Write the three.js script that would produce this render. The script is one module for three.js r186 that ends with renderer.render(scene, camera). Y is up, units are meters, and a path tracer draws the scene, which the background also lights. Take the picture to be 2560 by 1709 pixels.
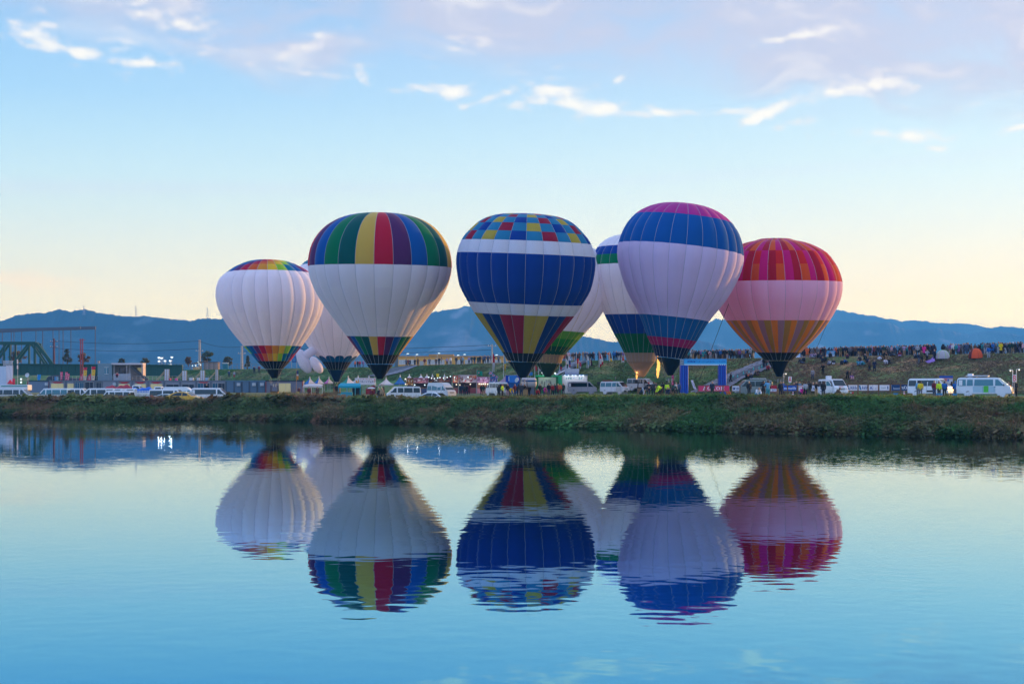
import * as THREE from 'three';
import { mergeGeometries } from 'three/addons/utils/BufferGeometryUtils.js';
import { RoundedBoxGeometry } from 'three/addons/geometries/RoundedBoxGeometry.js';
import { MarchingCubes } from 'three/addons/objects/MarchingCubes.js';

// ---------------------------------------------------------------- camera, sky, sun, exposure
const F = 3556, CX = 1280, HY = 971, EYE = 3.0;          // lens in pixels of the 2560 x 1709 photograph, level camera 3 m over the water
const scene = new THREE.Scene();
const camera = new THREE.PerspectiveCamera(2 * Math.atan(854.5 / F) * 180 / Math.PI, 2560 / 1709, 0.5, 30000);
camera.position.set(0, EYE, 0);
camera.lookAt(0, EYE, -100);
camera.setViewOffset(2560, 1709, 0, 854.5 - HY, 2560, 1709);
const renderer = new THREE.WebGLRenderer();
renderer.toneMapping = THREE.LinearToneMapping;
const EXPO = 1.8;                                        // exposed for the shade
renderer.toneMappingExposure = EXPO;
renderer.shadowMap.enabled = true;

const SUN_AZ = 59 * Math.PI / 180, SUN_EL = 7.3 * Math.PI / 180;      // to the right of the view and a little beyond the balloons
const sun = new THREE.DirectionalLight(new THREE.Color().setRGB(1, 0.5, 0.13), 5);
sun.position.set(Math.sin(SUN_AZ) * Math.cos(SUN_EL) * 400, Math.sin(SUN_EL) * 400, -200 - Math.cos(SUN_AZ) * Math.cos(SUN_EL) * 400);
sun.target.position.set(0, 0, -200);
sun.castShadow = true; sun.shadow.radius = 3;
sun.shadow.camera.left = -260; sun.shadow.camera.right = 260; sun.shadow.camera.top = 120; sun.shadow.camera.bottom = -60; sun.shadow.camera.far = 900;
sun.shadow.mapSize.set(2048, 2048);
scene.add(sun, sun.target);

// ---------------------------------------------------------------- small helpers
const clamp = (x, a = 0, b = 1) => Math.min(b, Math.max(a, x));
const lerp = (a, b, t) => a + (b - a) * t;
const sstep = (a, b, x) => { const t = clamp((x - a) / (b - a)); return t * t * (3 - 2 * t); };
const interp = (pts, x) => {                              // piecewise linear through [[x, y], ...]
  if (x <= pts[0][0]) return pts[0][1];
  for (let i = 1; i < pts.length; i++) if (x <= pts[i][0]) return lerp(pts[i - 1][1], pts[i][1], (x - pts[i - 1][0]) / (pts[i][0] - pts[i - 1][0]));
  return pts[pts.length - 1][1];
};
const interpEnds = (pts, x) => {                          // the same, going on straight past both ends
  const n = pts.length;
  if (x < pts[0][0]) return pts[0][1] + (x - pts[0][0]) * (pts[1][1] - pts[0][1]) / (pts[1][0] - pts[0][0]);
  if (x > pts[n - 1][0]) return pts[n - 1][1] + (x - pts[n - 1][0]) * (pts[n - 1][1] - pts[n - 2][1]) / (pts[n - 1][0] - pts[n - 2][0]);
  return interp(pts, x);
};
function rng(seed) { let s = seed | 0; return () => { s = (s + 0x6d2b79f5) | 0; let t = Math.imul(s ^ (s >>> 15), 1 | s); t = (t + Math.imul(t ^ (t >>> 7), 61 | t)) ^ t; return ((t ^ (t >>> 14)) >>> 0) / 4294967296; }; }
const hash2 = (x, y) => { let h = (Math.imul(x, 374761393) + Math.imul(y, 668265263)) | 0; h = Math.imul(h ^ (h >>> 13), 1274126177); return ((h ^ (h >>> 16)) >>> 0) / 4294967296; };
const vnoise = (x, y) => {
  const xi = Math.floor(x), yi = Math.floor(y); let fx = x - xi, fy = y - yi;
  fx = fx * fx * fx * (fx * (fx * 6 - 15) + 10); fy = fy * fy * fy * (fy * (fy * 6 - 15) + 10);
  const a = hash2(xi, yi), b = hash2(xi + 1, yi), c = hash2(xi, yi + 1), d = hash2(xi + 1, yi + 1);
  return a + (b - a) * fx + (c - a) * fy + (a - b - c + d) * fx * fy;
};
const fbm = (x, y, o = 4) => { let s = 0, a = 0.5, t = 0; for (let i = 0; i < o; i++) { s += a * vnoise(x, y); t += a; a *= 0.5; x = x * 2.03 + 17.3; y = y * 2.03 + 9.1; } return s / t; };
const lin = (c) => (c <= 0.04045 ? c / 12.92 : Math.pow((c + 0.055) / 1.055, 2.4));
const srgb = (r, g, b) => [lin(r / 255), lin(g / 255), lin(b / 255)];

// the photograph's pixels (2560 wide) at a depth of D metres
const wx = (px, D) => (px - CX) / F * D;
const wy = (py, D) => EYE + (HY - py) / F * D;
const px2m = (p, D) => p / F * D;

const names = new Map();
const numbered = (n) => { const k = names.get(n) ?? 0; names.set(n, k + 1); return k ? `${n}_${String(k).padStart(3, '0')}` : n; };
function tag(o, label, category, group, kind) {
  if (label) o.userData.label = label;
  if (category) o.userData.category = category;
  if (group) o.userData.group = group;
  if (kind) o.userData.kind = kind;
  return o;
}
function thing(name, label, category, [x, y, z] = [0, 0, 0], turn = 0, group) {
  const o = new THREE.Group(); o.name = numbered(name); o.position.set(x, y, z); o.rotation.y = turn; scene.add(o);
  return tag(o, label, category, group);
}
const clean = (g) => { const h = g.index ? g.toNonIndexed() : g; for (const k of Object.keys(h.attributes)) if (!['position', 'normal', 'uv'].includes(k)) h.deleteAttribute(k); return h; };
function part(name, geos, mat, parent) {
  const g = Array.isArray(geos) ? (geos.length === 1 ? geos[0] : mergeGeometries(geos.map(clean))) : geos;
  const m = new THREE.Mesh(g, mat); m.name = name; m.castShadow = m.receiveShadow = true;
  (parent ?? scene).add(m);
  return m;
}
const one = (name, label, category, geos, mat, group) => tag(part(numbered(name), geos, mat, scene), label, category, group);
const structure = (name, geo, mat, label) => tag(part(numbered(name), geo, mat, scene), label, null, null, 'structure');
const std = (rgb, roughness = 0.7, more = {}) => new THREE.MeshStandardMaterial({ color: new THREE.Color().setRGB(...rgb), roughness, ...more });
const matCache = new Map();
const M = (r, g, b, rough = 0.7, metal = 0) => { const k = [r, g, b, rough, metal].join(); if (!matCache.has(k)) matCache.set(k, std([r, g, b], rough, { metalness: metal })); return matCache.get(k); };
const box = (w, h, d, x = 0, y = 0, z = 0, r = 0) => (r ? new RoundedBoxGeometry(w, h, d, 1, r) : new THREE.BoxGeometry(w, h, d)).translate(x, y, z);
const cyl = (r0, r1, h, x = 0, y = 0, z = 0, n = 10) => new THREE.CylinderGeometry(r1, r0, h, n).translate(x, y + h / 2, z);   // r0 below, r1 above
function bar(a, b, r, n = 6) {                            // a round rod from a to b
  const A = new THREE.Vector3(...a), B = new THREE.Vector3(...b), d = B.clone().sub(A), L = d.length();
  const g = new THREE.CylinderGeometry(r, r, L, n);
  g.applyQuaternion(new THREE.Quaternion().setFromUnitVectors(new THREE.Vector3(0, 1, 0), d.divideScalar(L)));
  return g.translate((A.x + B.x) / 2, (A.y + B.y) / 2, (A.z + B.z) / 2);
}
function beam(a, b, w, h) {                               // a square beam from a to b
  const A = new THREE.Vector3(...a), B = new THREE.Vector3(...b), d = B.clone().sub(A), L = d.length();
  const g = new THREE.BoxGeometry(w, L, h);
  g.applyQuaternion(new THREE.Quaternion().setFromUnitVectors(new THREE.Vector3(0, 1, 0), d.divideScalar(L)));
  return g.translate((A.x + B.x) / 2, (A.y + B.y) / 2, (A.z + B.z) / 2);
}
function grid(nu, nv, f, uv) {                            // f(i, j) -> [x, y, z]; nu x nv vertices, smooth normals
  const p = new Float32Array(nu * nv * 3), t = new Float32Array(nu * nv * 2), idx = [];
  for (let j = 0; j < nv; j++) for (let i = 0; i < nu; i++) {
    const k = j * nu + i; p.set(f(i, j), k * 3); t.set(uv ? uv(i, j, p[k * 3], p[k * 3 + 1], p[k * 3 + 2]) : [i / (nu - 1), j / (nv - 1)], k * 2);
    if (i < nu - 1 && j < nv - 1) idx.push(k, k + 1, k + nu, k + 1, k + nu + 1, k + nu);
  }
  const g = new THREE.BufferGeometry();
  g.setAttribute('position', new THREE.BufferAttribute(p, 3)); g.setAttribute('uv', new THREE.BufferAttribute(t, 2)); g.setIndex(idx);
  g.computeVertexNormals();
  return g;
}
function dataTex(w, h, f, srgbSpace = true, repeat = true) {   // f(x, y) -> [r, g, b] in 0..255
  const d = new Uint8Array(w * h * 4);
  for (let y = 0; y < h; y++) for (let x = 0; x < w; x++) { const c = f(x, y), o = (y * w + x) * 4; d[o] = c[0]; d[o + 1] = c[1]; d[o + 2] = c[2]; d[o + 3] = 255; }
  const t = new THREE.DataTexture(d, w, h); t.magFilter = THREE.LinearFilter; if (repeat) t.wrapS = t.wrapT = THREE.RepeatWrapping;
  if (srgbSpace) t.colorSpace = THREE.SRGBColorSpace; t.needsUpdate = true; return t;
}

// ---------------------------------------------------------------- sky: a computed equirectangular map of air and clouds
const FOG_DENSITY = 0.0002, FOG_TOP = 505, FOG_END = 10300, FOG_IN = [0.085, 0.25, 0.58];
{
  const W = 4096, H = 2048, d = new Float32Array(W * H * 4);
  // height over the horizon in photo pixels -> colour at the left edge of the frame and at the right edge
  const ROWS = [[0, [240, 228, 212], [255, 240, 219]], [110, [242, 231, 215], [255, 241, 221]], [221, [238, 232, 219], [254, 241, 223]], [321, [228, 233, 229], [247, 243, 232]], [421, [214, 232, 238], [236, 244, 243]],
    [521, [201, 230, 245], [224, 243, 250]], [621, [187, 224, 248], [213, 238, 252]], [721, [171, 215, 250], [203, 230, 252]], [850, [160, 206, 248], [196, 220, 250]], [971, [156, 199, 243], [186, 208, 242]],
    [1500, [168, 198, 240], [190, 206, 240]], [2300, [164, 194, 239], [182, 200, 238]], [5600, [156, 187, 236], [164, 190, 235]]].map(([v, a, b]) => [v, srgb(...a).map((c) => c * (v > 1200 ? 1.22 : 1)), srgb(...b).map((c) => c * (v > 1200 ? 1.22 : 1))]);  // rows above the frame brightened as added fill light
  const AWAY = [[0, [196, 202, 244]], [300, [186, 208, 252]], [700, [165, 208, 262]], [1300, [144, 200, 266]], [2400, [132, 192, 268]], [5600, [126, 186, 266]]].map(([v, a]) => [v, srgb(...a).map((c) => c * (v < 1000 ? 1.95 : 1.75))]);   // away from the sun, behind the camera; brightened as added fill for shaded cloth
  const tmp = [0, 0, 0];
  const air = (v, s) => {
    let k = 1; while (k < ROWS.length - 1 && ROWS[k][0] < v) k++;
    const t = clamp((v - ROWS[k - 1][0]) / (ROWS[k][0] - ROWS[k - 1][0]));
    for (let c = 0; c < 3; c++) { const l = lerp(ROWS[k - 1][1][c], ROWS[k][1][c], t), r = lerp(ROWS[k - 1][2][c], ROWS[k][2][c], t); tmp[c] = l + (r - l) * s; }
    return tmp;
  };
  const warmth = [[-180, -0.1], [-90, -0.25], [-20, 0], [20, 1], [70, 1.45], [120, 0.8], [180, -0.1]];
  // small bright clouds: px, py, half width, half height, tilt (up to the right), strength
  const PUFFS = [[72, 128, 70, 34, 0, 1.25], [110, 162, 90, 16, 0, 0.9], [190, 166, 62, 17, 0, 1.15], [300, 155, 48, 20, -0.1, 0.85], [345, 192, 85, 16, -0.05, 0.95], [430, 188, 60, 15, 0.3, 0.9], [420, 70, 120, 34, -0.15, 0.75], [545, 148, 42, 13, 0.05, 0.8],
    [760, 128, 90, 22, 0.35, 0.75], [700, 160, 60, 22, 0, 0.7], [820, 193, 60, 9, -0.1, 0.75], [930, 205, 26, 30, -0.6, 0.85], [1020, 235, 40, 10, 0, 0.6], [1115, 228, 75, 24, -0.1, 1.0], [1090, 205, 40, 14, 0, 0.8], [1245, 246, 90, 15, 0.3, 0.85], [1150, 98, 70, 24, 0.15, 0.75],
    [1380, 240, 62, 26, 0, 1.25], [1330, 265, 110, 12, 0.05, 1.0], [1480, 272, 110, 16, -0.12, 1.2], [1640, 288, 95, 14, 0, 1.15], [1825, 288, 75, 12, -0.05, 1.0], [1910, 300, 85, 17, 0.3, 1.3], [2010, 322, 70, 10, 0.1, 1.0], [2130, 246, 120, 30, 0.1, 1.15],
    [2010, 108, 120, 13, 0.12, 0.95], [2240, 356, 105, 13, -0.05, 1.1], [2200, 368, 60, 9, 0, 0.9], [2338, 388, 32, 8, 0, 1.1], [2540, 364, 50, 9, 0, 0.9], [1395, 168, 36, 8, 0, 0.6], [1550, 208, 22, 10, 0.4, 0.65], [2460, 284, 70, 7, 0.2, 0.6], [1265, 158, 26, 8, 0.5, 0.55]];
  const veilEdge = [[-800, 130], [0, 40], [330, 70], [640, 190], [820, 195], [1000, 110], [1250, 160], [1500, 185], [1750, 190], [1900, 260], [2150, 300], [2560, 330], [3400, 330], [4600, 240]];   // lower edge of the high lavender sheet
  const veilCol = srgb(203, 208, 233), litCol = srgb(244, 240, 244), puffCol = srgb(255, 252, 248), warmCol = srgb(250, 226, 212);
  for (let y = 0; y < H; y++) {
    const el = ((y + 0.5) / H - 0.5) * Math.PI, v = Math.tan(Math.min(el, 1.35)) * F;
    for (let x = 0; x < W; x++) {
      const o = (y * W + x) * 4; d[o + 3] = 1;
      if (el < -0.01) { d[o] = 0.24 / EXPO; d[o + 1] = 0.31 / EXPO; d[o + 2] = 0.42 / EXPO; continue; }  // below the horizon: brightened to throw added light up at the balloons
      let az = ((x + 0.5) / W - 0.5) * 2 * Math.PI + Math.PI / 2; if (az > Math.PI) az -= 2 * Math.PI;      // from straight ahead, to the right
      const deg = az * 180 / Math.PI, s = interp(warmth, deg), u = az * F * (1 + az * az * 0.33 * (Math.abs(az) < 0.6 ? 1 : 0)), px = CX + (Math.abs(az) < 0.6 ? Math.tan(az) * F : az * F * 1.14), py = HY - v;
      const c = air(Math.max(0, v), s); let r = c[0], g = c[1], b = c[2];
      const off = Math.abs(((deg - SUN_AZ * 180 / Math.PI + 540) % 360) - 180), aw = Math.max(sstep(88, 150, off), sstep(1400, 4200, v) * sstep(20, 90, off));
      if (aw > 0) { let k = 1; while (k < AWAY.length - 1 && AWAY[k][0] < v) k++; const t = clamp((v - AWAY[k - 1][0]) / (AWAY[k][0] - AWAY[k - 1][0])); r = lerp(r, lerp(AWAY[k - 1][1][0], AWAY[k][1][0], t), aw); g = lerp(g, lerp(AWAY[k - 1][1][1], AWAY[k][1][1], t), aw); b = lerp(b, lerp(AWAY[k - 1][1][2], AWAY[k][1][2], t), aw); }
      if (v > 380) {
        const high = el > 0.5 ? 0.5 / el : 1, U = (az < -0.9 ? CX + Math.abs(az) * F * 1.14 : px) * high, V = Math.min(v, 2400);
        const w1 = fbm(U / 300 + 3.1, V / 150 + 1.7, 3), w2 = fbm(U / 260 + 31.1, V / 140 + 51.7, 3);
        // high sheet
        let edge = interp(veilEdge, px); if (px < -800 || px > 4600) edge = 130 + 120 * (fbm(U / 1500, 7.7, 2) - 0.2);
        const sheetN = fbm((U + w1 * 260) / 420, (V + w2 * 160 + U * 0.12) / 120, 5), fine = fbm((U + w1 * 180) / 130 + 9, (V + w2 * 120) / 40 + 4, 5);
        let a = sstep(70, -110, py - edge - (sheetN - 0.5) * 190) * sstep(0.18, 0.62, sheetN * 0.75 + fine * 0.35) * 0.86;
        if (v > 1500) a *= 0.75;
        const lit = sstep(0.52, 0.78, fine * 0.55 + sheetN * 0.5) * 0.75 * sstep(-0.4, 1, s + 0.5);
        r = lerp(r, lerp(veilCol[0], litCol[0], lit), a); g = lerp(g, lerp(veilCol[1], litCol[1], lit), a); b = lerp(b, lerp(veilCol[2], litCol[2], lit), a);
        // bright scraps
        let p = 0;
        if (px > -150 && px < 2750) {
          for (const q of PUFFS) {
            const dx = px - q[0] + (w1 - 0.5) * 60, dy = -(py - q[1]) + (w2 - 0.5) * 34; if (Math.abs(dx) > q[2] * 2.4 || Math.abs(dy) > q[3] * 2.4 + Math.abs(q[4]) * q[2] * 2) continue;
            const e = (dx / q[2]) ** 2 + ((dy - dx * q[4]) / q[3]) ** 2, gs = Math.exp(-e * 0.8) * q[5];
            if (gs > p) p = gs;
          }
        } else { const sc = fbm((U + w1 * 200) / 210, (V + w2 * 90) / 60, 4); p = sstep(0.6, 0.86, sc) * sstep(560, 640, v) * sstep(1050, 800, v); }
        if (p > 0.02) {
          const st = fbm((px + w1 * 90 - v * 0.4) / 46, (v + w2 * 50 + px * 0.1) / 15, 5), k = clamp(sstep(0.22, 0.95, p * 0.75 + (st - 0.5) * 1.25)) * 0.95;
          const core = sstep(0.35, 1, k), m = k;
          r = lerp(r, lerp(litCol[0], puffCol[0], core), m); g = lerp(g, lerp(litCol[1], puffCol[1], core), m); b = lerp(b, lerp(litCol[2], puffCol[2], core), m);
        }
      } else {                                           // faint streaks low over the hills
        const st = fbm(px / 520 + 2, v / 46 + 8, 4), k = sstep(0.5, 0.75, st) * 0.10 * sstep(380, 240, v) + sstep(380, 440, v) * 0;
        r = lerp(r, r * 0.93, k * 4); g = lerp(g, g * 0.955, k * 3.2); b = lerp(b, b * 0.97, k * 3);
        const pink = Math.exp(-(((px - 40) / 150) ** 2) - ((v - 255) / 26) ** 2) * 0.5 * sstep(0.35, 0.6, fbm(px / 90, v / 16, 3)); r = lerp(r, warmCol[0] * 1.02, pink); g = lerp(g, warmCol[1] * 1.02, pink); b = lerp(b, warmCol[2], pink);
      }
      // the sky is seen and lights the place through the haze round the scene; glow toward the sun
      const se = Math.max(Math.sin(el), 0.012), ext = Math.min(FOG_END / Math.max(0.02, Math.abs(Math.sin(az))), Math.cos(az) > 0 ? FOG_END / Math.max(0.02, Math.cos(az)) : 600 / Math.max(0.02, -Math.cos(az))), T = Math.exp(-FOG_DENSITY * Math.min(ext / Math.cos(el), FOG_TOP / se));
      const ca = Math.cos(el) * Math.cos(az - SUN_AZ) * Math.cos(SUN_EL) + Math.sin(el) * Math.sin(SUN_EL), glow = Math.exp((ca - 1) * 9) * 0.35;
      d[o] = Math.max(0.02, (r - FOG_IN[0] * (1 - T)) / T) * (1 + glow) / EXPO; d[o + 1] = Math.max(0.02, (g - FOG_IN[1] * (1 - T)) / T) * (1 + glow * 0.75) / EXPO; d[o + 2] = Math.max(0.02, (b - FOG_IN[2] * (1 - T)) / T) * (1 + glow * 0.5) / EXPO;
    }
  }
  const t = new THREE.DataTexture(d, W, H, THREE.RGBAFormat, THREE.FloatType);
  t.mapping = THREE.EquirectangularReflectionMapping; t.magFilter = THREE.LinearFilter; t.needsUpdate = true;
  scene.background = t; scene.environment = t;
}
scene.fog = new THREE.FogExp2(new THREE.Color().setRGB(0.09, 0.45, 1.0), FOG_DENSITY);
// ---------------------------------------------------------------- lie of the land (X to the right, D metres straight ahead)
const BANK = [[-400, 330], [-150, 205], [-54, 150], [-34.3, 138.5], [-21.2, 130], [-7.8, 120.5], [0, 111], [13, 99], [30.5, 85], [60, 72], [150, 60], [400, 55]];    // where the water meets the far bank
const bankD = (X) => interp(BANK, X);
const landBase = (X, D) => {
  const px = CX + X / D * F;
  const low = interp([[-300, 1.0], [450, 1.05], [900, 1.2], [1050, 1.45], [1200, 1.8], [1480, 2.1]], px);
  return lerp(low, 2.15, sstep(212, 248, D)) - 0.0;
};
const inland = (X, D) => (D - bankD(X)) * 0.76;
const fieldH = (X, D) => {
  const q = inland(X, D), top = landBase(X, D);
  if (q < 0) return Math.max(-2, q * 0.35) - 0.03;
  const w = interp([[-60, 6], [-10, 8], [30, 11]], X), t = clamp(q / w);
  const lump = (fbm(X * 0.32 + 5, D * 0.32, 3) - 0.5) * 1.0 * Math.sin(Math.PI * clamp(q / (w + 3))) + (fbm(X * 0.9, D * 0.9 + 40, 2) - 0.5) * 0.4 * Math.sin(Math.PI * clamp(q / (w + 2)));
  return 0.02 + top * (1 - Math.pow(1 - t, 1.55)) + lump;
};
// levee: crest line, from left to right
const CREST = [[-330, 640], [-130, 440], [-79, 381], [-59.7, 366], [-31, 339], [-15.7, 310], [8.9, 265], [29.6, 251], [50, 232], [66, 214], [76, 203], [150, 128], [240, 40]];
const LEV = 8.15, LEV_RUN = 17;
const crestSeg = CREST.slice(1).map(([x1, d1], i) => { const [x0, d0] = CREST[i], dx = x1 - x0, dd = d1 - d0, L = Math.hypot(dx, dd); return { x0, d0, tx: dx / L, td: dd / L, L }; });
function crestAt(X, D) {                                  // signed distance from the crest line (positive toward the river) and the way along it
  let best = 1e9, out = null, s = 0;
  for (const g of crestSeg) {
    const t = clamp((X - g.x0) * g.tx + (D - g.d0) * g.td, 0, g.L), ex = X - (g.x0 + g.tx * t), ed = D - (g.d0 + g.td * t), e = Math.hypot(ex, ed);
    if (e < best) { best = e; out = { e: e * Math.sign(-(g.tx * ed - g.td * ex) || 1), s: s + t }; }
    s += g.L;
  }
  return out;
}
const leveeH = (e) => {                                   // e metres riverward of the crest
  if (e >= 0) { const t = clamp(e / LEV_RUN); return LEV - (LEV - 2.0) * (t < 0.5 ? t * 1.04 : t * 1.04 - (t - 0.5) * 0.08); }
  return LEV - 0.05 - Math.max(0, -e - 5) * 0.45;
};
const landH = (X, D) => { const f = fieldH(X, D); if (D < 100) return f; const c = crestAt(X, D); return Math.max(f, c.e < LEV_RUN ? leveeH(c.e) : 0); };
function hit(px, py, from = 110, to = 470) {              // depth at which the photo's pixel meets the land
  for (let D = from; D < to; D += 0.5) if (wy(py, D) <= landH(wx(px, D), D)) return D;
  return to;
}
const crestDepth = (px) => { for (let D = 150; D < 520; D += 0.5) if (crestAt(wx(px, D), D).e <= 0) return D; return 520; };

const crestTable = new Map();
const crestDepthFast = (px) => { const k = Math.round(px / 8) * 8; if (!crestTable.has(k)) crestTable.set(k, crestDepth(k)); return crestTable.get(k); };

// ---------------------------------------------------------------- water
{
  const N = 2048, AREA = 170, X0 = -85, D0 = 4, hgt = new Float32Array(N * N), lean = new Float32Array(N * N), n = new Float32Array(N * N * 4);
  const cell = AREA / N;
  for (let j = 0; j < N; j++) for (let i = 0; i < N; i++) {
    const x = X0 + (i + 0.5) * cell, D = D0 + (j + 0.5) * cell, q = bankD(x) - D;
    const gust = fbm(x * 0.035 + 3, D * 0.09 + 8, 3), ruff = sstep(52, 10, q + (gust - 0.5) * 26), breeze = 0.42 + 3.4 * ruff * (0.5 + 0.9 * gust) + 0.4 * sstep(0.5, 0.75, gust);
    const w = vnoise(x * 0.35 + D * 0.05, D * 0.8 + 7);
    let h = (vnoise(x * 0.8 + w * 1.3, D * 1.1 + 3) - 0.5) * 0.0009 + (vnoise(x * 2.1 + 11 + w, D * 3.3 - x * 0.2) - 0.5) * 0.0007;
    h += ((vnoise(x * 3.6 + 2, D * 5.2) - 0.5) * 0.0011 + (vnoise(x * 5.3 + D, D * 6.9 + 60) - 0.5) * 0.0008) * breeze; lean[j * N + i] = 0.011 * ruff * (0.3 + 1.2 * gust);
    hgt[j * N + i] = h;
  }
  const at = (i, j) => hgt[clamp(j, 0, N - 1) * N + clamp(i, 0, N - 1)];
  for (let j = 0; j < N; j++) for (let i = 0; i < N; i++) {
    const sx = (at(i + 1, j) - at(i - 1, j)) / (2 * cell), sd = (at(i, j + 1) - at(i, j - 1)) / (2 * cell) + lean[j * N + i], o = (j * N + i) * 4, L = 1 / Math.hypot(sx, sd, 1);
    n[o] = 0.5 - sx * L * 0.5; n[o + 1] = 0.5 - sd * L * 0.5; n[o + 2] = 0.5 + L * 0.5; n[o + 3] = 1;
  }
  const nt = new THREE.DataTexture(n, N, N, THREE.RGBAFormat, THREE.FloatType); nt.magFilter = THREE.LinearFilter; nt.needsUpdate = true;
  const g = grid(90, 70, (i, j) => [lerp(-500, 500, i / 89), 0, -lerp(-120, 420, j / 69)], (i, j, x, y, z) => [(x - X0) / AREA, (-z - D0) / AREA]);
  const m = new THREE.MeshPhysicalMaterial({ color: new THREE.Color().setRGB(0.02, 0.27, 0.46), roughness: 0.02, metalness: 1, specularColor: new THREE.Color().setRGB(0.62, 0.92, 1), normalMap: nt, normalScale: new THREE.Vector2(1, 1) });
  structure('river_water', g, m, 'calm river water mirroring the balloons and the sky');
}

// ---------------------------------------------------------------- ground: bank and field in one sheet, out to the hills
const grassTex = dataTex(1024, 1024, (x, y) => {
  const wrap = (f) => { const a = x / 1024, b = y / 1024; return lerp(lerp(f(x, y), f(x - 1024, y), a), lerp(f(x, y - 1024), f(x - 1024, y - 1024), a), b); };
  const n = wrap((a, b) => fbm(a / 60, b / 36, 4)), f = wrap((a, b) => fbm(a / 5, b / 5, 2)), br = wrap((a, b) => fbm(a / 130 + 40, b / 70 + 12, 4));
  const t = sstep(0.40, 0.66, br * 0.7 + n * 0.3), k = 0.62 + f * 0.76;
  return [lerp(72, 126, t) * k, lerp(98, 108, t) * k, lerp(52, 78, t) * k];
});
{
  const nx = 300, nd = 300, xs = (i) => lerp(-330, 330, i / (nx - 1)), ds = (j) => lerp(50, 520, Math.pow(j / (nd - 1), 1.35));
  const g = grid(nx, nd, (i, j) => { const X = xs(i), D = ds(j); return [X, fieldH(X, D), -D]; }, (i, j, x, y, z) => [x / 40, z / 40]);
  structure('field_ground', g, new THREE.MeshStandardMaterial({ color: new THREE.Color().setRGB(0.95, 1.0, 0.85), roughness: 1, map: grassTex }), 'grass field and river bank');
  const far = grid(60, 40, (i, j) => { const D = lerp(430, 9800, Math.pow(j / 39, 1.8)), X = lerp(-1, 1, i / 59) * (700 + D * 0.8); return [X, 1.2 - 0.0 * D, -D]; }, (i, j, x, y, z) => [x / 60, z / 60]);
  structure('plain', far, new THREE.MeshStandardMaterial({ color: new THREE.Color().setRGB(0.35, 0.4, 0.36), roughness: 1, map: grassTex }), 'flat land between the levee and the hills');
}
{ // levee swept along its crest line
  const es = [-16, -9, -5, -2.5, 0, 0.4, 1.5, 3, 4.5, 6, 7.5, 9, 10.5, 12, 13.5, 15, 16.5, 17.4], st = [];
  const total = crestSeg.reduce((a, g) => a + g.L, 0), step = 1.5, nS = Math.floor(total / step);
  for (let k = 0; k <= nS; k++) { let s = k * step, q = 0; while (q < crestSeg.length - 1 && s > crestSeg[q].L) { s -= crestSeg[q].L; q++; } const g = crestSeg[q]; st.push([g.x0 + g.tx * s, g.d0 + g.td * s, g.tx, g.td]); }
  // smooth the way it faces round the bends
  const dir = st.map((_, k) => { let a = 0, b = 0; for (let m = -8; m <= 8; m++) { const v = st[clamp(k + m, 0, nS)]; a += v[2]; b += v[3]; } const L = Math.hypot(a, b); return [a / L, b / L]; });
  const place = (k, e) => { const [X, D] = st[k], [tx, td] = dir[k]; return [X + td * e, D - tx * e]; };
  const lum = [], colors = [];
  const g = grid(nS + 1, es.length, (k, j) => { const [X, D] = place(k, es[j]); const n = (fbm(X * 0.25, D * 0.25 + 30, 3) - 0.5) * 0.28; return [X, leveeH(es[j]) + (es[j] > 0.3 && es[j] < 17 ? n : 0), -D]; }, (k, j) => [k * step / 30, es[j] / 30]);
  const p = g.attributes.position, col = new Float32Array(p.count * 3);
  for (let i = 0; i < p.count; i++) {
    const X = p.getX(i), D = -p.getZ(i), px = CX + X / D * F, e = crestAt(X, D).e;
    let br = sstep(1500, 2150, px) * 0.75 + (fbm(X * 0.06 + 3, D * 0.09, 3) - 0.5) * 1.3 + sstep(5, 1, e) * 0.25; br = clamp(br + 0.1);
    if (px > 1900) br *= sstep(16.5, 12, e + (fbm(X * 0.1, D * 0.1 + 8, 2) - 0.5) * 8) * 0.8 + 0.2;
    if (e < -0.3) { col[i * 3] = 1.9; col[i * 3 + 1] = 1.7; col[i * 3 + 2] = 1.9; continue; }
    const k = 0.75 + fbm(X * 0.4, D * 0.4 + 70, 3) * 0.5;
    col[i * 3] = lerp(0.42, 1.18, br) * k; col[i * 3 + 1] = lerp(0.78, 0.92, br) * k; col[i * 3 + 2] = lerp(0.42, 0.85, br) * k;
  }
  g.setAttribute('color', new THREE.BufferAttribute(col, 3));
  structure('levee', g, new THREE.MeshStandardMaterial({ color: new THREE.Color().setRGB(1.45, 1.45, 1.4), roughness: 1, map: grassTex, vertexColors: true }), 'long grass-covered levee with a gravel crest');
}
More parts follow.
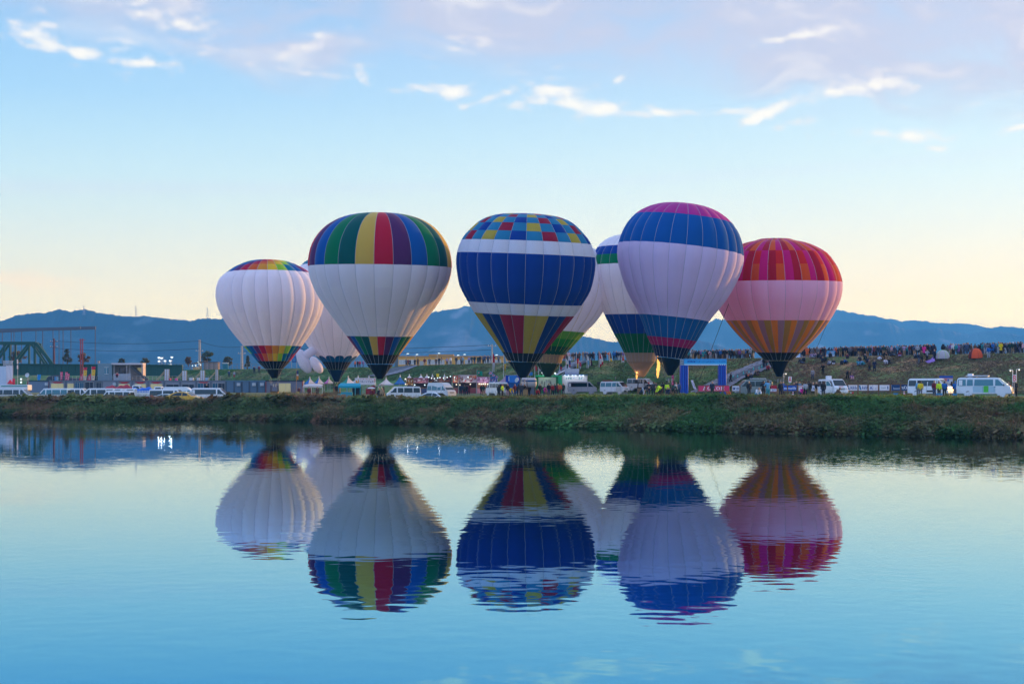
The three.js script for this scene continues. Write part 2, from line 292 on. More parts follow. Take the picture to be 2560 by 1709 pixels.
// ---------------------------------------------------------------- hills, each range a body with ridges and spurs
function range(label, D, depth, line, seed, rgb, amp = 1) {
  const nu = 900, nv = 56, xs = (i) => { const t = i / (nu - 1); return t < 0.06 ? lerp(-1500, -60, t / 0.06) : t > 0.94 ? lerp(2620, 4060, (t - 0.94) / 0.06) : lerp(-60, 2620, (t - 0.06) / 0.88); };
  const p = (i, j) => {
    const px = xs(i), t = j / (nv - 1), f = t < 0.7 ? t / 0.7 : 1 - (t - 0.7) / 0.3 * 0.9, d = D - depth * (0.7 - t) / 0.7;
    const X = wx(px, D) * lerp(1, d / D, 0.5), top = wy(interp(line, px) + (fbm(px / 7 + seed, 3.3, 3) - 0.5) * 6.5, D);
    const spur = fbm(X / 900 * (3500 / D) * 3 + seed, d / 1400 + seed, 5), rid = 1 - Math.abs(2 * fbm(X / (D * 0.035) + seed * 3 + (1 - t) * 1.2, d / (D * 0.2) + seed, 4) - 1);
    const prof = Math.pow(f, 1.15), body = top * prof * (1 - (1 - f) * (0.55 * rid + 0.35 * spur) * amp * 1.2);
    return [X, Math.max(-5, body), -d];
  };
  const g = grid(nu, nv, p, (i, j, x, y, z) => [x / (D * 0.22), z / (D * 0.3)]);
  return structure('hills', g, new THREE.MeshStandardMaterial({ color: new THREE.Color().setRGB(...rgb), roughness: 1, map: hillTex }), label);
}
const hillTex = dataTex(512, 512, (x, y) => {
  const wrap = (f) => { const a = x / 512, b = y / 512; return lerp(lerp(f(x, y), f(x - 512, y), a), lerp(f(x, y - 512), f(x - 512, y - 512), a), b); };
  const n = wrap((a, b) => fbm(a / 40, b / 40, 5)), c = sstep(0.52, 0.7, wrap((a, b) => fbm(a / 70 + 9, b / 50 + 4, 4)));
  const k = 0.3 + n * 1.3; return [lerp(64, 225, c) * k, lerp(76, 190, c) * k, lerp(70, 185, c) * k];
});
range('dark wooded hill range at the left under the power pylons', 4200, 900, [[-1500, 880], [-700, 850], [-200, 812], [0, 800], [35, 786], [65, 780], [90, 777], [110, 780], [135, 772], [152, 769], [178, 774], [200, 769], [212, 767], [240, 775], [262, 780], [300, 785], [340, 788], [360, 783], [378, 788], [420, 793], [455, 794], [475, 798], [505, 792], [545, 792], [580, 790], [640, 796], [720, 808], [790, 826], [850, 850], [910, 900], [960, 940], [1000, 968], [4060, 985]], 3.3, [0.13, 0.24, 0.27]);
range('broad hill rising between the striped and the checked balloon', 5600, 1100, [[-1500, 960], [300, 940], [700, 880], [850, 836], [950, 806], [1010, 800], [1060, 782], [1085, 776], [1120, 768], [1135, 769], [1165, 761], [1200, 766], [1250, 780], [1330, 806], [1420, 830], [1520, 850], [1600, 856], [1700, 838], [1760, 850], [1820, 870], [1900, 905], [2000, 950], [2100, 975], [4060, 985]], 8.1, [0.42, 0.5, 0.55]);  // base colour lightened somewhat to suggest haze
range('near pale hill range at the right below the farther ridge', 7200, 1200, [[-1500, 985], [1300, 985], [1500, 940], [1650, 860], [1790, 793], [1850, 800], [1950, 806], [2040, 803], [2085, 798], [2120, 800], [2190, 801], [2235, 806], [2262, 820], [2300, 822], [2340, 816], [2420, 832], [2480, 822], [2560, 836], [2800, 850], [3300, 880], [4060, 920]], 5.5, [2.2, 2.0, 2.1]);  // pale base colour stands in for haze toward the sun
range('farthest pale ridge at the right edge of the plain', 8800, 1200, [[-1500, 985], [1200, 985], [1500, 900], [1700, 850], [1900, 800], [2020, 778], [2060, 772], [2092, 769], [2130, 776], [2180, 785], [2235, 795], [2255, 800], [2275, 797], [2308, 797], [2345, 804], [2400, 804], [2440, 808], [2470, 815], [2478, 816], [2505, 811], [2530, 814], [2560, 816], [2900, 830], [3400, 860], [4060, 900]], 9.7, [3, 2.7, 2.8]);  // sunward haze painted into this very pale base colour
// ---------------------------------------------------------------- balloons: gores of separate fabric panels, load tapes, skirt, burner frame and basket
const weave = dataTex(256, 256, (x, y) => { const c = 128 + (fbm(x / 8, y / 8, 3) - 0.5) * 120 + ((x % 32 < 1 || y % 32 < 1) ? 60 : 0); return [c, c, c]; }, false);
const fabric = new Map();
function cloth(rgb, tone = 1) {
  const k = rgb.join() + tone.toFixed(2);
  if (!fabric.has(k)) fabric.set(k, new THREE.MeshPhysicalMaterial({ color: new THREE.Color().setRGB(...rgb.map((c) => Math.min(0.97, c * tone))), roughness: 1, specularIntensity: 0.4, transmission: 0.4, thickness: 0, ior: 1.4, bumpMap: weave, bumpScale: 0.02 }));
  return fabric.get(k);
}
const tapeMat = std([0.4, 0.4, 0.46], 0.7), wicker = std([0.33, 0.2, 0.09], 0.85, { bumpMap: dataTex(128, 128, (x, y) => { const c = 120 + 90 * Math.sin(x * 0.4) * Math.sin(y * 0.8); return [c, c, c]; }, false), bumpScale: 0.01 }), steel = M(0.45, 0.46, 0.48, 0.35, 0.8), darkPad = M(0.03, 0.03, 0.035, 0.8), suede = M(0.12, 0.07, 0.04, 0.8);
const flameMat = new THREE.MeshStandardMaterial({ color: 0x000000, emissive: new THREE.Color().setRGB(1, 0.46, 0.1), emissiveIntensity: 1.0, roughness: 1 });
function flame(parent, x, y, z, h, r, seed) {
  const R = rng(seed), pts = [];
  for (let i = 0; i <= 14; i++) { const t = i / 14; pts.push(new THREE.Vector2(Math.max(0.004, r * Math.pow(Math.sin(Math.PI * Math.pow(t * 0.96 + 0.03, 0.75)), 0.9) * (0.75 + 0.5 * R())), t * h)); }
  const g = new THREE.LatheGeometry(pts, 10), p = g.attributes.position;
  for (let i = 0; i < p.count; i++) { const t = p.getY(i) / h; p.setX(i, p.getX(i) + Math.sin(t * 7 + seed) * r * 0.5 * t + t * r * 0.5); }
  g.computeVertexNormals();
  part('flame', g.translate(x, y, z), flameMat, parent);
  const l = new THREE.PointLight(new THREE.Color().setRGB(1, 0.55, 0.2), 2.2); l.name = 'burner_light'; l.position.set(x, y + h * 0.5, z + r + 0.35); l.castShadow = true; l.shadow.radius = 8; parent.add(l);
}
/* o: photo pixels. s, ox, oy: scale and origin of the crop in which prof, bands and centres were read. prof rows [y, R]; bands from the top: [y where the band ends, (gore) => colour, extra seams] */
function balloon(o) {
  const s = o.s, D = o.D, m = D / F, Y = (y) => o.oy + y / s, gy = landH(wx(o.ox + o.tipX / s, D), D), baseX = wx(o.ox + o.tipX / s, D);
  const root = thing('hot_air_balloon', o.label, 'hot air balloon', [baseX, gy, -D], 0, 'balloons inflated on the field');
  const H = (y) => wy(Y(y), D) - gy, midX = o.ox + o.cx / s, dx = wx(midX, D) - baseX, hMid = H(o.widestY ?? o.prof[o.prof.length >> 1][0]), hTip = H(o.tipY);
  // profile as a smooth curve from the mouth to the crown
  const ctrl = o.prof.map(([y, r]) => new THREE.Vector2(Math.max(0.001, r / s * m), H(y)));
  const curve = new THREE.SplineCurve(ctrl), dense = curve.getPoints(600);
  for (let i = 1; i < dense.length; i++) { dense[i].x = Math.max(dense[i].x, 0); if (dense[i].y < dense[i - 1].y + 1e-4) dense[i].y = dense[i - 1].y + 1e-4; }
  dense[dense.length - 1].x = 0.02;
  const at = (h) => { let a = 0, b = dense.length - 1; while (b - a > 1) { const c = (a + b) >> 1; if (dense[c].y <= h) a = c; else b = c; } const t = clamp((h - dense[a].y) / (dense[b].y - dense[a].y || 1)); return lerp(dense[a].x, dense[b].x, t); };
  const top = dense[dense.length - 1].y, mouth = dense[0].y;
  const tz = (o.tilt ?? 0) * Math.PI / 180, tx = (o.lean ?? 0) * Math.PI / 180, pivot = mouth, ct = Math.cos(tz), st = Math.sin(tz), cl = Math.cos(tx), sl = Math.sin(tx), shear = (dx - Math.sin(tz) * (hMid - pivot)) / (hMid - hTip);
  const pos = (r, th, h) => {                             // envelope point: clockwise tilt, lean toward the camera, drift to the side
    let x = r * Math.sin(th), y = h - pivot, z = r * Math.cos(th);
    [y, z] = [y * cl - z * sl, y * sl + z * cl];
    [x, y] = [x * ct + y * st, y * ct - x * st];
    return [x + shear * (h - hTip), y + pivot, z];
  };
  const n = o.gores, da = 2 * Math.PI / n, off = (o.off ?? 0) * Math.PI / 180, lobes = o.lobes ?? n, dl = 2 * Math.PI / lobes;
  const rowAt = []; // rows: heights at even steps along the curve
  const bulge = (th, r, h) => { const k = ((th - off) / dl) % 1, t = k < 0 ? k + 1 : k, f = sstep(mouth, mouth + 2.5, h) * (1 - 0.35 * sstep(top - 1.2, top, h)); return r * (1 - (o.bulge ?? 0.03) * f * Math.pow(Math.abs(2 * t - 1), 2.1)); };
  // shared helper: one panel of gore i between heights h0 and h1 (h0 may be a function of th for scallops)
  const panel = (i, h0, h1, nu = 5) => {
    const a0 = off + i * da, span = h1 - (typeof h0 === 'function' ? h0(a0) : h0);
    const hs = []; { // rows spaced evenly along the curve
      const lo = typeof h0 === 'function' ? null : h0; const seg = dense.filter((p) => p.y > (lo ?? h1 - span) + 0.02 && p.y < h1 - 0.02); let last = null; const list = [];
      for (const p of seg) { if (!last || Math.hypot(p.x - last.x, p.y - last.y) > 0.75) { list.push(p.y); last = p; } }
      hs.push(0, ...list.map((y) => (y - (h1 - span)) / span), 1);
    }
    const nv = hs.length, P = [], Nn = [], U = [], idx = [], eps = 0.02;
    const f = (th, h) => pos(bulge(th, at(h), h), th, h);
    for (let j = 0; j < nv; j++) for (let k = 0; k < nu; k++) {
      const t = k / (nu - 1), th = a0 + da * t, lo = typeof h0 === 'function' ? h0(th) : h0, h = lerp(lo, h1, hs[j]), p = f(th, h);
      const tt = th + (t < 0.5 ? 1 : -1) * 0.0015, A = f(tt + 0.001, h), B = f(tt - 0.001, h), hh = clamp(h, mouth + eps, top - eps), C = f(tt, hh + eps), E = f(tt, hh - eps);
      const u = [A[0] - B[0], A[1] - B[1], A[2] - B[2]], v = [C[0] - E[0], C[1] - E[1], C[2] - E[2]];
      let q = [u[1] * v[2] - u[2] * v[1], u[2] * v[0] - u[0] * v[2], u[0] * v[1] - u[1] * v[0]]; const L = Math.hypot(...q) || 1; q = q.map((c) => c / L); if (at(hh) < 0.05) q = [0, 1, 0];
      P.push(...p); Nn.push(...q); U.push(at(h) * (th - off) / 2.4, h / 2.4);
      if (j < nv - 1 && k < nu - 1) { const c = j * nu + k; idx.push(c, c + 1, c + nu, c + 1, c + nu + 1, c + nu); }
    }
    const g = new THREE.BufferGeometry(); g.setAttribute('position', new THREE.Float32BufferAttribute(P, 3)); g.setAttribute('normal', new THREE.Float32BufferAttribute(Nn, 3)); g.setAttribute('uv', new THREE.Float32BufferAttribute(U, 2)); g.setIndex(idx); return g;
  };
  for (let i = 0; i < n; i++) {
    const gore = new THREE.Group(); gore.name = numbered('gore'); root.add(gore);
    let hi = top;
    const k = (((i + Math.floor(n / 2)) % n) + n) % n - Math.floor(n / 2);       // gore number counted from the front, left negative
    for (const [yEnd, color, opt] of o.bands) {
      const lo = H(yEnd), c = typeof color[0] === 'function' ? color[0](k) : color, scal = opt?.scallop;
      const h0 = scal ? (th) => { const t = ((th - off) / (da * 2)) % 1, q = t < 0 ? t + 1 : t; return lo - scal / s * m * 2 + scal / s * m * 2 * Math.sqrt(Math.max(0, 1 - (2 * q - 1) ** 2)); } : lo;
      if (opt?.under) { const g = panel(i, lo, hi); part('panel', g, cloth(c), gore); } else part('panel', panel(i, Math.max(lo, mouth), hi), cloth(c, 0.97 + 0.06 * hash2(i * 7 + 3, Math.round(yEnd) + o.seed)), gore);
      if (scal) { // scalloped apron hung over the lower edge of the panel, a few millimetres proud
        const H1 = lo, nu = 9, P = [], idx = [], a0 = off + i * da;
        for (let kk = 0; kk < nu; kk++) { const th = a0 + da * kk / (nu - 1), e = ((th - off) / (da * 2)) % 1, q = e < 0 ? e + 1 : e, up = scal / s * m * Math.sqrt(Math.max(0, 1 - (2 * q - 1) ** 2)); const r = (h) => bulge(th, at(h), h) + 0.012; P.push(...pos(r(H1 - 0.02), th, H1 - 0.02), ...pos(r(H1 + up), th, H1 + up)); if (kk < nu - 1) { const c2 = kk * 2; idx.push(c2, c2 + 2, c2 + 1, c2 + 1, c2 + 2, c2 + 3); } }
        const g = new THREE.BufferGeometry(); g.setAttribute('position', new THREE.Float32BufferAttribute(P, 3)); g.setIndex(idx); g.computeVertexNormals(); g.setAttribute('uv', new THREE.Float32BufferAttribute(new Float32Array(P.length / 3 * 2), 2));
        part('scallop', g, cloth(opt.color), gore);
      }
      hi = lo;
    }
    if (o.tapes !== false && (lobes === n || i % (n / lobes) === 0)) { // load tape along the seam
      const th = off + i * da, w = o.tapeW ?? 0.02, P = [], idx = [], hs = dense.filter((_, q) => q % 14 === 0 || q === dense.length - 1).map((p) => p.y);
      hs.forEach((h, j) => { const r = bulge(th, at(h), h) + 0.012, e = w / Math.max(0.3, r); P.push(...pos(r, th - e, h), ...pos(r, th + e, h)); if (j < hs.length - 1) idx.push(j * 2, j * 2 + 1, j * 2 + 2, j * 2 + 1, j * 2 + 3, j * 2 + 2); });
      const g = new THREE.BufferGeometry(); g.setAttribute('position', new THREE.Float32BufferAttribute(P, 3)); g.setIndex(idx); g.computeVertexNormals(); g.setAttribute('uv', new THREE.Float32BufferAttribute(new Float32Array(P.length / 3 * 2), 2));
      part('load_tape', g, o.tapeMat ?? tapeMat, gore);
    }
  }
  // skirt hung under the mouth: a cone that narrows to the burner
  const sk = o.skirt, mTop = H(sk.y0), mBot = hTip, rT = sk.r0 / s * m, rB = Math.max(0.28, sk.r1 / s * m), [mx, , mz] = pos(0, 0, mouth), tipDx = 0;
  const skPt = (r, th, t, wob) => [lerp(mx, tipDx, t) + r * Math.sin(th) * (1 + wob), lerp(mTop, mBot, t) + (1 - t) * -Math.tan(tz) * r * Math.sin(th), lerp(mz, 0, t) + r * Math.cos(th) * (1 + wob)];
  const skg = grid(33, 8, (a, j) => { const th = a / 32 * 2 * Math.PI, t = j / 7, r = lerp(rT, rB, Math.pow(t, 0.93)); return skPt(r, th, t, 0.03 * Math.sin(th * 8) * (1 - t)); });
  part('skirt', skg, cloth(sk.color), root);
  for (let a = 0; a < 12; a++) { const th = (a + 0.5) / 12 * 2 * Math.PI, r = at(mouth); part('mouth_tie', bar(pos(r, th, mouth), skPt(rT, th, 0, 0), 0.03, 5), tapeMat, root); }
  // burner frame, uprights, basket
  const bz = 0, fy = 2.0, frame = [], cables = [];
  for (const [a, b] of [[[-0.5, -0.5], [0.5, -0.5]], [[0.5, -0.5], [0.5, 0.5]], [[0.5, 0.5], [-0.5, 0.5]], [[-0.5, 0.5], [-0.5, -0.5]]]) frame.push(bar([a[0], fy, a[1]], [b[0], fy, b[1]], 0.025));
  for (const x of [-0.19, 0.19]) frame.push(bar([x, fy, -0.5], [x, fy, 0.5], 0.02));
  part('burner_frame', frame, steel, root);
  for (const x of [-0.19, 0.19]) { const b = part('burner', [cyl(0.1, 0.13, 0.3, x, fy, 0, 12), cyl(0.06, 0.06, 0.25, x, fy - 0.24, 0, 10)], steel, root); part('coil', new THREE.TorusGeometry(0.14, 0.018, 6, 16).rotateX(Math.PI / 2).translate(x, fy + 0.3, 0), darkPad, b); }
  for (const [x, z] of [[-1, -1], [1, -1], [1, 1], [-1, 1]]) { part('upright', bar([x * 0.6, 1.02, z * 0.55], [x * 0.5, fy, z * 0.5], 0.045), darkPad, root); cables.push(bar([x * 0.5, fy, z * 0.5], pos(at(mouth) * 0.98, Math.atan2(x, z), mouth), 0.012, 4)); }
  part('cable', cables, steel, root);
  const bk = []; for (const [w, h, y] of [[1.36, 0.08, 0.06], [1.24, 0.9, 0.53]]) bk.push(box(w, h, w * 0.84, 0, y, 0, 0.05));
  const basket = part('basket', bk, wicker, root);
  part('rim', box(1.36, 0.14, 1.18, 0, 1.0, 0, 0.06), suede, basket); part('band', box(1.27, 0.16, 1.07, 0, 0.12, 0, 0.02), suede, basket);
  if (o.flame) flame(root, o.flame[0], fy + 0.32, 0, o.flame[1], o.flame[2], o.seed);
  o.more?.(root, { pos, at, H, m, s, mouth });
  return root;
}
const C = { white: [0.93, 0.885, 0.97], red: [0.62, 0.008, 0.045], crimson: [0.5, 0.006, 0.05], purple: [0.11, 0.025, 0.13], blue: [0.003, 0.11, 0.42], green: [0.0, 0.2, 0.08], teal: [0.0, 0.11, 0.1], yellow: [0.78, 0.5, 0.09], black: [0.008, 0.014, 0.022], lime: [0.3, 0.62, 0.03], sea: [0.0, 0.2, 0.34], violet: [0.13, 0.03, 0.16], orange: [0.7, 0.12, 0.02], amber: [0.72, 0.3, 0.02], sun: [0.8, 0.55, 0.02], sky: [0.03, 0.26, 0.46], deep: [0.003, 0.055, 0.33], navy: [0.004, 0.03, 0.14] };
const rain = [C.orange, C.amber, C.sun, C.lime, C.sea, C.blue, C.violet, C.crimson], mod = (a, n) => ((a % n) + n) % n;

balloon({ label: 'white balloon with rainbow squares round its crown and its lower edge, leftmost balloon', D: 227, seed: 11, s: 3.4075, ox: 520, oy: 500, cx: 528, widestY: 830, tipX: 565, tipY: 1517, gores: 24, off: -7.5, bulge: 0.055,
  prof: [[1437, 75], [1373, 140], [1310, 190], [1245, 245], [1100, 355], [1000, 412], [930, 441], [850, 457], [770, 452], [700, 430], [660, 402], [620, 355], [570, 280], [530, 190], [513, 110], [507, 0]],
  bands: [[540, [(k) => rain[mod(k - 1, 8)]]], [566, [(k) => rain[mod(k, 8)]]], [621, [(k) => rain[mod(k + 1, 8)]]], [980, C.white], [1245, C.white], [1310, [(k) => rain[mod(k, 8)]]], [1373, [(k) => rain[mod(k + 1, 8)]]], [1437, C.black]],
  skirt: { y0: 1443, r0: 70, r1: 24, color: C.black } });

balloon({ label: 'white balloon with blue scalloped hem and two puffy white feet, behind the striped balloon', D: 252, seed: 12, s: 5.2275, ox: 650, oy: 760, cx: 1012, widestY: -70, tipX: 1000, tipY: 1015, gores: 24, off: 0, bulge: 0.02,
  prof: [[852, 126], [760, 190], [690, 262], [560, 375], [400, 480], [200, 585], [0, 650], [-150, 660], [-300, 625], [-420, 560], [-540, 440], [-620, 310], [-665, 170], [-680, 0]],
  bands: [[-500, C.sea], [100, C.white], [450, C.white], [722, C.white, { scallop: 44, color: [0.004, 0.12, 0.3] }], [758, [0.004, 0.12, 0.3]], [852, C.black]],
  skirt: { y0: 858, r0: 122, r1: 26, color: [0.003, 0.03, 0.09] },
  more: (root, q) => { // two inflated feet on a short limb at the left of the hem
    const sc = q.m / q.s, at = (x, y) => [(x - 1000) * sc, q.H(y)], foot = (x0, x1, yTop, yBot, zz, lean) => {
      const cxm = (x0 + x1) / 2, w = (x1 - x0) / 2 * sc, hT = q.H(yTop), hB = q.H(yBot), X = (cxm - 1000) * sc;
      return grid(41, 18, (a, j) => { const th = a / 40 * 2 * Math.PI, t = j / 17, rr = Math.sqrt(Math.max(0, Math.sin(Math.PI * Math.pow(t, 0.7)))) * (0.62 + 0.5 * t), lobe = 1 + 0.055 * Math.abs(Math.sin(th * 2.5)) * sstep(0.25, 0.8, t) * 1.6; return [X + Math.sin(th) * w * rr * lobe + lean * (t - 0.5), lerp(hT, hB, t), zz + Math.cos(th) * w * 0.95 * rr * lobe]; });
    };
    part('foot', foot(508, 696, 588, 908, 3.2, 1.6), cloth(C.white), root);
    part('foot', foot(700, 862, 690, 910, 4.6, 1.3), cloth(C.white), root);
    const limb = new THREE.CatmullRomCurve3([new THREE.Vector3((610 - 1000) * sc, q.H(690), 3.4), new THREE.Vector3((680 - 1000) * sc, q.H(640), 3.0), new THREE.Vector3((790 - 1000) * sc, q.H(560), 1.2)]);
    part('limb', new THREE.TubeGeometry(limb, 14, 58 * sc, 14), cloth(C.white), root);
  } });

const stripe = [C.red, C.purple, C.blue, C.green, C.teal, C.yellow];
balloon({ label: 'big white balloon with a crown of red, purple, blue, green and yellow stripes', D: 196, seed: 13, s: 3.4095, ox: 740, oy: 500, cx: 721, widestY: 570, tipX: 715, tipY: 1523, gores: 24, off: 0.4, bulge: 0.022, lean: 2.6, tilt: 0.6,
  prof: [[1393, 117], [1315, 170], [1160, 285], [1000, 405], [850, 512], [700, 585], [570, 611], [450, 598], [350, 560], [250, 482], [180, 380], [140, 268], [120, 150], [113, 0]],
  bands: [[172, [(k) => stripe[mod(k, 6)]]], [573, [(k) => stripe[mod(k, 6)]]], [760, C.white], [1085, C.white], [1160, C.white], [1315, [(k) => stripe[mod(k, 6)]]], [1393, C.black]],
  skirt: { y0: 1401, r0: 112, r1: 24, color: [0.004, 0.01, 0.018] } });

const chk = [C.red, C.sun, C.deep], mutedRed = [0.42, 0.012, 0.05], mutedYel = [0.62, 0.45, 0.06], chk3 = [mutedRed, mutedYel, C.deep], evenRow = (k) => { const g = mod(k + 5, 6); return g % 2 ? C.sky : chk3[g / 2]; }, oddRow = (k) => { const g = mod(k + 5, 6); return g % 2 === 0 ? C.sky : [C.deep, mutedRed, mutedYel][(g - 1) / 2]; };
const lowB4 = (k) => { const g = mod(Math.floor(k / 2) + 6, 3); return [mutedYel, [0.004, 0.05, 0.24], mutedRed][g]; };
balloon({ label: 'dark blue balloon with two white bands and a crown of small coloured squares', D: 191, seed: 14, s: 3.409, ox: 1120, oy: 500, cx: 662, widestY: 560, tipX: 640, tipY: 1513, gores: 24, off: -0.6, bulge: 0.05, tilt: 2.2, lean: 4.4,
  prof: [[1370, 132], [1295, 184], [1150, 292], [970, 430], [880, 486], [780, 545], [700, 572], [560, 593], [465, 586], [365, 553], [300, 508], [200, 405], [150, 300], [128, 180], [121, 0]],
  bands: [[142, [evenRow]], [168, [oddRow]], [216, [evenRow]], [285, [oddRow]], [362, [evenRow]], [470, C.white], [678, C.deep], [880, C.deep], [972, C.white], [1295, [lowB4]], [1370, C.black]],
  skirt: { y0: 1382, r0: 126, r1: 30, color: [0.003, 0.02, 0.03] } });

balloon({ label: 'white balloon with green lower bands and yellow tapes, behind the blue checked balloon', D: 228, seed: 15, s: 3.409, ox: 1120, oy: 500, cx: 920, widestY: 700, tipX: 850, tipY: 1505, gores: 24, off: 3, bulge: 0.03, tilt: 3.2, lean: 1, tapeMat: std([0.7, 0.5, 0.12], 0.7), tapeW: 0.028,
  prof: [[1385, 112], [1315, 132], [1240, 195], [1115, 292], [1000, 382], [860, 455], [700, 482], [560, 458], [460, 392], [410, 320], [380, 220], [366, 110], [360, 0]],
  bands: [[700, C.white], [1115, C.white], [1180, [0.12, 0.36, 0.02]], [1245, [0.02, 0.24, 0.02]], [1315, [0.004, 0.09, 0.03]], [1385, [0.4, 0.26, 0.15]]],
  skirt: { y0: 1394, r0: 104, r1: 26, color: [0.02, 0.055, 0.02] } });

balloon({ label: 'white balloon with blue and green bands and tan skirt, behind the pink-topped balloon', D: 226, seed: 16, s: 3.267, ox: 1460, oy: 480, cx: 452, widestY: 640, tipX: 470, tipY: 1510, gores: 24, off: 2, bulge: 0.03, lean: 2,
  prof: [[1384, 116], [1310, 140], [1155, 218], [1000, 292], [850, 354], [700, 394], [600, 400], [520, 383], [460, 347], [400, 290], [365, 215], [345, 110], [338, 0]],
  bands: [[452, C.white], [522, C.deep], [600, C.green], [800, C.white], [1000, C.white], [1155, C.deep], [1310, [0.0, 0.15, 0.035]], [1384, [0.42, 0.31, 0.22]]],
  skirt: { y0: 1388, r0: 114, r1: 24, color: [0.42, 0.3, 0.22] }, flame: [-0.75, 2.2, 0.17] });

const lav = [0.86, 0.72, 0.95];
balloon({ label: 'tilted lavender balloon with blue shoulders, pink crown and pink lower stripe', D: 193, seed: 17, s: 3.267, ox: 1460, oy: 480, cx: 783, widestY: 520, tipX: 705, tipY: 1497, gores: 24, off: -1.5, bulge: 0.034, tilt: 6.4, lean: 1.2,
  prof: [[1350, 120], [1262, 162], [1195, 204], [1025, 287], [900, 370], [800, 428], [640, 493], [540, 515], [465, 513], [380, 495], [300, 462], [215, 398], [160, 325], [120, 240], [98, 140], [88, 0]],
  bands: [[216, [0.6, 0.03, 0.3]], [340, [0.004, 0.12, 0.42]], [466, [0.004, 0.12, 0.42]], [640, lav], [920, lav], [1026, lav], [1196, [0.005, 0.14, 0.38]], [1262, [0.5, 0.008, 0.13]], [1350, C.navy.map((c) => c * 0.5)]],
  skirt: { y0: 1358, r0: 112, r1: 20, color: [0.003, 0.02, 0.035] }, flame: [-1.7, 3.2, 0.24] });

const hot = [[0.66, 0.004, 0.2], [0.5, 0.004, 0.03], [0.78, 0.1, 0.015]], gold = [[0.4, 0.3, 0.03], [0.78, 0.32, 0.01], [0.36, 0.27, 0.33]];
balloon({ label: 'red, magenta and orange patchwork balloon with pink middle and golden stripes, rightmost balloon', D: 205, seed: 18, s: 3.921, ox: 1760, oy: 560, cx: 707, widestY: 620, tipX: 740, tipY: 1495, gores: 48, lobes: 24, off: -2.9, bulge: 0.024, lean: 2.4,
  prof: [[1333, 137], [1255, 217], [1100, 377], [945, 502], [800, 585], [700, 622], [575, 633], [450, 600], [350, 543], [285, 490], [230, 400], [190, 305], [166, 196], [158, 190], [150, 160], [146, 80], [145, 0]],
  bands: [[167, [(k) => [hot[0], hot[1], hot[2]][mod(k, 3)]]], [285, [(k) => [hot[1], hot[2], hot[0]][mod(k, 3)]]], [415, [(k) => [hot[0], hot[1], [0.72, 0.02, 0.02]][mod(k, 3)]]], [573, [(k) => hot[mod(k, 3)]]], [945, [0.95, 0.6, 0.85]], [1255, [(k) => gold[mod(k, 3)]]], [1333, C.black]],
  skirt: { y0: 1342, r0: 104, r1: 26, color: [0.004, 0.012, 0.03] } });
// ---------------------------------------------------------------- vehicles (front toward +x in their own axes)
const glassDark = new THREE.MeshPhysicalMaterial({ color: new THREE.Color().setRGB(0.012, 0.03, 0.04), roughness: 0.06, specularIntensity: 1 });
const glassTeal = new THREE.MeshPhysicalMaterial({ color: new THREE.Color().setRGB(0.05, 0.2, 0.26), roughness: 0.12 });
const tyreMat = M(0.012, 0.012, 0.013, 0.85), rimMat = M(0.4, 0.4, 0.42, 0.35, 0.7), trimMat = M(0.02, 0.02, 0.022, 0.6), lampGlass = M(0.75, 0.75, 0.78, 0.15), tailMat = M(0.4, 0.01, 0.015, 0.3), plateMat = M(0.7, 0.7, 0.68, 0.5);
const paints = new Map();
const paint = (rgb, rough = 0.28) => { const k = rgb.join() + rough; if (!paints.has(k)) paints.set(k, new THREE.MeshPhysicalMaterial({ color: new THREE.Color().setRGB(...rgb), roughness: rough, clearcoat: 0.6, clearcoatRoughness: 0.1 })); return paints.get(k); };
function canvasTex(w, h, draw) {
  const c = document.createElement('canvas'); c.width = w; c.height = h; const g = c.getContext('2d'); draw(g, w, h);
  const t = new THREE.CanvasTexture(c); t.colorSpace = THREE.SRGBColorSpace; return t;
}
function bodyOf(pts, width, tumble, waist, bevel = 0.08) {  // side outline [x, y] extruded across, narrowing over the waist line
  const sh = new THREE.Shape(); pts.forEach((p, i) => (p.length === 2 ? (i ? sh.lineTo(...p) : sh.moveTo(...p)) : sh.absarc(p[0], p[1], p[2], p[3], p[4], true)));
  const g = new THREE.ExtrudeGeometry(sh, { depth: width - 2 * bevel, bevelEnabled: true, bevelSize: bevel, bevelThickness: bevel, bevelOffset: -bevel, bevelSegments: 3, curveSegments: 8 }).translate(0, 0, -(width / 2 - bevel));
  const p = g.attributes.position; for (let i = 0; i < p.count; i++) p.setZ(i, p.getZ(i) * tumble(p.getY(i)));
  g.computeVertexNormals(); return g;
}
function sideShape(pts, side, half) {                      // a pane that follows the body side
  const sh = new THREE.Shape(); pts.forEach((p, i) => (i ? sh.lineTo(...p) : sh.moveTo(...p)));
  const g = new THREE.ShapeGeometry(sh), p = g.attributes.position; for (let i = 0; i < p.count; i++) p.setZ(i, side * (half(p.getY(i)) + 0.008));
  if (side < 0) { const q = g.index.array; for (let i = 0; i < q.length; i += 3) { const t = q[i]; q[i] = q[i + 1]; q[i + 1] = t; } }
  g.computeVertexNormals(); return g;
}
const quad = (a, b, c, d) => { const g = new THREE.BufferGeometry(); g.setAttribute('position', new THREE.Float32BufferAttribute([...a, ...b, ...c, ...d], 3)); g.setAttribute('uv', new THREE.Float32BufferAttribute([0, 0, 1, 0, 1, 1, 0, 1], 2)); g.setIndex([0, 1, 2, 0, 2, 3]); g.computeVertexNormals(); return g; };
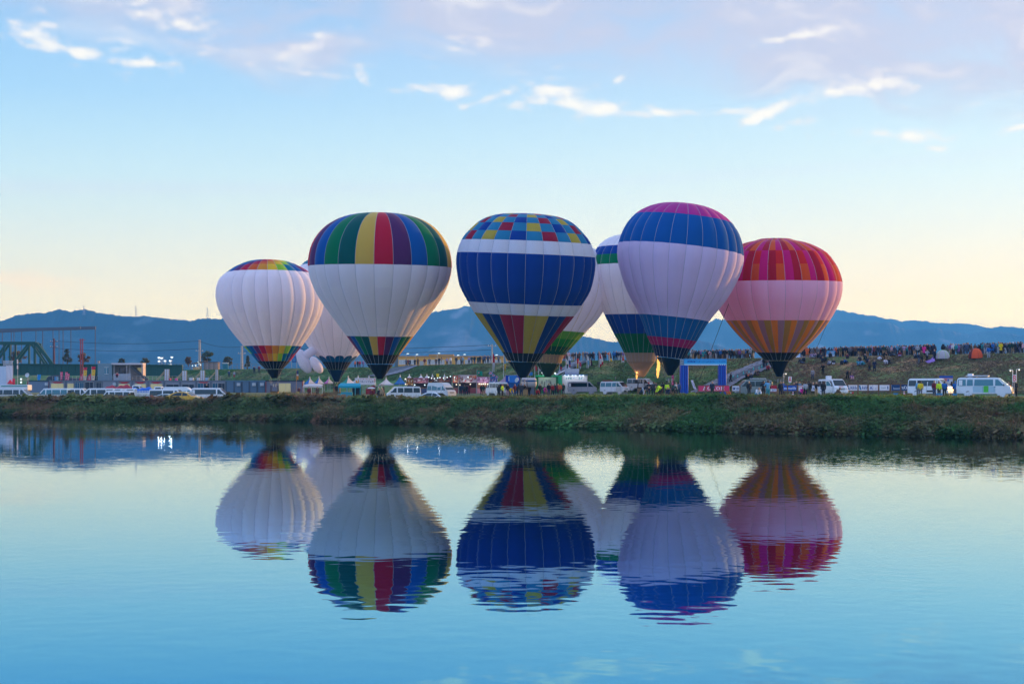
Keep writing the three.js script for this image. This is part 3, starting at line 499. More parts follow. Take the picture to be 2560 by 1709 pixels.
function wheel(parent, x, z, r, w = 0.2) {
  const t = part('wheel', new THREE.LatheGeometry([[0.62, -0.5], [0.9, -0.5], [1, -0.32], [1, 0.32], [0.9, 0.5], [0.62, 0.5], [0.62, -0.5]].map(([a, b]) => new THREE.Vector2(a * r, b * w)), 18).rotateX(Math.PI / 2).translate(x, r, z), tyreMat, parent);
  part('rim', new THREE.CylinderGeometry(r * 0.64, r * 0.64, w * 0.8, 12).rotateX(Math.PI / 2).translate(x, r, z), rimMat, t);
}
const ground = (px, D) => { const X = wx(px, D); return [X, landH(X, D), -D]; };
function van(o) {                                          // o: px, D, turn (degrees, 0 = nose to the right, 90 = nose to the camera), label, color, high, glass
  const h = o.high ? 2.26 : 1.98, L = o.L ?? 4.7, W = 1.69, k = L / 4.7, r = 0.33, gls = o.glass ?? glassDark, col = paint(o.color ?? [0.72, 0.74, 0.78]);
  const t = thing('van', o.label, o.category ?? 'van', ground(o.px, o.D), -(o.turn ?? 0) * Math.PI / 180, o.group); if (o.dy) t.position.y += o.dy;
  const X = (x) => x * k, fw = X(1.5), rw = X(-1.32), A = 0.41;
  const tumble = (y) => 1 - 0.12 * clamp((y - 1.05) / 0.95), half = (y) => W / 2 * tumble(y);
  const roof = o.high ? [[X(-2.25), 1.9], [X(-2.12), h - 0.05], [X(-1.9), h], [X(0.55), h], [X(0.95), h - 0.07], [X(1.32), 1.9]] : [[X(-2.27), 1.75], [X(-2.18), h - 0.06], [X(-2.0), h], [X(1.0), h], [X(1.24), h - 0.05]];
  const outline = [[X(-2.3), 0.36], [X(-2.33), 0.9], ...roof, [X(1.98), 1.2], [X(2.26), 1.02], [X(2.34), 0.7], [X(2.35), 0.36], [fw + A, 0.3], [fw, r, A, 0, Math.PI], [rw + A, 0.3], [rw, r, A, 0, Math.PI]];
  part('body', bodyOf(outline, W, tumble), col, t);
  if (o.lower) part('lower_panel', [-1, 1].map((s) => sideShape([[X(-0.9), 0.5], [X(1.0), 0.5], [X(1.0), 1.12], [X(-0.9), 1.12]], s, half)), paint(o.lower), t);
  const wt = 1.78, wb = 1.16;
  for (const s of [-1, 1]) {
    for (const [a, b] of o.panes ?? [[-2.18, -1.28], [-1.2, -0.02], [0.04, 0.82]]) part('side_window', sideShape([[X(a), wb], [X(b), wb], [X(b) - 0.02, wt], [X(a) + 0.04, wt]], s, half), gls, t);
    part('door_window', sideShape([[X(0.98), wb], [X(1.74), wb], [X(1.22), wt], [X(0.98), wt]], s, half), gls, t);
    part('door_handle', box(0.16, 0.03, 0.03, X(0.95), 1.04, s * (half(1.04) + 0.012)), trimMat, t);
    part('mirror', box(0.09, 0.2, 0.14, X(1.72), 1.24, s * (half(1.2) + 0.12), 0.03), trimMat, t);
    part('headlight', box(0.1, 0.18, 0.36, X(2.27), 0.86, s * 0.58, 0.04), o.lights ? new THREE.MeshStandardMaterial({ color: 0x888888, emissive: new THREE.Color().setRGB(1, 0.75, 0.45), emissiveIntensity: s > 0 ? 1.6 : 0.1 }) : lampGlass, t);
    part('tail_light', box(0.05, 0.34, 0.13, X(-2.325), 0.86, s * 0.72, 0.02), tailMat, t);
    part('door_seam', [X(0.9), X(-0.08)].map((x) => box(0.014, 0.7, 0.012, x, 0.76, s * (half(0.7) + 0.001))), trimMat, t);
    wheel(t, fw, s * 0.74, r); wheel(t, rw, s * 0.74, r);
  }
  const fs = (x, y, e) => [x, y, e];
  part('windscreen', quad(fs(X(1.975) + 0.012, 1.23, 0.74), fs(X(1.975) + 0.012, 1.23, -0.74), fs(X(1.29) + 0.018, 1.88, -0.66), fs(X(1.29) + 0.018, 1.88, 0.66)), glassDark, t);
  part('rear_window', quad([X(-2.325) - 0.006, 1.18, -0.68], [X(-2.325) - 0.006, 1.18, 0.68], [X(-2.29) - 0.006, 1.72, 0.62], [X(-2.29) - 0.006, 1.72, -0.62]), glassDark, t);
  part('bumper', box(0.12, 0.26, 1.6, X(2.33), 0.47, 0, 0.05), o.bumper ? trimMat : col, t);
  part('grille', [box(0.03, 0.05, 0.74, X(2.335), 0.9, 0), box(0.03, 0.05, 0.74, X(2.345), 0.78, 0)], trimMat, t);
  part('number_plate', box(0.02, 0.17, 0.33, X(2.35) + 0.045, 0.47, 0), plateMat, t);
  if (o.strip) part('bonnet_sticker', box(0.012, 0.09, 0.62, X(2.16), 1.105, 0).rotateZ(0), M(0.75, 0.1, 0.01, 0.5), t);
  if (o.sticker) part('window_sticker', sideShape([[X(-2.1), 1.2], [X(-1.8), 1.2], [X(-1.8), 1.72], [X(-2.1), 1.72]], 1, (y) => half(y) + 0.006), M(0.75, 0.74, 0.78, 0.6), t);
  if (o.rack) { const g = []; for (const x of [-1.7, -0.7, 0.3]) g.push(box(0.04, 0.05, 1.4, X(x), h + 0.1, 0)); for (const z of [-0.66, 0.66]) g.push(box(X(2.4), 0.04, 0.04, X(-0.7), h + 0.12, z)); part('roof_rack', g, M(0.2, 0.2, 0.22, 0.5, 0.5), t); part('rack_board', box(X(1.9), 0.08, 1.1, X(-0.6), h + 0.18, 0, 0.03), M(0.75, 0.77, 0.8, 0.5), t); }
  if (o.unit) part('roof_box', box(0.5, 0.4, 0.55, X(o.unit === true ? -1.2 : o.unit), h + 0.2, 0.1, 0.04), M(0.7, 0.72, 0.76, 0.5), t);
  if (o.openDoor) { // driver's door swung out
    const d = new THREE.Group(); d.name = 'open_door'; d.position.set(X(1.72), 0, o.openDoor * (half(1) + 0.02)); d.rotation.y = o.openDoor * 1.15; t.add(d);
    const sh = new THREE.Shape(); [[0, 0.42], [0, 1.2], [-0.45, 1.8], [-0.78, 1.8], [-0.8, 0.42]].forEach((p, i) => (i ? sh.lineTo(...p) : sh.moveTo(...p)));
    const hole = new THREE.Path(); [[-0.1, 1.18], [-0.48, 1.72], [-0.72, 1.72], [-0.73, 1.18]].forEach((p, i) => (i ? hole.lineTo(...p) : hole.moveTo(...p))); sh.holes.push(hole);
    part('door_panel', new THREE.ExtrudeGeometry(sh, { depth: 0.06, bevelEnabled: false }), col, d);
    const g2 = new THREE.Shape(); [[-0.1, 1.18], [-0.48, 1.72], [-0.72, 1.72], [-0.73, 1.18]].forEach((p, i) => (i ? g2.lineTo(...p) : g2.moveTo(...p)));
    part('door_pane', new THREE.ShapeGeometry(g2).translate(0, 0, 0.03), glassTeal, d);
  }
  if (o.slideOpen) part('doorway', sideShape([[X(-0.05), 0.5], [X(0.88), 0.5], [X(0.88), 1.78], [X(-0.05), 1.78]], o.slideOpen, half), M(0.01, 0.012, 0.016, 0.9), t);
  if (o.panel) part('side_panel', sideShape([[X(0.0), 0.5], [X(0.42), 0.5], [X(0.42), 1.14], [X(0.0), 1.14]], 1, (y) => half(y) + 0.008), M(0.08, 0.5, 0.05, 0.6), t);
  return t;
}
const VG = 'vans parked on the river field';
van({ px: 2463, D: 143, turn: 27, L: 5.35, color: [0.62, 0.68, 0.74], lower: [0.3, 0.5, 0.6], glass: glassTeal, bumper: true, lights: true, rack: true, strip: true, sticker: true, panel: true, unit: -1.2, panes: [[-2.2, -1.5], [-1.42, -0.9], [-0.8, 0.82]], label: 'two-tone white and pale blue van with roof rack, rightmost van', group: VG });
van({ px: 2327, D: 156, turn: 40, color: [0.74, 0.76, 0.8], slideOpen: 1, openDoor: 1, label: 'white van with its sliding door open beside people in yellow vests', group: VG });
van({ px: 2082, D: 167, turn: 76, color: [0.74, 0.76, 0.8], unit: -0.8, openDoor: 1, strip: true, label: 'white van facing the river with box on its roof and open front door', group: VG });
van({ px: 1884, D: 184, turn: 172, color: [0.16, 0.22, 0.24], rack: true, label: 'grey-green van with ladder rack behind the photographers, beside the red balloon', group: VG });
van({ px: 1537, D: 224, turn: 40, color: [0.76, 0.78, 0.82], glass: glassTeal, strip: true, openDoor: 1, bumper: true, label: 'white van with pale blue side windows and open door, under the flame', group: VG });
van({ px: 1456, D: 229, turn: 6, color: [0.36, 0.36, 0.42], sticker: true, panes: [[-2.18, 0.82]], label: 'silver grey van with one long dark window, before the lit white board', group: VG });
van({ px: 1603, D: 238, turn: 34, color: [0.5, 0.54, 0.62], label: 'pale grey van behind the open-doored white van, beside the blue arch', group: VG });
van({ px: 1103, D: 206, turn: 46, high: true, color: [0.68, 0.74, 0.8], glass: glassTeal, label: 'high-roofed white van in front of the stall banners', group: VG });
van({ px: 1008, D: 192, turn: 170, color: [0.74, 0.76, 0.8], dy: -0.1, label: 'white van half sunk behind the grass below the striped balloon', group: VG });
van({ px: 1242, D: 216, turn: 244, color: [0.7, 0.74, 0.76], dy: 0.1, label: 'white van seen from behind, left of the dark blue balloon basket', group: VG });
van({ px: 527, D: 188, turn: 4, L: 5.1, color: [0.76, 0.76, 0.8], sticker: true, panes: [[-2.18, 0.82]], label: 'long white van behind the yellow car', group: VG });
van({ px: 421, D: 184, turn: 4, L: 4.9, color: [0.74, 0.75, 0.8], dy: -0.12, panes: [[-2.18, -0.6], [-0.5, 0.82]], label: 'white van with its roof over the grass, left of the yellow car', group: VG });
van({ px: 452, D: 214, turn: 2, high: true, L: 5.4, color: [0.72, 0.76, 0.82], glass: glassTeal, dy: -0.1, label: 'high-roofed white minibus behind the van next to the yellow car', group: VG });
van({ px: 245, D: 196, turn: 178, L: 4.7, color: [0.76, 0.77, 0.8], label: 'white van roof before the teal doors, third from the left edge', group: VG });
van({ px: 190, D: 200, turn: 3, L: 4.4, color: [0.74, 0.76, 0.8], label: 'white van roof before the lit shop window in the container row', group: VG });
van({ px: 133, D: 192, turn: 178, L: 4.3, color: [0.66, 0.72, 0.76], glass: glassTeal, label: 'pale van in the grass before the leftmost grey container', group: VG });
van({ px: 36, D: 190, turn: 2, L: 4.9, color: [0.62, 0.64, 0.68], label: 'silver van at the left edge below the white hoarding', group: VG });
van({ px: 292, D: 184, turn: 186, L: 4.2, color: [0.74, 0.76, 0.8], dy: -0.3, label: 'white van roof low in the grass before the red-covered truck', group: VG });

function car(o) {                                          // a hatchback with a sloping rear
  const t = thing('car', o.label, 'car', ground(o.px, o.D), -(o.turn ?? 0) * Math.PI / 180, o.group); if (o.dy) t.position.y += o.dy;
  const W = 1.78, r = 0.34, A = 0.4, fw = 1.3, rw = -1.3, col = paint(o.color), tumble = (y) => 1 - 0.2 * clamp((y - 0.95) / 0.6), half = (y) => W / 2 * tumble(y);
  const outline = [[-2.1, 0.36], [-2.18, 0.75], [-2.1, 1.02], [-1.75, 1.16], [-1.1, 1.46], [-0.5, 1.54], [0.1, 1.53], [0.55, 1.42], [1.15, 1.04], [1.75, 0.94], [2.08, 0.8], [2.16, 0.55], [2.12, 0.32], [fw + A, 0.28], [fw, r, A, 0, Math.PI], [rw + A, 0.28], [rw, r, A, 0, Math.PI]];
  part('body', bodyOf(outline, W, tumble, 0.95, 0.07), col, t);
  for (const s of [-1, 1]) {
    part('rear_side_window', sideShape([[-1.55, 1.08], [-0.1, 1.05], [-0.1, 1.46], [-0.75, 1.44], [-1.25, 1.25]], s, half), glassDark, t);
    part('front_side_window', sideShape([[-0.02, 1.05], [0.98, 1.05], [0.5, 1.36], [0.12, 1.45], [-0.02, 1.46]], s, half), glassDark, t);
    part('tail_light', box(0.3, 0.12, 0.12, -1.98, 0.98, s * 0.72, 0.03), tailMat, t); part('headlight', box(0.3, 0.13, 0.16, 1.95, 0.78, s * 0.7, 0.04), lampGlass, t);
    part('mirror', box(0.12, 0.12, 0.2, 0.78, 1.08, s * (half(1) + 0.1), 0.04), col, t); part('door_handle', [box(0.16, 0.03, 0.03, 0.05, 0.93, s * (W / 2 + 0.01)), box(0.16, 0.03, 0.03, -0.95, 1.0, s * (half(1) + 0.01))], trimMat, t);
    wheel(t, fw, s * 0.77, r); wheel(t, rw, s * 0.77, r);
  }
  part('rear_window', quad([-1.98, 1.1, -0.6], [-1.98, 1.1, 0.6], [-1.2, 1.46, 0.55], [-1.2, 1.46, -0.55]), glassDark, t);
  part('windscreen', quad([1.12, 1.08, 0.68], [1.12, 1.08, -0.68], [0.52, 1.46, -0.6], [0.52, 1.46, 0.6]), glassDark, t);
  part('number_plate', box(0.02, 0.17, 0.33, -2.2, 0.7, 0), plateMat, t);
  return t;
}
car({ px: 463, D: 171, turn: 14, color: [0.78, 0.42, 0.02], label: 'bright yellow hatchback in the grass, tail to the left' });
car({ px: 68, D: 166, turn: 178, color: [0.7, 0.74, 0.78], dy: -0.35, label: 'white hatchback deep in the grass at the left edge' });
car({ px: 1090, D: 172, turn: 30, color: [0.7, 0.76, 0.82], dy: -0.55, label: 'white hatchback hidden by grass before the high-roofed van' });
car({ px: 408, D: 172, turn: 176, color: [0.5, 0.6, 0.64], dy: -0.25, label: 'pale grey hatchback just left of the yellow car' });

function truck(o) {                                        // small cab-over truck with a bed
  const t = thing('truck', o.label, 'truck', ground(o.px, o.D), -(o.turn ?? 0) * Math.PI / 180, o.group); if (o.dy) t.position.y += o.dy;
  const L = o.L ?? 4.6, f = L / 2, col = paint([0.72, 0.74, 0.78]), W = 1.65, tumble = (y) => 1 - 0.1 * clamp((y - 1.1) / 0.8);
  const cab = [[f - 1.5, 0.5], [f - 1.5, 1.86], [f - 1.35, 1.95], [f - 0.5, 1.95], [f - 0.36, 1.86], [f - 0.04, 1.2], [f, 0.8], [f, 0.42], [f - 1.4, 0.42]];
  part('cab', bodyOf(cab, W, tumble), col, t);
  for (const s of [-1, 1]) part('side_window', sideShape([[f - 1.3, 1.2], [f - 0.22, 1.2], [f - 0.45, 1.78], [f - 1.3, 1.78]], s, (y) => W / 2 * tumble(y)), glassDark, t);
  part('windscreen', quad([f - 0.02, 1.2, 0.7], [f - 0.02, 1.2, -0.7], [f - 0.33, 1.82, -0.64], [f - 0.33, 1.82, 0.64]), glassDark, t);
  part('bed', [box(L - 1.6, 0.1, W, -0.8, 0.72, 0), box(L - 1.6, 0.36, 0.05, -0.8, 0.92, W / 2), box(L - 1.6, 0.36, 0.05, -0.8, 0.92, -W / 2), box(0.05, 0.36, W, -f + 0.02, 0.92, 0)], col, t);
  part('chassis', box(L - 0.5, 0.16, 0.8, 0, 0.5, 0), trimMat, t);
  for (const x of [f - 0.75, -f + 0.9]) for (const s of [-1, 1]) wheel(t, x, s * 0.7, 0.3);
  if (o.cover) { const R = rng(o.seed ?? 5), g = grid(22, 12, (i, j) => { const u = i / 21, v = j / 11, a = Math.PI * v, hh = (o.coverH ?? 0.9) * (0.75 + 0.25 * Math.sin(u * 9 + 1) * 0.6 + 0.1 * Math.sin(u * 23 + v * 5)); return [lerp(-f + 0.05, f - 1.55, u), 1.05 + Math.pow(Math.sin(a), 0.55) * hh * Math.pow(Math.sin(Math.PI * clamp(u * 0.96 + 0.02)), 0.25), Math.cos(a) * W * 0.52]; }); part('tarpaulin', g, o.cover, t); }
  if (o.rail) { const g = []; for (const y of [1.35, 1.6]) for (const z of [-0.8, 0.8]) g.push(box(L - 1.7, 0.06, 0.04, -0.8, y, z)); for (let x = -f + 0.1; x < f - 1.6; x += 0.7) for (const z of [-0.8, 0.8]) g.push(box(0.05, 0.75, 0.04, x, 1.3, z)); part('side_rail', g, col, t); }
  return t;
}
truck({ px: 310, D: 232, turn: 2, L: 6.0, cover: M(0.42, 0.02, 0.04, 0.7), coverH: 1.15, seed: 3, dy: -0.1, label: 'truck under a red tarpaulin before the bunting-hung containers' });
truck({ px: 366, D: 228, turn: 2, L: 5.8, cover: M(0.01, 0.14, 0.6, 0.6), coverH: 0.95, seed: 4, dy: -0.15, label: 'truck under a bright blue tarpaulin, right of the red one' });
truck({ px: 316, D: 196, turn: 200, L: 3.6, label: 'small white truck whose cab stands before the red tarpaulin' });
truck({ px: 352, D: 190, turn: 178, L: 4.4, rail: true, label: 'white flatbed truck with railed sides, below the blue tarpaulin' });
// ---------------------------------------------------------------- lettering drawn in strokes
const GLYPH = { 'イ': [[[8, 0], [1, 6]], [[5.2, 3], [5.2, 10]]], 'ン': [[[1, 1.5], [3.5, 3.2]], [[1.2, 9], [5, 8], [9, 3]]], 'タ': [[[4, 0], [1, 5]], [[3.2, 2], [8.5, 2], [7, 6], [2.5, 10]], [[3, 4.6], [7, 6.5]]], 'ー': [[[1, 5], [9, 5]]], 'ナ': [[[0.5, 3.5], [9.5, 3.5]], [[5.5, 0], [5, 6], [2.5, 10]]],
  'シ': [[[1.5, 1], [4, 2.3]], [[0.8, 4], [3.4, 5.2]], [[1.2, 9.5], [6, 7.8], [9.3, 3]]], 'ョ': [[[3, 4], [8, 4], [8, 10], [2.5, 10]], [[3, 7], [8, 7]]], 'ル': [[[3, 1], [3, 6], [0.8, 9.5]], [[6, 0.5], [6, 9], [9.5, 6]]], 'バ': [[[3, 2], [0.5, 9]], [[6, 2], [9.5, 9]], [[7, 0], [8, 1.5]], [[8.7, 0], [9.5, 1.3]]], 'フ': [[[1, 1.5], [9, 1.5], [7.5, 6], [2.5, 10]]],
  'ェ': [[[3, 4.5], [8, 4.5]], [[5.5, 4.5], [5.5, 9.5]], [[2, 9.5], [9, 9.5]]], 'ス': [[[1.5, 1], [8, 1], [5, 6], [0.8, 9.5]], [[5.5, 5.5], [9.5, 9.5]]], '佐': [[[2.6, 0], [0.5, 4]], [[1.8, 3], [1.8, 10]], [[3.5, 2.2], [9.8, 2.2]], [[6.2, 0], [5.5, 4], [3.2, 9]], [[5.2, 5], [9.4, 5]], [[7.2, 5], [7.2, 9.2]], [[4.3, 9.4], [9.8, 9.4]]],
  '賀': [[[0.5, 1.4], [4.2, 1.4], [4, 4], [3, 4]], [[2.2, 0], [2, 2.5], [0.6, 4.2]], [[5.6, 1], [9, 1], [9, 3.8], [5.6, 3.8], [5.6, 1]], [[2.4, 4.8], [8, 4.8], [8, 8.4], [2.4, 8.4], [2.4, 4.8]], [[2.4, 6], [8, 6]], [[2.4, 7.2], [8, 7.2]], [[4, 8.4], [1.5, 10]], [[6.4, 8.4], [9, 10]]], 'の': [[[5.2, 2], [4, 8], [2, 8.5], [1, 6], [3, 2.5], [7, 1.8], [9.3, 5], [8, 8.5], [6, 9.8]]], 'さ': [[[1, 3], [9, 2.4]], [[4, 0], [7, 6], [3, 5.6]], [[2, 7.5], [4, 9.8], [8, 9.5]]], 'が': [[[0.5, 3.5], [6, 3], [5.5, 8.5], [4, 9.3]], [[3.4, 0.5], [2.5, 6], [0.8, 9.5]], [[7, 3], [9, 6]], [[7.5, 0], [8.3, 1.5]], [[9, 0], [9.8, 1.4]]] };
function glyphs(g, text, x, y, s, adv = 1.12) {
  for (const ch of text) {
    if (GLYPH[ch]) for (const st of GLYPH[ch]) { g.beginPath(); st.forEach(([a, b], i) => (i ? g.lineTo(x + a * s / 10, y + b * s / 10) : g.moveTo(x + a * s / 10, y + b * s / 10))); g.stroke(); } else g.fillText(ch, x, y + s * 0.94);
    x += (GLYPH[ch] ? s : s * 0.62) * adv;
  }
}
const printMat = (tex, more = {}) => new THREE.MeshStandardMaterial({ map: tex, roughness: 0.7, ...more });
const sheet = (w, h, x = 0, y = 0, z = 0) => new THREE.PlaneGeometry(w, h).translate(x, y, z);
function pictureTex(seed, base, hues, w = 128, h = 64) {   // a food-stall banner: print of patches and lettering
  return canvasTex(w, h, (g) => {
    const R = rng(seed); g.fillStyle = base; g.fillRect(0, 0, w, h);
    for (let i = 0; i < 26; i++) { g.fillStyle = hues[Math.floor(R() * hues.length)]; g.globalAlpha = 0.5 + 0.5 * R(); const x = R() * w, y = R() * h; if (R() < 0.5) { g.beginPath(); g.arc(x, y, 3 + R() * h * 0.16, 0, 7); g.fill(); } else g.fillRect(x, y, 4 + R() * w * 0.12, 3 + R() * h * 0.22); }
    g.globalAlpha = 1; g.lineWidth = 3; for (let i = 0; i < 5; i++) { g.strokeStyle = i % 2 ? '#fff' : '#601020'; glyphs(g, ['バ', 'ル', 'ス', 'タ', 'フ'][i], 8 + i * w / 5.4, h * (0.1 + 0.4 * R()), h * 0.3); }
  });
}
const bulbMat = new THREE.MeshStandardMaterial({ color: 0x222222, emissive: new THREE.Color().setRGB(1, 0.86, 0.66), emissiveIntensity: 0.9 }), coolBulb = new THREE.MeshStandardMaterial({ color: 0x222222, emissive: new THREE.Color().setRGB(0.75, 0.95, 1), emissiveIntensity: 0.9 });
function lampLight(parent, x, y, z, power, rgb = [1, 0.85, 0.65]) { const l = new THREE.PointLight(new THREE.Color().setRGB(...rgb), power * 0.07); l.name = 'lamp_light'; l.position.set(x, y, z); l.castShadow = true; l.shadow.radius = 5; parent.add(l); }
const bulb = (parent, x, y, z, r = 0.09, mat = bulbMat) => part('bulb_lamp', new THREE.SphereGeometry(r, 8, 6).translate(x, y, z), mat, parent);
const onLand = (px, py, dy = 0) => { const D = hit(px, py); const X = wx(px, D); return [X, landH(X, D) + dy, -D]; };
const wood = M(0.3, 0.2, 0.11, 0.85), rust = M(0.28, 0.03, 0.035, 0.7), ironGreen = M(0.008, 0.075, 0.055, 0.6), whitePaint = M(0.7, 0.7, 0.72, 0.6), poleGrey = M(0.34, 0.34, 0.36, 0.6), concrete = M(0.36, 0.34, 0.33, 0.9);
const litWindow = new THREE.MeshStandardMaterial({ color: new THREE.Color().setRGB(0.5, 0.45, 0.25), emissive: new THREE.Color().setRGB(0.55, 0.45, 0.16), emissiveIntensity: 0.16, roughness: 0.4 });

// ---------------------------------------------------------------- railway bridge and what stands round it at the left
{
  const D = 388, P = (px, py, d = D) => [wx(px, d), wy(py, d), -d], base = P(100, 936), o = thing('railway_bridge', 'dark green railway truss bridge with plate girder behind the container row', 'bridge', [base[0], base[1], -D]);
  const L = (px, py, dz = 0) => { const q = P(px, py); return [q[0] - base[0], q[1] - base[1], dz]; };
  part('girder', beam(L(-60, 922.5), L(456, 926), 2.6, 0.9), ironGreen, o);
  for (let px = 34; px < 450; px += 17) part('stiffener', beam(L(px, 910, 0.52), L(px + 0.3, 935, 0.52), 0.22, 0.16), ironGreen, o);
  part('flange', [beam(L(-60, 909.5, 0.1), L(456, 913, 0.1), 0.3, 1.4), beam(L(-60, 935.5, 0.1), L(456, 939, 0.1), 0.3, 1.4)], ironGreen, o);
  for (const [dz, sx] of [[0.4, 0], [-4.6, 9]]) {
    part('top_chord', beam(L(-90, 857, dz), L(90 - sx, 857.5, dz), 0.75, 0.6), ironGreen, o);
    part('end_post', beam(L(90 - sx, 857.5, dz), L(131 - sx * 1.9, 909, dz), 0.8, 0.6), ironGreen, o);
    for (const px of [10.5, 25, 73, 88, -52, -37]) part('vertical', beam(L(px - sx * 0.2, 857, dz), L(px - sx * 0.2, 909, dz), 0.45, 0.45), ironGreen, o);
    for (const [a, b] of [[70, 33], [79, 112], [16, -20], [-48, -84]]) part('diagonal', beam(L(a - sx, 860, dz), L(b - sx, 909, dz), 0.5, 0.5), ironGreen, o);
  }
}
{
  const D = 620, o = thing('tall_net_frame', 'tall thin grey frame of posts and top rails behind the truss bridge', 'net frame', [wx(100, D), 1, -D]), mat = M(0.1, 0.12, 0.16, 0.7), L = (px, py, dz) => [wx(px, D) - wx(100, D), wy(py, D) - 1, dz];
  for (const px of [-20, 3, 29, 83, 135, 217]) part('post', bar(L(px, 819, -12), L(px, 960, -12), 0.2, 5), mat, o);
  for (const px of [9, 54, 108, 150, 165, 194]) part('post', bar(L(px, px < 151 ? 833 - px * 0.07 : 820, 10), L(px, 960, 10), 0.17, 5), mat, o);
  part('top_rail', [beam(L(-60, 823.5, -12), L(218, 816.5, -12), 1.4, 0.8)], mat, o); part('lower_rail', beam(L(8, 832, 10), L(218, 821, 10), 0.9, 0.7), mat, o);
}
const poleAt = (px, y0, y1, D, r, label, mat, arms) => {
  const o = thing('utility_pole', label, 'utility pole', [wx(px, D), wy(y1, D), -D]), H = (y1 - y0) / F * D;
  part('pole', cyl(r, r * 0.75, H), mat, o); if (arms) for (const y of arms) { part('crossarm', box(2.2, 0.14, 0.14, 0, H - y, 0.1), mat, o); for (const x of [-0.9, -0.3, 0.9]) part('insulator', cyl(0.08, 0.06, 0.26, x, H - y + 0.07, 0.1, 8), whitePaint, o); }
  return o;
};
poleAt(134, 846, 930, 400, 0.32, 'maroon pole with crossarms rising beside the bridge end post', M(0.12, 0.05, 0.07, 0.7), [0.9, 2.4]);
{ const D = 330, o = thing('signal_mast', 'red lattice mast in front of the green bridge girder', 'mast', [wx(203, D), landH(wx(203, D), D), -D]), H = wy(846, D) - o.position.y; for (const x of [-0.24, 0.24]) for (const z of [-0.24, 0.24]) part('leg', box(0.09, H, 0.09, x, H / 2, z), rust, o); for (let y = 0.3; y < H - 0.6; y += 0.62) part('brace', [beam([-0.24, y, 0.26], [0.24, y + 0.6, 0.26], 0.05, 0.05), beam([0.24, y, -0.26], [-0.24, y + 0.6, -0.26], 0.05, 0.05)], rust, o); part('crossarm', box(1.5, 0.12, 0.12, 0.1, H - 0.3, 0), rust, o); }
poleAt(498, 849, 932, 402, 0.42, 'thick concrete pole behind the wooden shed', concrete, [3.2]);
poleAt(604, 864, 930, 398, 0.4, 'concrete pole just left of the leftmost balloon', concrete, [2.2]);
poleAt(1230, 860, 905, 350, 0.26, 'slim concrete pole beside the dark blue balloon, behind the levee crowd', concrete, [0.5]);
for (const [a, b, y0, y1, n] of [[134, 498, 852, 852, 0], [498, 604, 853, 866, 1], [604, 1230, 868, 862, 2], [134, 498, 870, 871, 3], [604, 1230, 878, 874, 4]]) {
  const D0 = a === 1230 ? 350 : 400, D1 = b === 1230 ? 350 : 400, pts = []; for (let i = 0; i <= 10; i++) { const t = i / 10, D = lerp(D0, D1, t); pts.push(new THREE.Vector3(lerp(wx(a, D0), wx(b, D1), t), lerp(wy(y0, D0), wy(y1, D1), t) - Math.sin(Math.PI * t) * 0.8, -D)); }
  one('overhead_wire', ['upper overhead wire from the maroon pole to the thick concrete pole', 'overhead wire from the thick concrete pole to the next pole', 'upper overhead wire running behind the three left balloons', 'lower overhead wire from the maroon pole to the thick concrete pole', 'lower overhead wire running behind the three left balloons'][n], 'wire', new THREE.TubeGeometry(new THREE.CatmullRomCurve3(pts), 20, 0.05, 4), M(0.02, 0.02, 0.03, 0.8));
}
// power pylons on the far ridge
for (const [px, y0, y1, D, label] of [[209, 760, 786, 4150, 'power pylon on the highest left hill top'], [339, 764, 791, 4150, 'power pylon on the ridge right of the hill top'], [518, 768, 795, 4150, 'power pylon on the ridge just left of the leftmost balloon']]) {
  const o = thing('power_pylon', label, 'pylon', [wx(px, D), wy(y1 + 2, D), -D], 0, 'power pylons on the hills'), H = (y1 - y0 + 2) / F * D, m = M(0.42, 0.4, 0.42, 0.7), w = 2.6;
  for (const x of [-1, 1]) for (const z of [-1, 1]) part('leg', beam([x * w, 0, z * w], [x * 0.5, H, z * 0.5], 0.45, 0.45), m, o);
  for (const t of [0.62, 0.76, 0.9]) part('arm', beam([-3.4 * (1.25 - t * 0.4), H * t, 0], [3.4 * (1.25 - t * 0.4), H * t, 0], 0.4, 0.4), m, o);
  for (const t of [0.1, 0.28, 0.44]) part('brace', [beam([-w * (1 - t), H * t, w * (1 - t)], [w * (1 - t - 0.12), H * (t + 0.14), w * (1 - t - 0.12)], 0.3, 0.3), beam([w * (1 - t), H * t, w * (1 - t)], [-w * (1 - t - 0.12), H * (t + 0.14), w * (1 - t - 0.12)], 0.3, 0.3)], m, o);
}
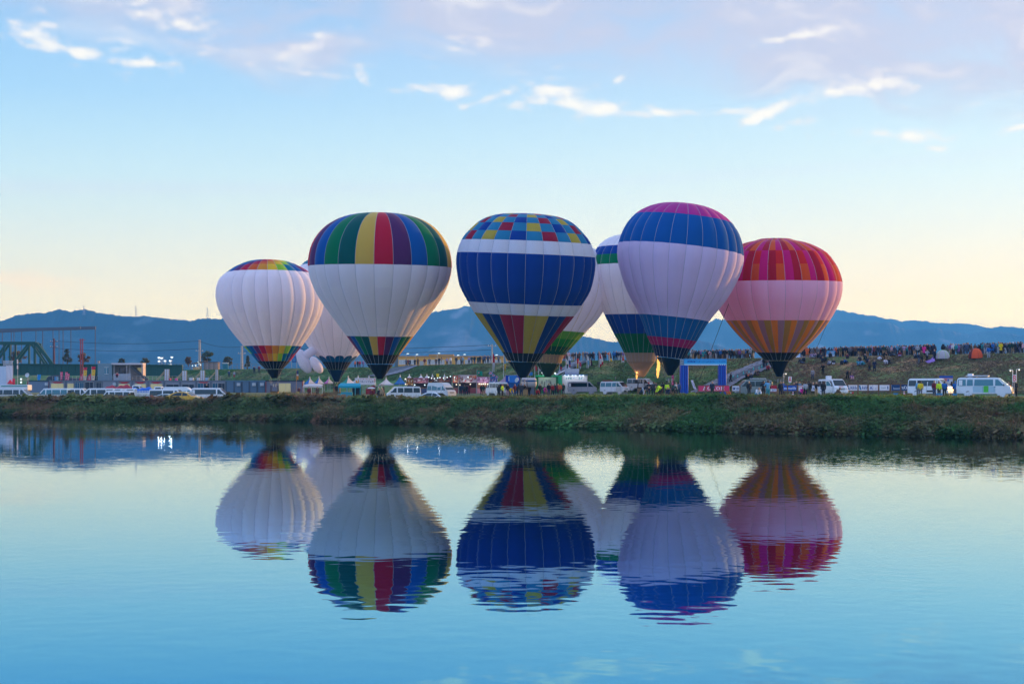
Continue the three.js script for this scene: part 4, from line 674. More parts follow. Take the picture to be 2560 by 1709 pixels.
// trees
const leafMats = [[0.05, 0.085, 0.035], [0.075, 0.09, 0.035], [0.14, 0.095, 0.045], [0.1, 0.11, 0.045]].map((c) => new THREE.MeshPhysicalMaterial({ color: new THREE.Color().setRGB(...c), roughness: 1, transmission: 0.3, thickness: 0, side: THREE.DoubleSide }));
function tree(px, y0, y1, wpx, D, kind, mat, label, seed) {
  const R = rng(seed), base = [wx(px, D), wy(y1 + 3, D), -D], H = (y1 + 3 - y0) / F * D, W = wpx / F * D, o = thing('tree', label, 'tree', base), limbs = [], leaves = [];
  limbs.push(new THREE.CylinderGeometry(0.05, 0.2, H * 0.8, 7).translate(0, H * 0.4, 0));
  const tips = [];
  for (let i = 0; i < 22; i++) { const t = 0.25 + 0.7 * R(), a = R() * 6.28, reach = W * 0.5 * (kind === 'cone' ? 1.05 - t * 0.85 : Math.sqrt(Math.max(0.05, 1 - (2 * t - 1.15) ** 2))) * (0.6 + 0.5 * R()), tip = [Math.cos(a) * reach, H * (t + (kind === 'cone' ? 0.02 : 0.06)), Math.sin(a) * reach]; tips.push(tip); limbs.push(bar([0, H * (t - 0.12), 0], tip, 0.035, 4)); }
  tips.push([0, H * 0.96, 0]);
  for (const t of tips) for (let k = 0; k < 46; k++) { const s = 0.13 + 0.16 * R(), q = W * 0.13; const g = new THREE.PlaneGeometry(s, s * 1.6).rotateX(R() * 6).rotateY(R() * 6).translate(t[0] + (R() + R() - 1) * q * 1.3, t[1] + (R() + R() - 1) * q, t[2] + (R() + R() - 1) * q * 1.3); leaves.push(g); }
  part('trunk', limbs, M(0.08, 0.055, 0.04, 0.9), o); const c = part('crown', leaves, mat, o); c.userData.kind = 'stuff';
}
tree(44, 880, 910, 36, 420, 'round', leafMats[2], 'brown tree seen through the bridge truss', 21);
tree(167, 873, 909, 26, 420, 'cone', leafMats[1], 'pointed tree between the maroon pole and the red mast', 22);
tree(207, 884, 909, 26, 425, 'round', leafMats[2], 'low brownish tree right behind the red mast', 23);
tree(303, 896, 912, 12, 425, 'round', leafMats[1], 'small tree top over the deck cabin roof', 24);
tree(361, 896, 912, 18, 425, 'round', leafMats[3], 'small yellowish tree right of the deck cabin', 25);
tree(517, 880, 906, 29, 420, 'round', leafMats[0], 'dark round tree behind the wooden shed', 26);
tree(569, 892, 922, 22, 412, 'round', leafMats[3], 'olive tree behind the portable toilet', 27);
tree(618, 889, 926, 15, 405, 'cone', leafMats[1], 'thin young tree under the leftmost balloon', 28);
tree(470, 893, 912, 16, 425, 'round', leafMats[2], 'faint bare tree left of the wooden shed', 29);

{ // wooden shed with open porch on the levee
  const D = 398, s = D / F, o = thing('wooden_shed', 'wooden shed with flat roof and lit open porch on the levee', 'shed', [wx(512, D), wy(925, D), -D]), h = 21 * s;
  for (let i = 0; i < 12; i++) part('plank', box(1.02 * 34 * s / 12 * 0.96, h * 0.9, 0.08, (i - 5.5) * 34 * s / 12 + 17 * s, h * 0.45, 1.5 + (i % 3) * 0.012), M(0.22 + 0.05 * (i % 4), 0.18 + 0.035 * (i % 4), 0.17 + 0.03 * (i % 4), 0.9), o);
  part('wall', [box(34 * s, h * 0.88, 0.1, 17 * s, h * 0.44, -1.5), box(0.1, h * 0.88, 3, 34 * s, h * 0.44, 0)], M(0.2, 0.16, 0.14, 0.9), o);
  part('roof', [box(38 * s, 0.16, 3.6, 17 * s, h * 0.94, 0), beam([-36 * s, h * 0.74, 0], [2 * s, h * 1.06, 0], 0.14, 3.8)], M(0.1, 0.09, 0.1, 0.8), o);
  for (const x of [-33, -20, -6]) part('post', bar([x * s, 0, 1.4], [x * s, h * 0.9, 1.4], 0.09), wood, o);
  part('counter', box(22 * s, 0.9, 0.7, -18 * s, 0.45, 0.8), wood, o);
  for (const [x, y] of [[-12, 16], [-28, 11], [-20, 11], [-8, 13], [-14, 20]]) bulb(o, x * s, y * s, 1.7, 0.16, coolBulb);
  lampLight(o, -18 * s, 12 * s, 2.2, 30, [0.8, 0.95, 1]);
}
{ const D = 396, o = thing('portable_toilet', 'teal portable toilet with white roof right of the wooden shed', 'toilet', [wx(563.5, D), wy(925.5, D), -D]); part('cabin', box(1.5, 1.85, 1.1, 0, 0.95, 0, 0.05), M(0.01, 0.16, 0.22, 0.5), o); part('roof', box(1.6, 0.2, 1.2, 0, 1.98, 0, 0.06), whitePaint, o); part('door', box(0.7, 1.6, 0.04, 0, 0.9, 0.56), M(0.01, 0.12, 0.18, 0.5), o); }
{ // railing along the levee top at the left
  const o = thing('levee_railing', 'thin mesh railing along the levee top left of the balloons', 'railing', [wx(540, 396), wy(926, 396), -396]), s = 396 / F, m = M(0.18, 0.19, 0.22, 0.6);
  for (let px = 400; px <= 668; px += 12) part('post', bar([(px - 540) * s, 0, 0], [(px - 540) * s, 17 * s, 0], 0.05, 5), m, o);
  for (const y of [17, 9]) part('rail', beam([-140 * s, y * s, 0], [128 * s, y * s, 0], 0.06, 0.06), m, o);
}
for (const [px, ys, D, label] of [[397, [894, 903], 392, 'floodlight stand with two lamps at the left end of the lamp row'], [404, [895], 400, 'short floodlight stand second in the lamp row'], [412, [902], 396, 'floodlight stand in the middle of the lamp row, over the white panels'], [425, [902, 912], 392, 'floodlight stand with twin low lamps'], [429, [893], 398, 'tall red-tipped floodlight stand at the right end of the lamp row']]) {
  const o = thing('floodlight', label, 'floodlight', [wx(px, D), wy(938, D), -D], 0), s = D / F; part('stand', bar([0, 0, 0], [0, (938 - ys[0]) * s, 0], 0.07), poleGrey, o);
  for (const y of ys) { part('housing', box(0.7, 0.5, 0.3, 0, (938 - y) * s, 0.05, 0.05), M(0.6, 0.62, 0.66, 0.5), o); part('lamp', box(0.5, 0.36, 0.05, 0, (938 - y) * s, 0.24), coolBulb, o); }
  lampLight(o, 0, (938 - ys[0]) * s, 0.7, 26, [0.8, 0.95, 1]);
}
// ---------------------------------------------------------------- container row along the left
{
  const rowD = (px) => lerp(305, 286, (px - 67) / 690), grey = [0.26, 0.27, 0.33], blueGrey = [0.12, 0.2, 0.3];
  const unit = (a, b, label, o) => {
    const D = rowD((a + b) / 2), s = D / F, w = (b - a) * s - 0.04, X = wx((a + b) / 2, D), y0 = landH(X, D), h = wy(o.top ?? 951, D) - y0, t = thing('container', label, o.cat ?? 'container', [X, y0, -D], 0, 'container booths'), c = M(...(o.color ?? grey), 0.6);
    part('body', [box(w, h - 0.1, 2.3, 0, h / 2 - 0.05, -1.2)], c, t);
    const n = Math.max(4, Math.round(w / 0.5)); if (o.ribs !== false) for (let i = 0; i < n; i++) part('rib', box(w / n * 0.5, h - 0.5, 0.05, -w / 2 + (i + 0.5) * w / n, h / 2 - 0.05, -0.03), c, t);
    part('roof_edge', box(w + 0.06, 0.22, 2.5, 0, h - 0.06, -1.18), M(...(o.edge ?? [0.16, 0.18, 0.22]), 0.6), t);
    for (const x of [-1, 1]) part('corner_post', box(0.16, h - 0.2, 0.12, x * (w / 2 - 0.08), h / 2 - 0.1, 0.0), M(...(o.post ?? [0.14, 0.16, 0.2]), 0.6), t);
    if (o.bunting) { const g = new THREE.Shape(); g.moveTo(-w * 0.36, 0); g.lineTo(w * 0.36, 0); g.lineTo(0, -0.55); part('bunting', new THREE.ExtrudeGeometry(g, { depth: 0.02, bevelEnabled: false }).translate(0, h - 0.28, 0.03), M(0.5, 0.012, 0.02, 0.6), t); }
    for (const [x0, x1, yb, yt, kind] of o.open ?? []) { const W = (x1 - x0) * s, cx = ((x0 + x1) / 2 - (a + b) / 2) * s, hh = yt - yb; part(kind === 'lit' ? 'lit_window' : kind === 'door' ? 'door' : 'opening', box(W, hh, 0.04, cx, yb + hh / 2, 0.05), kind === 'lit' ? litWindow : kind === 'door' ? M(0.01, 0.1, 0.18, 0.5) : M(0.02, 0.03, 0.05, 0.6), t); part('frame', [box(W + 0.12, 0.08, 0.07, cx, yt + 0.02, 0.05), box(0.06, hh, 0.07, cx - W / 2 - 0.03, yb + hh / 2, 0.05), box(0.06, hh, 0.07, cx + W / 2 + 0.03, yb + hh / 2, 0.05), box(0.05, hh, 0.07, cx + W * 0.08, yb + hh / 2, 0.06)], M(0.4, 0.38, 0.38, 0.5), t); }
    if (o.unitBox) { const u = part('air_conditioner', box(0.7, 0.6, 0.3, o.unitBox * w, h - 0.8, 0.2, 0.03), M(0.6, 0.62, 0.66, 0.5), t); part('fan', new THREE.TorusGeometry(0.2, 0.02, 6, 16).translate(o.unitBox * w, h - 0.8, 0.36), M(0.3, 0.3, 0.32, 0.5), u); }
    return t;
  };
  unit(67, 122, 'grey-blue container with red corner posts at the left end of the row', { color: [0.17, 0.23, 0.33], post: [0.2, 0.04, 0.06], edge: [0.02, 0.06, 0.07], unitBox: 0.4 });
  unit(122, 164, 'grey container booth with yellow-lit window under red bunting, second from the left', { bunting: true, open: [[127, 158, 0.1, 1.9, 'lit']] });
  unit(164, 185, 'narrow grey container with a curtained lit doorway', { open: [[168, 183, 0.1, 1.9, 'lit']] });
  unit(185, 210, 'container with two teal doors', { color: [0.02, 0.13, 0.2], open: [[187, 197, 0.1, 2.1, 'door'], [199, 208, 0.1, 2.1, 'door']] });
  unit(210, 237, 'container with a wide dark opening and shelves', { open: [[212, 232, 0.1, 2.2, 'dark']] });
  unit(237, 254, 'narrow container with dark green curtain', { color: [0.05, 0.09, 0.1], open: [[240, 252, 0.1, 2.1, 'dark']] });
  unit(254, 290, 'plain grey container under the deck cabin', { unitBox: 0.4, ribs: true });
  unit(290, 330, 'container booth with red bunting behind the red-covered truck', { bunting: true, open: [[296, 324, 0.1, 1.8, 'lit']] });
  unit(330, 370, 'container booth with red bunting behind the two covered trucks', { bunting: true, open: [[336, 364, 0.1, 1.8, 'lit']] });
  unit(370, 410, 'container booth with red bunting and yellow panel, right of the blue tarpaulin', { bunting: true, open: [[376, 405, 0.1, 1.8, 'lit']] });
  unit(410, 450, 'grey container behind the high-roofed minibus, left half', { open: [[415, 446, 0.1, 1.7, 'dark']] });
  unit(450, 490, 'grey container behind the high-roofed minibus, right half', { open: [[455, 484, 0.1, 1.7, 'dark']] });
  unit(490, 527, 'container booth with red bunting over the long white van', { bunting: true, open: [[494, 507, 0.1, 1.9, 'door'], [509, 523, 0.1, 1.9, 'dark']] });
  unit(527, 564, 'container booth with blue counter and tall dark windows', { open: [[531, 543, 0.1, 1.9, 'door'], [545, 561, 0.1, 1.9, 'dark']] });
  [[564, 585, 'first'], [585, 604, 'second'], [604, 623, 'third'], [623, 643, 'fourth'], [643, 663, 'fifth']].forEach(([a, b, n], i) => unit(a, b, `${n} narrow blue-grey storage container right of the booth with tall dark windows`, { color: blueGrey, edge: [0.1, 0.2, 0.28], post: [0.07, 0.1, 0.14], unitBox: i % 2 === 1 || i === 4 ? 0.1 : 0 }));
  unit(663, 757, 'long dark grey container with red corner posts and lit window under the leftmost balloon', { color: [0.19, 0.19, 0.25], edge: [0.03, 0.04, 0.06], post: [0.3, 0.03, 0.03], open: [[697, 726, 0.1, 1.9, 'lit']], ribs: true });
  // on the roofs
  const roofAt = (px, dz = 0.8) => { const D = rowD(px) + dz; return [wx(px, D), wy(951, rowD(px)) + 0.04, -D]; };
  const o = thing('roof_railing', 'thin grey railing along the container roofs', 'railing', roofAt(310, 0.3)), s = 297 / F;
  for (let px = 130; px <= 556; px += 10) { const q = roofAt(px, 0.3); part('post', bar([q[0] - o.position.x, 0, q[2] - o.position.z], [q[0] - o.position.x, 0.9, q[2] - o.position.z], 0.03, 4), poleGrey, o); }
  { const a = roofAt(130, 0.3), b = roofAt(556, 0.3); for (const y of [0.45, 0.9]) part('rail', bar([a[0] - o.position.x, y, a[2] - o.position.z], [b[0] - o.position.x, y, b[2] - o.position.z], 0.025, 4), poleGrey, o); }
  [[410, 422.5, 923], [454, 466.5, 927], [499.5, 511.5, 926], [537.5, 545, 924.5]].forEach(([a, b, y], i) => {
    const q = roofAt((a + b) / 2, 1.2), h = (951 - y) * s, w = (b - a) * s, t = thing('sign_panel', ['white panel with timber braces on the container roof, leftmost', 'white panel with timber braces on the roof, second from left', 'white panel with timber braces on the roof, third from left', 'narrow white panel with timber braces on the roof, rightmost'][i], 'panel', q, 0, 'braced white panels on the container roofs');
    part('panel', box(w, h, 0.08, 0, h / 2, 0), M(0.66, 0.68, 0.74, 0.6), t);
    for (const f of [-0.45, 0, 0.45]) part('batten', box(0.08, h, 0.06, f * w, h / 2, 0.07), wood, t);
    for (const f of [-0.5, -0.2]) part('brace', bar([f * w, h * 0.8, -0.05], [f * w - h * 0.75, 0, -0.1], 0.06, 5), M(0.55, 0.4, 0.22, 0.8), t);
  });
  [[473, 483, 7, [0.68, 0.7, 0.74], 'white cool box on the container roof, left of the third panel'], [492, 498, 7, [0.68, 0.7, 0.74], 'white cool box just left of the third braced panel'], [513, 522, 7, [0.3, 0.5, 0.7], 'blue and white cool box right of the third braced panel'], [437, 443, 6, [0.7, 0.05, 0.35], 'pink crate on the roof left of the second braced panel'], [422.5, 426.5, 6, [0.6, 0.06, 0.08], 'red bag on the roof beside the first braced panel'], [136, 144, 9, [0.02, 0.25, 0.55], 'blue box on the container roof near the pink banners']].forEach(([a, b, hp, c, label], i) => { const w = (b - a) * s, h = hp * s, t = thing('roof_box', label, i === 4 ? 'bag' : i > 2 ? 'crate' : 'cool box', roofAt((a + b) / 2, 0.9)); part('body', box(w, h * 0.8, 0.5, 0, h * 0.4, 0, 0.03), M(...c, 0.5), t); part('lid', box(w * 1.04, h * 0.18, 0.54, 0, h * 0.9, 0, 0.03), M(...c.map((x) => Math.min(0.8, x * 1.15)), 0.5), t); });
  // upright advertising banners
  const nobori = (px, y0, wpx, label, cloths, lean = 0) => { const t = thing('banner_flag', label, 'banner', roofAt(px, 0.6)), h = (951 - y0) * s, w = wpx * s; part('pole', bar([-w / 2, 0, 0], [-w / 2 + lean, h + 0.05, 0], 0.025, 5), whitePaint, t); cloths.forEach(([f0, f1, mat]) => part('cloth', grid(7, 9, (i, j) => [-w / 2 + lean * lerp(f0, f1, j / 8) + w * i / 6 * (1 - 0.25 * (1 - lerp(f0, f1, j / 8))), lerp(f0, f1, j / 8) * h, Math.sin(i * 1.2 + j * 0.5) * 0.05]), mat, t)); return t; };
  const pinkP = printMat(canvasTex(32, 96, (g) => { g.fillStyle = '#e23a6c'; g.fillRect(0, 0, 32, 96); g.strokeStyle = '#fff'; g.lineWidth = 3; glyphs(g, 'バ', 6, 8, 20); glyphs(g, 'ル', 6, 36, 20); glyphs(g, 'ス', 6, 64, 20); }), { side: THREE.DoubleSide }), yel = printMat(canvasTex(32, 96, (g) => { g.fillStyle = '#f1c03a'; g.fillRect(0, 0, 32, 96); g.fillStyle = '#f4d9c0'; g.fillRect(0, 56, 32, 40); g.strokeStyle = '#c05a20'; g.lineWidth = 2.5; glyphs(g, 'フ', 6, 8, 18); glyphs(g, 'ェ', 6, 34, 18); glyphs(g, 'ス', 6, 62, 18); }), { side: THREE.DoubleSide }), redC = std([0.65, 0.01, 0.05], 0.6, { side: THREE.DoubleSide });
  nobori(153, 929.5, 6.5, 'tall pink banner on the container roof, left of the pink pair', [[0.05, 1, pinkP]]);
  nobori(165.5, 930, 6.5, 'left banner of the pink pair on the container roof', [[0.05, 1, pinkP]]); nobori(170.5, 934, 5, 'right, shorter banner of the pink pair', [[0.05, 1, pinkP]]);
  nobori(212.5, 918, 9, 'red and yellow banner left of the deck cabin, first of two', [[0.02, 0.78, yel], [0.78, 1, redC]]); nobori(233, 916, 10, 'red and yellow banner next to the deck cabin, second of two', [[0.02, 0.78, yel], [0.78, 1, redC]]);
  nobori(97, 936, 9.5, 'short blue banner on the leftmost container', [[0.05, 1, std([0.01, 0.25, 0.6], 0.6, { side: THREE.DoubleSide })]]);
  [[201.5, 'red teardrop flag left of the first red and yellow banner'], [222, 'red teardrop flag between the two red and yellow banners']].forEach(([px, label]) => { const t = thing('teardrop_flag', label, 'flag', roofAt(px, 0.4)), sh = new THREE.Shape(), u = s; sh.moveTo(4.5 * u, 0); sh.lineTo(-4.5 * u, 0); sh.bezierCurveTo(-4.6 * u, 9 * u, 0, 16 * u, 4.5 * u, 16.5 * u); part('cloth', new THREE.ExtrudeGeometry(sh, { depth: 0.02, bevelEnabled: false }), redC, t); part('pole', bar([4.6 * u, 0, 0], [4.6 * u, 17 * u, 0], 0.03, 5), whitePaint, t); part('print', sheet(1.3 * u, 9 * u, 0.6 * u, 6 * u, 0.03), M(0.75, 0.7, 0.72, 0.6), t); });
  // cabin and open deck room upstairs
  const c = thing('deck_cabin', 'upstairs cabin of blue-grey ribbed steel with an open-fronted deck room and stair', 'cabin', roofAt(261, 1.4)), H = 43.5 * s, cw = 36 * s;
  part('cabin_wall', box(cw, H, 2.2, 0, H / 2, -1.1), M(0.2, 0.3, 0.36, 0.6), c); for (let i = 0; i < 13; i++) part('rib', box(cw / 26, H - 0.2, 0.05, (i - 6) * cw / 13, H / 2, 0.03), M(0.22, 0.32, 0.38, 0.6), c);
  part('cabin_window', box(9.5 * s, 16 * s, 0.06, 4.5 * s, 25 * s, 0.08), glassTeal, c); part('window_frame', [box(0.07, 17 * s, 0.09, 4.5 * s, 25 * s, 0.08), box(10.5 * s, 0.08, 0.09, 4.5 * s, 33 * s, 0.08), box(10.5 * s, 0.08, 0.09, 4.5 * s, 16.5 * s, 0.08)], whitePaint, c);
  const dx = 18 * s, dw = 79 * s;
  part('deck_roof', box(dw, 4.5 * s, 2.6, dx + dw / 2, H - 1.6 * s, -1.0), M(0.62, 0.55, 0.58, 0.6), c); part('back_wall', box(dw, H - 4 * s, 0.12, dx + dw / 2, H / 2 - 2 * s, -2.2), M(0.3, 0.28, 0.28, 0.8), c);
  for (const x of [6, 38, 46, 76]) part('deck_post', box(0.1, H - 4 * s, 0.1, dx + x * s, H / 2 - 2 * s, 0.05), M(0.55, 0.5, 0.5, 0.6), c);
  for (const [x, w] of [[16, 10], [28, 10], [64, 11]]) part('deck_window', box(w * s, 15 * s, 0.06, dx + x * s, 25 * s, -2.1), x > 60 ? litWindow : glassDark, c);
  part('deck_panel', box(44 * s, 17 * s, 0.08, dx + 26 * s, 8.6 * s, 0.02), M(0.36, 0.38, 0.42, 0.6), c); part('side_wall', box(0.12, H - 4 * s, 2.2, dx + dw - 0.06, H / 2 - 2 * s, -1.1), M(0.62, 0.5, 0.46, 0.7), c);
  part('stair_stringer', [beam([dx + 48 * s, 36 * s, 0.25], [dx + 89 * s, 0.1, 0.25], 0.5, 0.12), beam([dx + 48 * s, 36 * s, -0.75], [dx + 89 * s, 0.1, -0.75], 0.5, 0.12)], M(0.05, 0.055, 0.06, 0.6), c); for (let i = 0; i < 12; i++) part('step', box(0.32, 0.05, 1.0, dx + lerp(49, 88, i / 11) * s, lerp(35, 1, i / 11) * s, -0.25), M(0.1, 0.1, 0.11, 0.6), c);
  part('roof_speaker', cyl(0.22, 0.3, 0.5, -17 * s, H, -0.4, 10), M(0.4, 0.34, 0.34, 0.6), c);
  one('stage_roof', 'black tented stage cover behind the pink banners', 'stage', grid(10, 6, (i, j) => { const X = lerp(wx(121, 322), wx(240, 322), i / 9); return [X, wy(lerp(951, 936, Math.sin(Math.PI * Math.min(1, j / 5 + 0.02)) * (0.7 + 0.3 * Math.sin(i * 0.9))), 322), -322 - j * 0.8 + 2]; }), std([0.01, 0.016, 0.022], 0.8, { side: THREE.DoubleSide }));
}
{ // white hoardings, lamps and dish at the left edge
  const D = 262, s = D / F, G = (px) => [wx(px, D), landH(wx(px, D), D), -D];
  const h = (px, w, y0, c, label) => { const q = G(px), t = thing('hoarding', label, 'hoarding', q), H = wy(y0, D) - q[1]; part('sheet', grid(9, 9, (i, j) => [(i / 8 - 0.5) * w * s, j / 8 * H, Math.sin(i * 1.3 + j) * 0.05 + 0.1]), std(c, 0.7, { side: THREE.DoubleSide }), t); for (const x of [-0.5, 0, 0.5]) part('frame_tube', bar([x * w * s, 0, 0], [x * w * s, H + (px > 14 ? 0.1 : 0.05), 0], 0.05, 6), poleGrey, t); for (const y of [0.3, 0.62, 0.98]) part('frame_tube', bar([-w * s / 2, y * H, 0], [w * s / 2, y * H, 0], 0.04, 6), poleGrey, t); return t; };
  h(5, 20, 915, [0.55, 0.64, 0.8], 'pale blue hoarding at the left edge of the picture'); const t = h(23, 16, 914, [0.72, 0.66, 0.74], 'pinkish white hoarding with bare poles on top, second from the left edge');
  for (let i = 0; i < 9; i++) part('top_pole', bar([(-15 + i * 2.7) * s, wy(914, D) - t.position.y, 0], [(-15 + i * 2.7) * s, wy(901, D) - t.position.y, 0], 0.06, 5), M(0.55, 0.55, 0.62, 0.5), t);
  { const q = G(43), o = thing('speaker_mast', 'slim mast with two white speaker columns right of the hoardings', 'mast', q); part('pole', bar([0, 0, 0], [0, wy(899, D) - q[1], 0], 0.04), poleGrey, o); for (const [a, b] of [[898, 909], [913, 922]]) part('speaker_column', box(0.2, (b - a) * s, 0.16, 0, wy(b, D) - q[1] + (b - a) * s / 2, 0.1, 0.03), M(0.7, 0.62, 0.66, 0.5), o); for (const x of [-0.7, 0.7]) part('leg', bar([0, 1.2, 0], [x, 0, 0.4], 0.03), poleGrey, o); }
  { const q = G(52), o = thing('work_light', 'bright white work lights on a stand before the truss bridge', 'work light', q); part('stand', bar([0, 0, 0], [0, wy(945, D) - q[1], 0], 0.04), poleGrey, o); for (const y of [947, 955.5]) { part('housing', box(0.36, 0.3, 0.2, 0, wy(y, D) - q[1], 0, 0.03), poleGrey, o); part('lamp', new THREE.SphereGeometry(0.15, 10, 8).translate(0, wy(y, D) - q[1], 0.15), coolBulb, o); } lampLight(o, 0, wy(950, D) - q[1], 0.6, 18, [0.9, 0.95, 1]); }
  { const q = G(69), o = thing('satellite_dish', 'white satellite dish on a tripod beside the leftmost container', 'dish', q), y = wy(938, D) - q[1]; part('reflector', new THREE.LatheGeometry([0, 0.1, 0.2, 0.3, 0.36, 0.42].map((r, i) => new THREE.Vector2(r, i * i * 0.008)), 16).rotateX(Math.PI / 2.6).rotateZ(0.5).translate(0, y, 0.2), std([0.6, 0.62, 0.68], 0.5, { side: THREE.DoubleSide }), o); for (const x of [-0.4, 0.3]) part('leg', bar([0, y, 0], [x, 0, 0.2], 0.03), poleGrey, o); }
  { const q = G(29), o = thing('red_stall', 'small red canopy before the hoardings', 'canopy', q), y = wy(961, D) - q[1]; part('canopy', new THREE.ConeGeometry(0.62, 0.8, 4, 1, true).rotateY(Math.PI / 4).translate(-0.2, y + 0.55, 0.4), std([0.6, 0.012, 0.03], 0.6, { side: THREE.DoubleSide }), o); part('back_sheet', box(0.45, 1.1, 0.05, 0.42, y + 0.55, 0.3), M(0.6, 0.012, 0.05, 0.6), o); for (const x of [-0.6, 0.2]) part('post', bar([x, 0, 0.4], [x, y + 0.25, 0.4], 0.03), poleGrey, o); }
  { const q = [wx(30, 240), landH(wx(30, 240), 240), -240], o = thing('long_trailer', 'long low white trailer with green stripe at the left edge', 'trailer', q), w = 76 * 240 / F, y1 = wy(961.5, 240) - q[1]; part('body', box(w, y1 - 0.7, 2.2, 0, 0.7 + (y1 - 0.7) / 2, -1.1, 0.06), M(0.66, 0.68, 0.76, 0.5), o); part('stripe', box(w * 0.86, 0.14, 0.04, w * 0.06, y1 - 0.2, 0.02), M(0.01, 0.3, 0.26, 0.5), o); for (const x of [-0.35, -0.25, 0.3]) wheel(o, x * w, -0.2, 0.42); part('chassis', box(w * 0.95, 0.2, 1.8, 0, 0.62, -1.1), trimMat, o); }
}
{ const D = 388, o = thing('blue_board', 'blue notice board on posts on the levee right of the leftmost balloon', 'board', [wx(735, D), wy(921, D), -D]), s = D / F; part('board', box(12 * s, 16 * s, 0.1, 0, 23 * s, 0), M(0.006, 0.08, 0.26, 0.5), o); for (const x of [-6.5, 6.5]) part('post', bar([x * s, 0, 0], [x * s, 32 * s, 0], 0.06), poleGrey, o); part('print', sheet(8 * s, 10 * s, 0, 23 * s, 0.055), M(0.03, 0.16, 0.4, 0.5), o); }

// ---------------------------------------------------------------- tents and stalls in the middle
const cloth2 = (c) => std(c, 0.75, { side: THREE.DoubleSide });
const tw = cloth2([0.7, 0.71, 0.75]), tb = cloth2([0.01, 0.16, 0.5]), tp = cloth2([0.72, 0.2, 0.45]), tg = cloth2([0.01, 0.3, 0.22]), tteal = cloth2([0.01, 0.36, 0.5]), tred = cloth2([0.6, 0.02, 0.06]);
function peakTent(px, D, wpx, y0, y1, label, colors, turn = 0.5) { // four-sided peaked canopy on legs; colors for its four roof faces
  const X = wx(px, D), gy = landH(X, D), w = px2m(wpx, D), h0 = wy(y1, D) - gy, h1 = wy(y0, D) - gy, t = thing('peaked_tent', label, 'tent', [X, gy, -D], turn, 'festival tents'), r = w / (2 * (Math.abs(Math.cos(turn)) + Math.abs(Math.sin(turn)))) * 1.02;
  colors.forEach((m, k) => { const a = k * Math.PI / 2, rot = (x, z) => [x * Math.cos(a) + z * Math.sin(a), -x * Math.sin(a) + z * Math.cos(a)]; part('roof_panel', grid(7, 9, (i, j) => { const f = j / 8, e = r * Math.pow(1 - f, 1.0), y = h0 + (h1 - h0) * Math.pow(f, 1.5), [x, z] = rot(lerp(-e, e, i / 6), e); return [x, y, z]; }), m, t); part('valance', grid(5, 2, (i, j) => { const [x, z] = rot(lerp(-r, r, i / 4), r + 0.005); return [x, h0 - 0.22 * (1 - j), z]; }), m, t); });
  part('finial', new THREE.ConeGeometry(0.14, 0.5, 8).translate(0, h1 + 0.1, 0), whitePaint, t);
  for (const [x, z] of [[-r, -r], [r, -r], [r, r], [-r, r]]) part('leg', bar([x, 0, z], [x, h0, z], 0.05, 6), poleGrey, t);
  return t;
}
peakTent(774, 256, 27, 944, 957, 'blue and white peaked tent right of the long grey container', [tw, tb, tw, tb], 0.7);
peakTent(797, 258, 27, 943, 957, 'blue and white peaked tent left of the pink tent', [tw, tb, tw, tb], 0.7);
peakTent(822, 256, 24, 944, 956, 'pink and white peaked tent under the scalloped balloon', [tw, tp, tw, tp], 0.7);
peakTent(870, 258, 42, 942, 958, 'green and white peaked tent right of the scalloped balloon skirt', [tw, tg, tw, tg], 0.7);
peakTent(895, 268, 30, 941, 954, 'white peaked tent behind the green and white one', [tw, tw, tw, tw], 0.6);
peakTent(922, 268, 30, 942, 954, 'white peaked tent behind the printed banner', [tw, tw, tw, tw], 0.6);
peakTent(965, 254, 38, 946, 960, 'white peaked tent under the striped balloon', [tw, tw, tw, tw], 0.5);
peakTent(1000, 252, 30, 940, 958, 'blue tent with a red panel right of the striped balloon', [tb, tred, tb, tb], 0.7);
[1023, 1052, 1067, 1081, 1111].forEach((px, i) => peakTent(px, 264, 24, 938, 947, `white tent peak showing over the stall banners, ${['first', 'second', 'third', 'fourth', 'fifth'][i]} after the blue and red tent`, [tw, i % 2 ? tw : tb, tw, tw], 0.6));
{ const D = 236, X = wx(783, D), gy = landH(X, D), o = thing('party_tent', 'flat white party tent in front of the blue and white peaked tents', 'tent', [X, gy, -D]), w = px2m(48, D), h = wy(965, D) - gy; part('roof', grid(11, 7, (i, j) => [(i / 10 - 0.5) * w, h + 0.42 * Math.sin(Math.PI * clamp(j / 6)) * Math.pow(Math.sin(Math.PI * (0.06 + 0.88 * i / 10)), 0.4), -1.6 + j / 6 * 2.6]), tw, o); part('valance', box(w, 0.28, 0.03, 0, h - 0.1, 1.02), tw, o); for (const x of [-0.5, -0.05, 0.5]) part('leg', bar([x * w, 0, 0.95], [x * w, h, 0.95], 0.05), whitePaint, o); part('table', box(w * 0.8, 0.08, 0.7, 0, 0.75, 0), wood, o); }
{ const D = 226, X = wx(875, D), gy = landH(X, D), o = thing('teal_stall', 'teal canopied stall in front of the green and white tent', 'stall', [X, gy, -D]), w = px2m(56, D), h = wy(965, D) - gy; part('canopy', grid(13, 8, (i, j) => [(i / 12 - 0.5) * w * (1 - 0.12 * j / 7), h + 0.5 * Math.sin(Math.PI / 2 * j / 7), 1.2 - j / 7 * 2.2]), tteal, o); part('valance', box(w, 0.3, 0.04, 0, h - 0.12, 1.2), tteal, o); for (const x of [-0.48, -0.1, 0.26, 0.48]) part('post', bar([x * w, 0, 1.1], [x * w, h, 1.1], 0.06), tteal, o); part('counter', box(w * 0.5, 0.9, 0.6, -w * 0.12, 0.45, 0.9, 0.03), tteal, o); part('back_cloth', box(w * 0.4, 1.7, 0.05, w * 0.28, 0.9, -0.6), M(0.02, 0.03, 0.05, 0.8), o); }
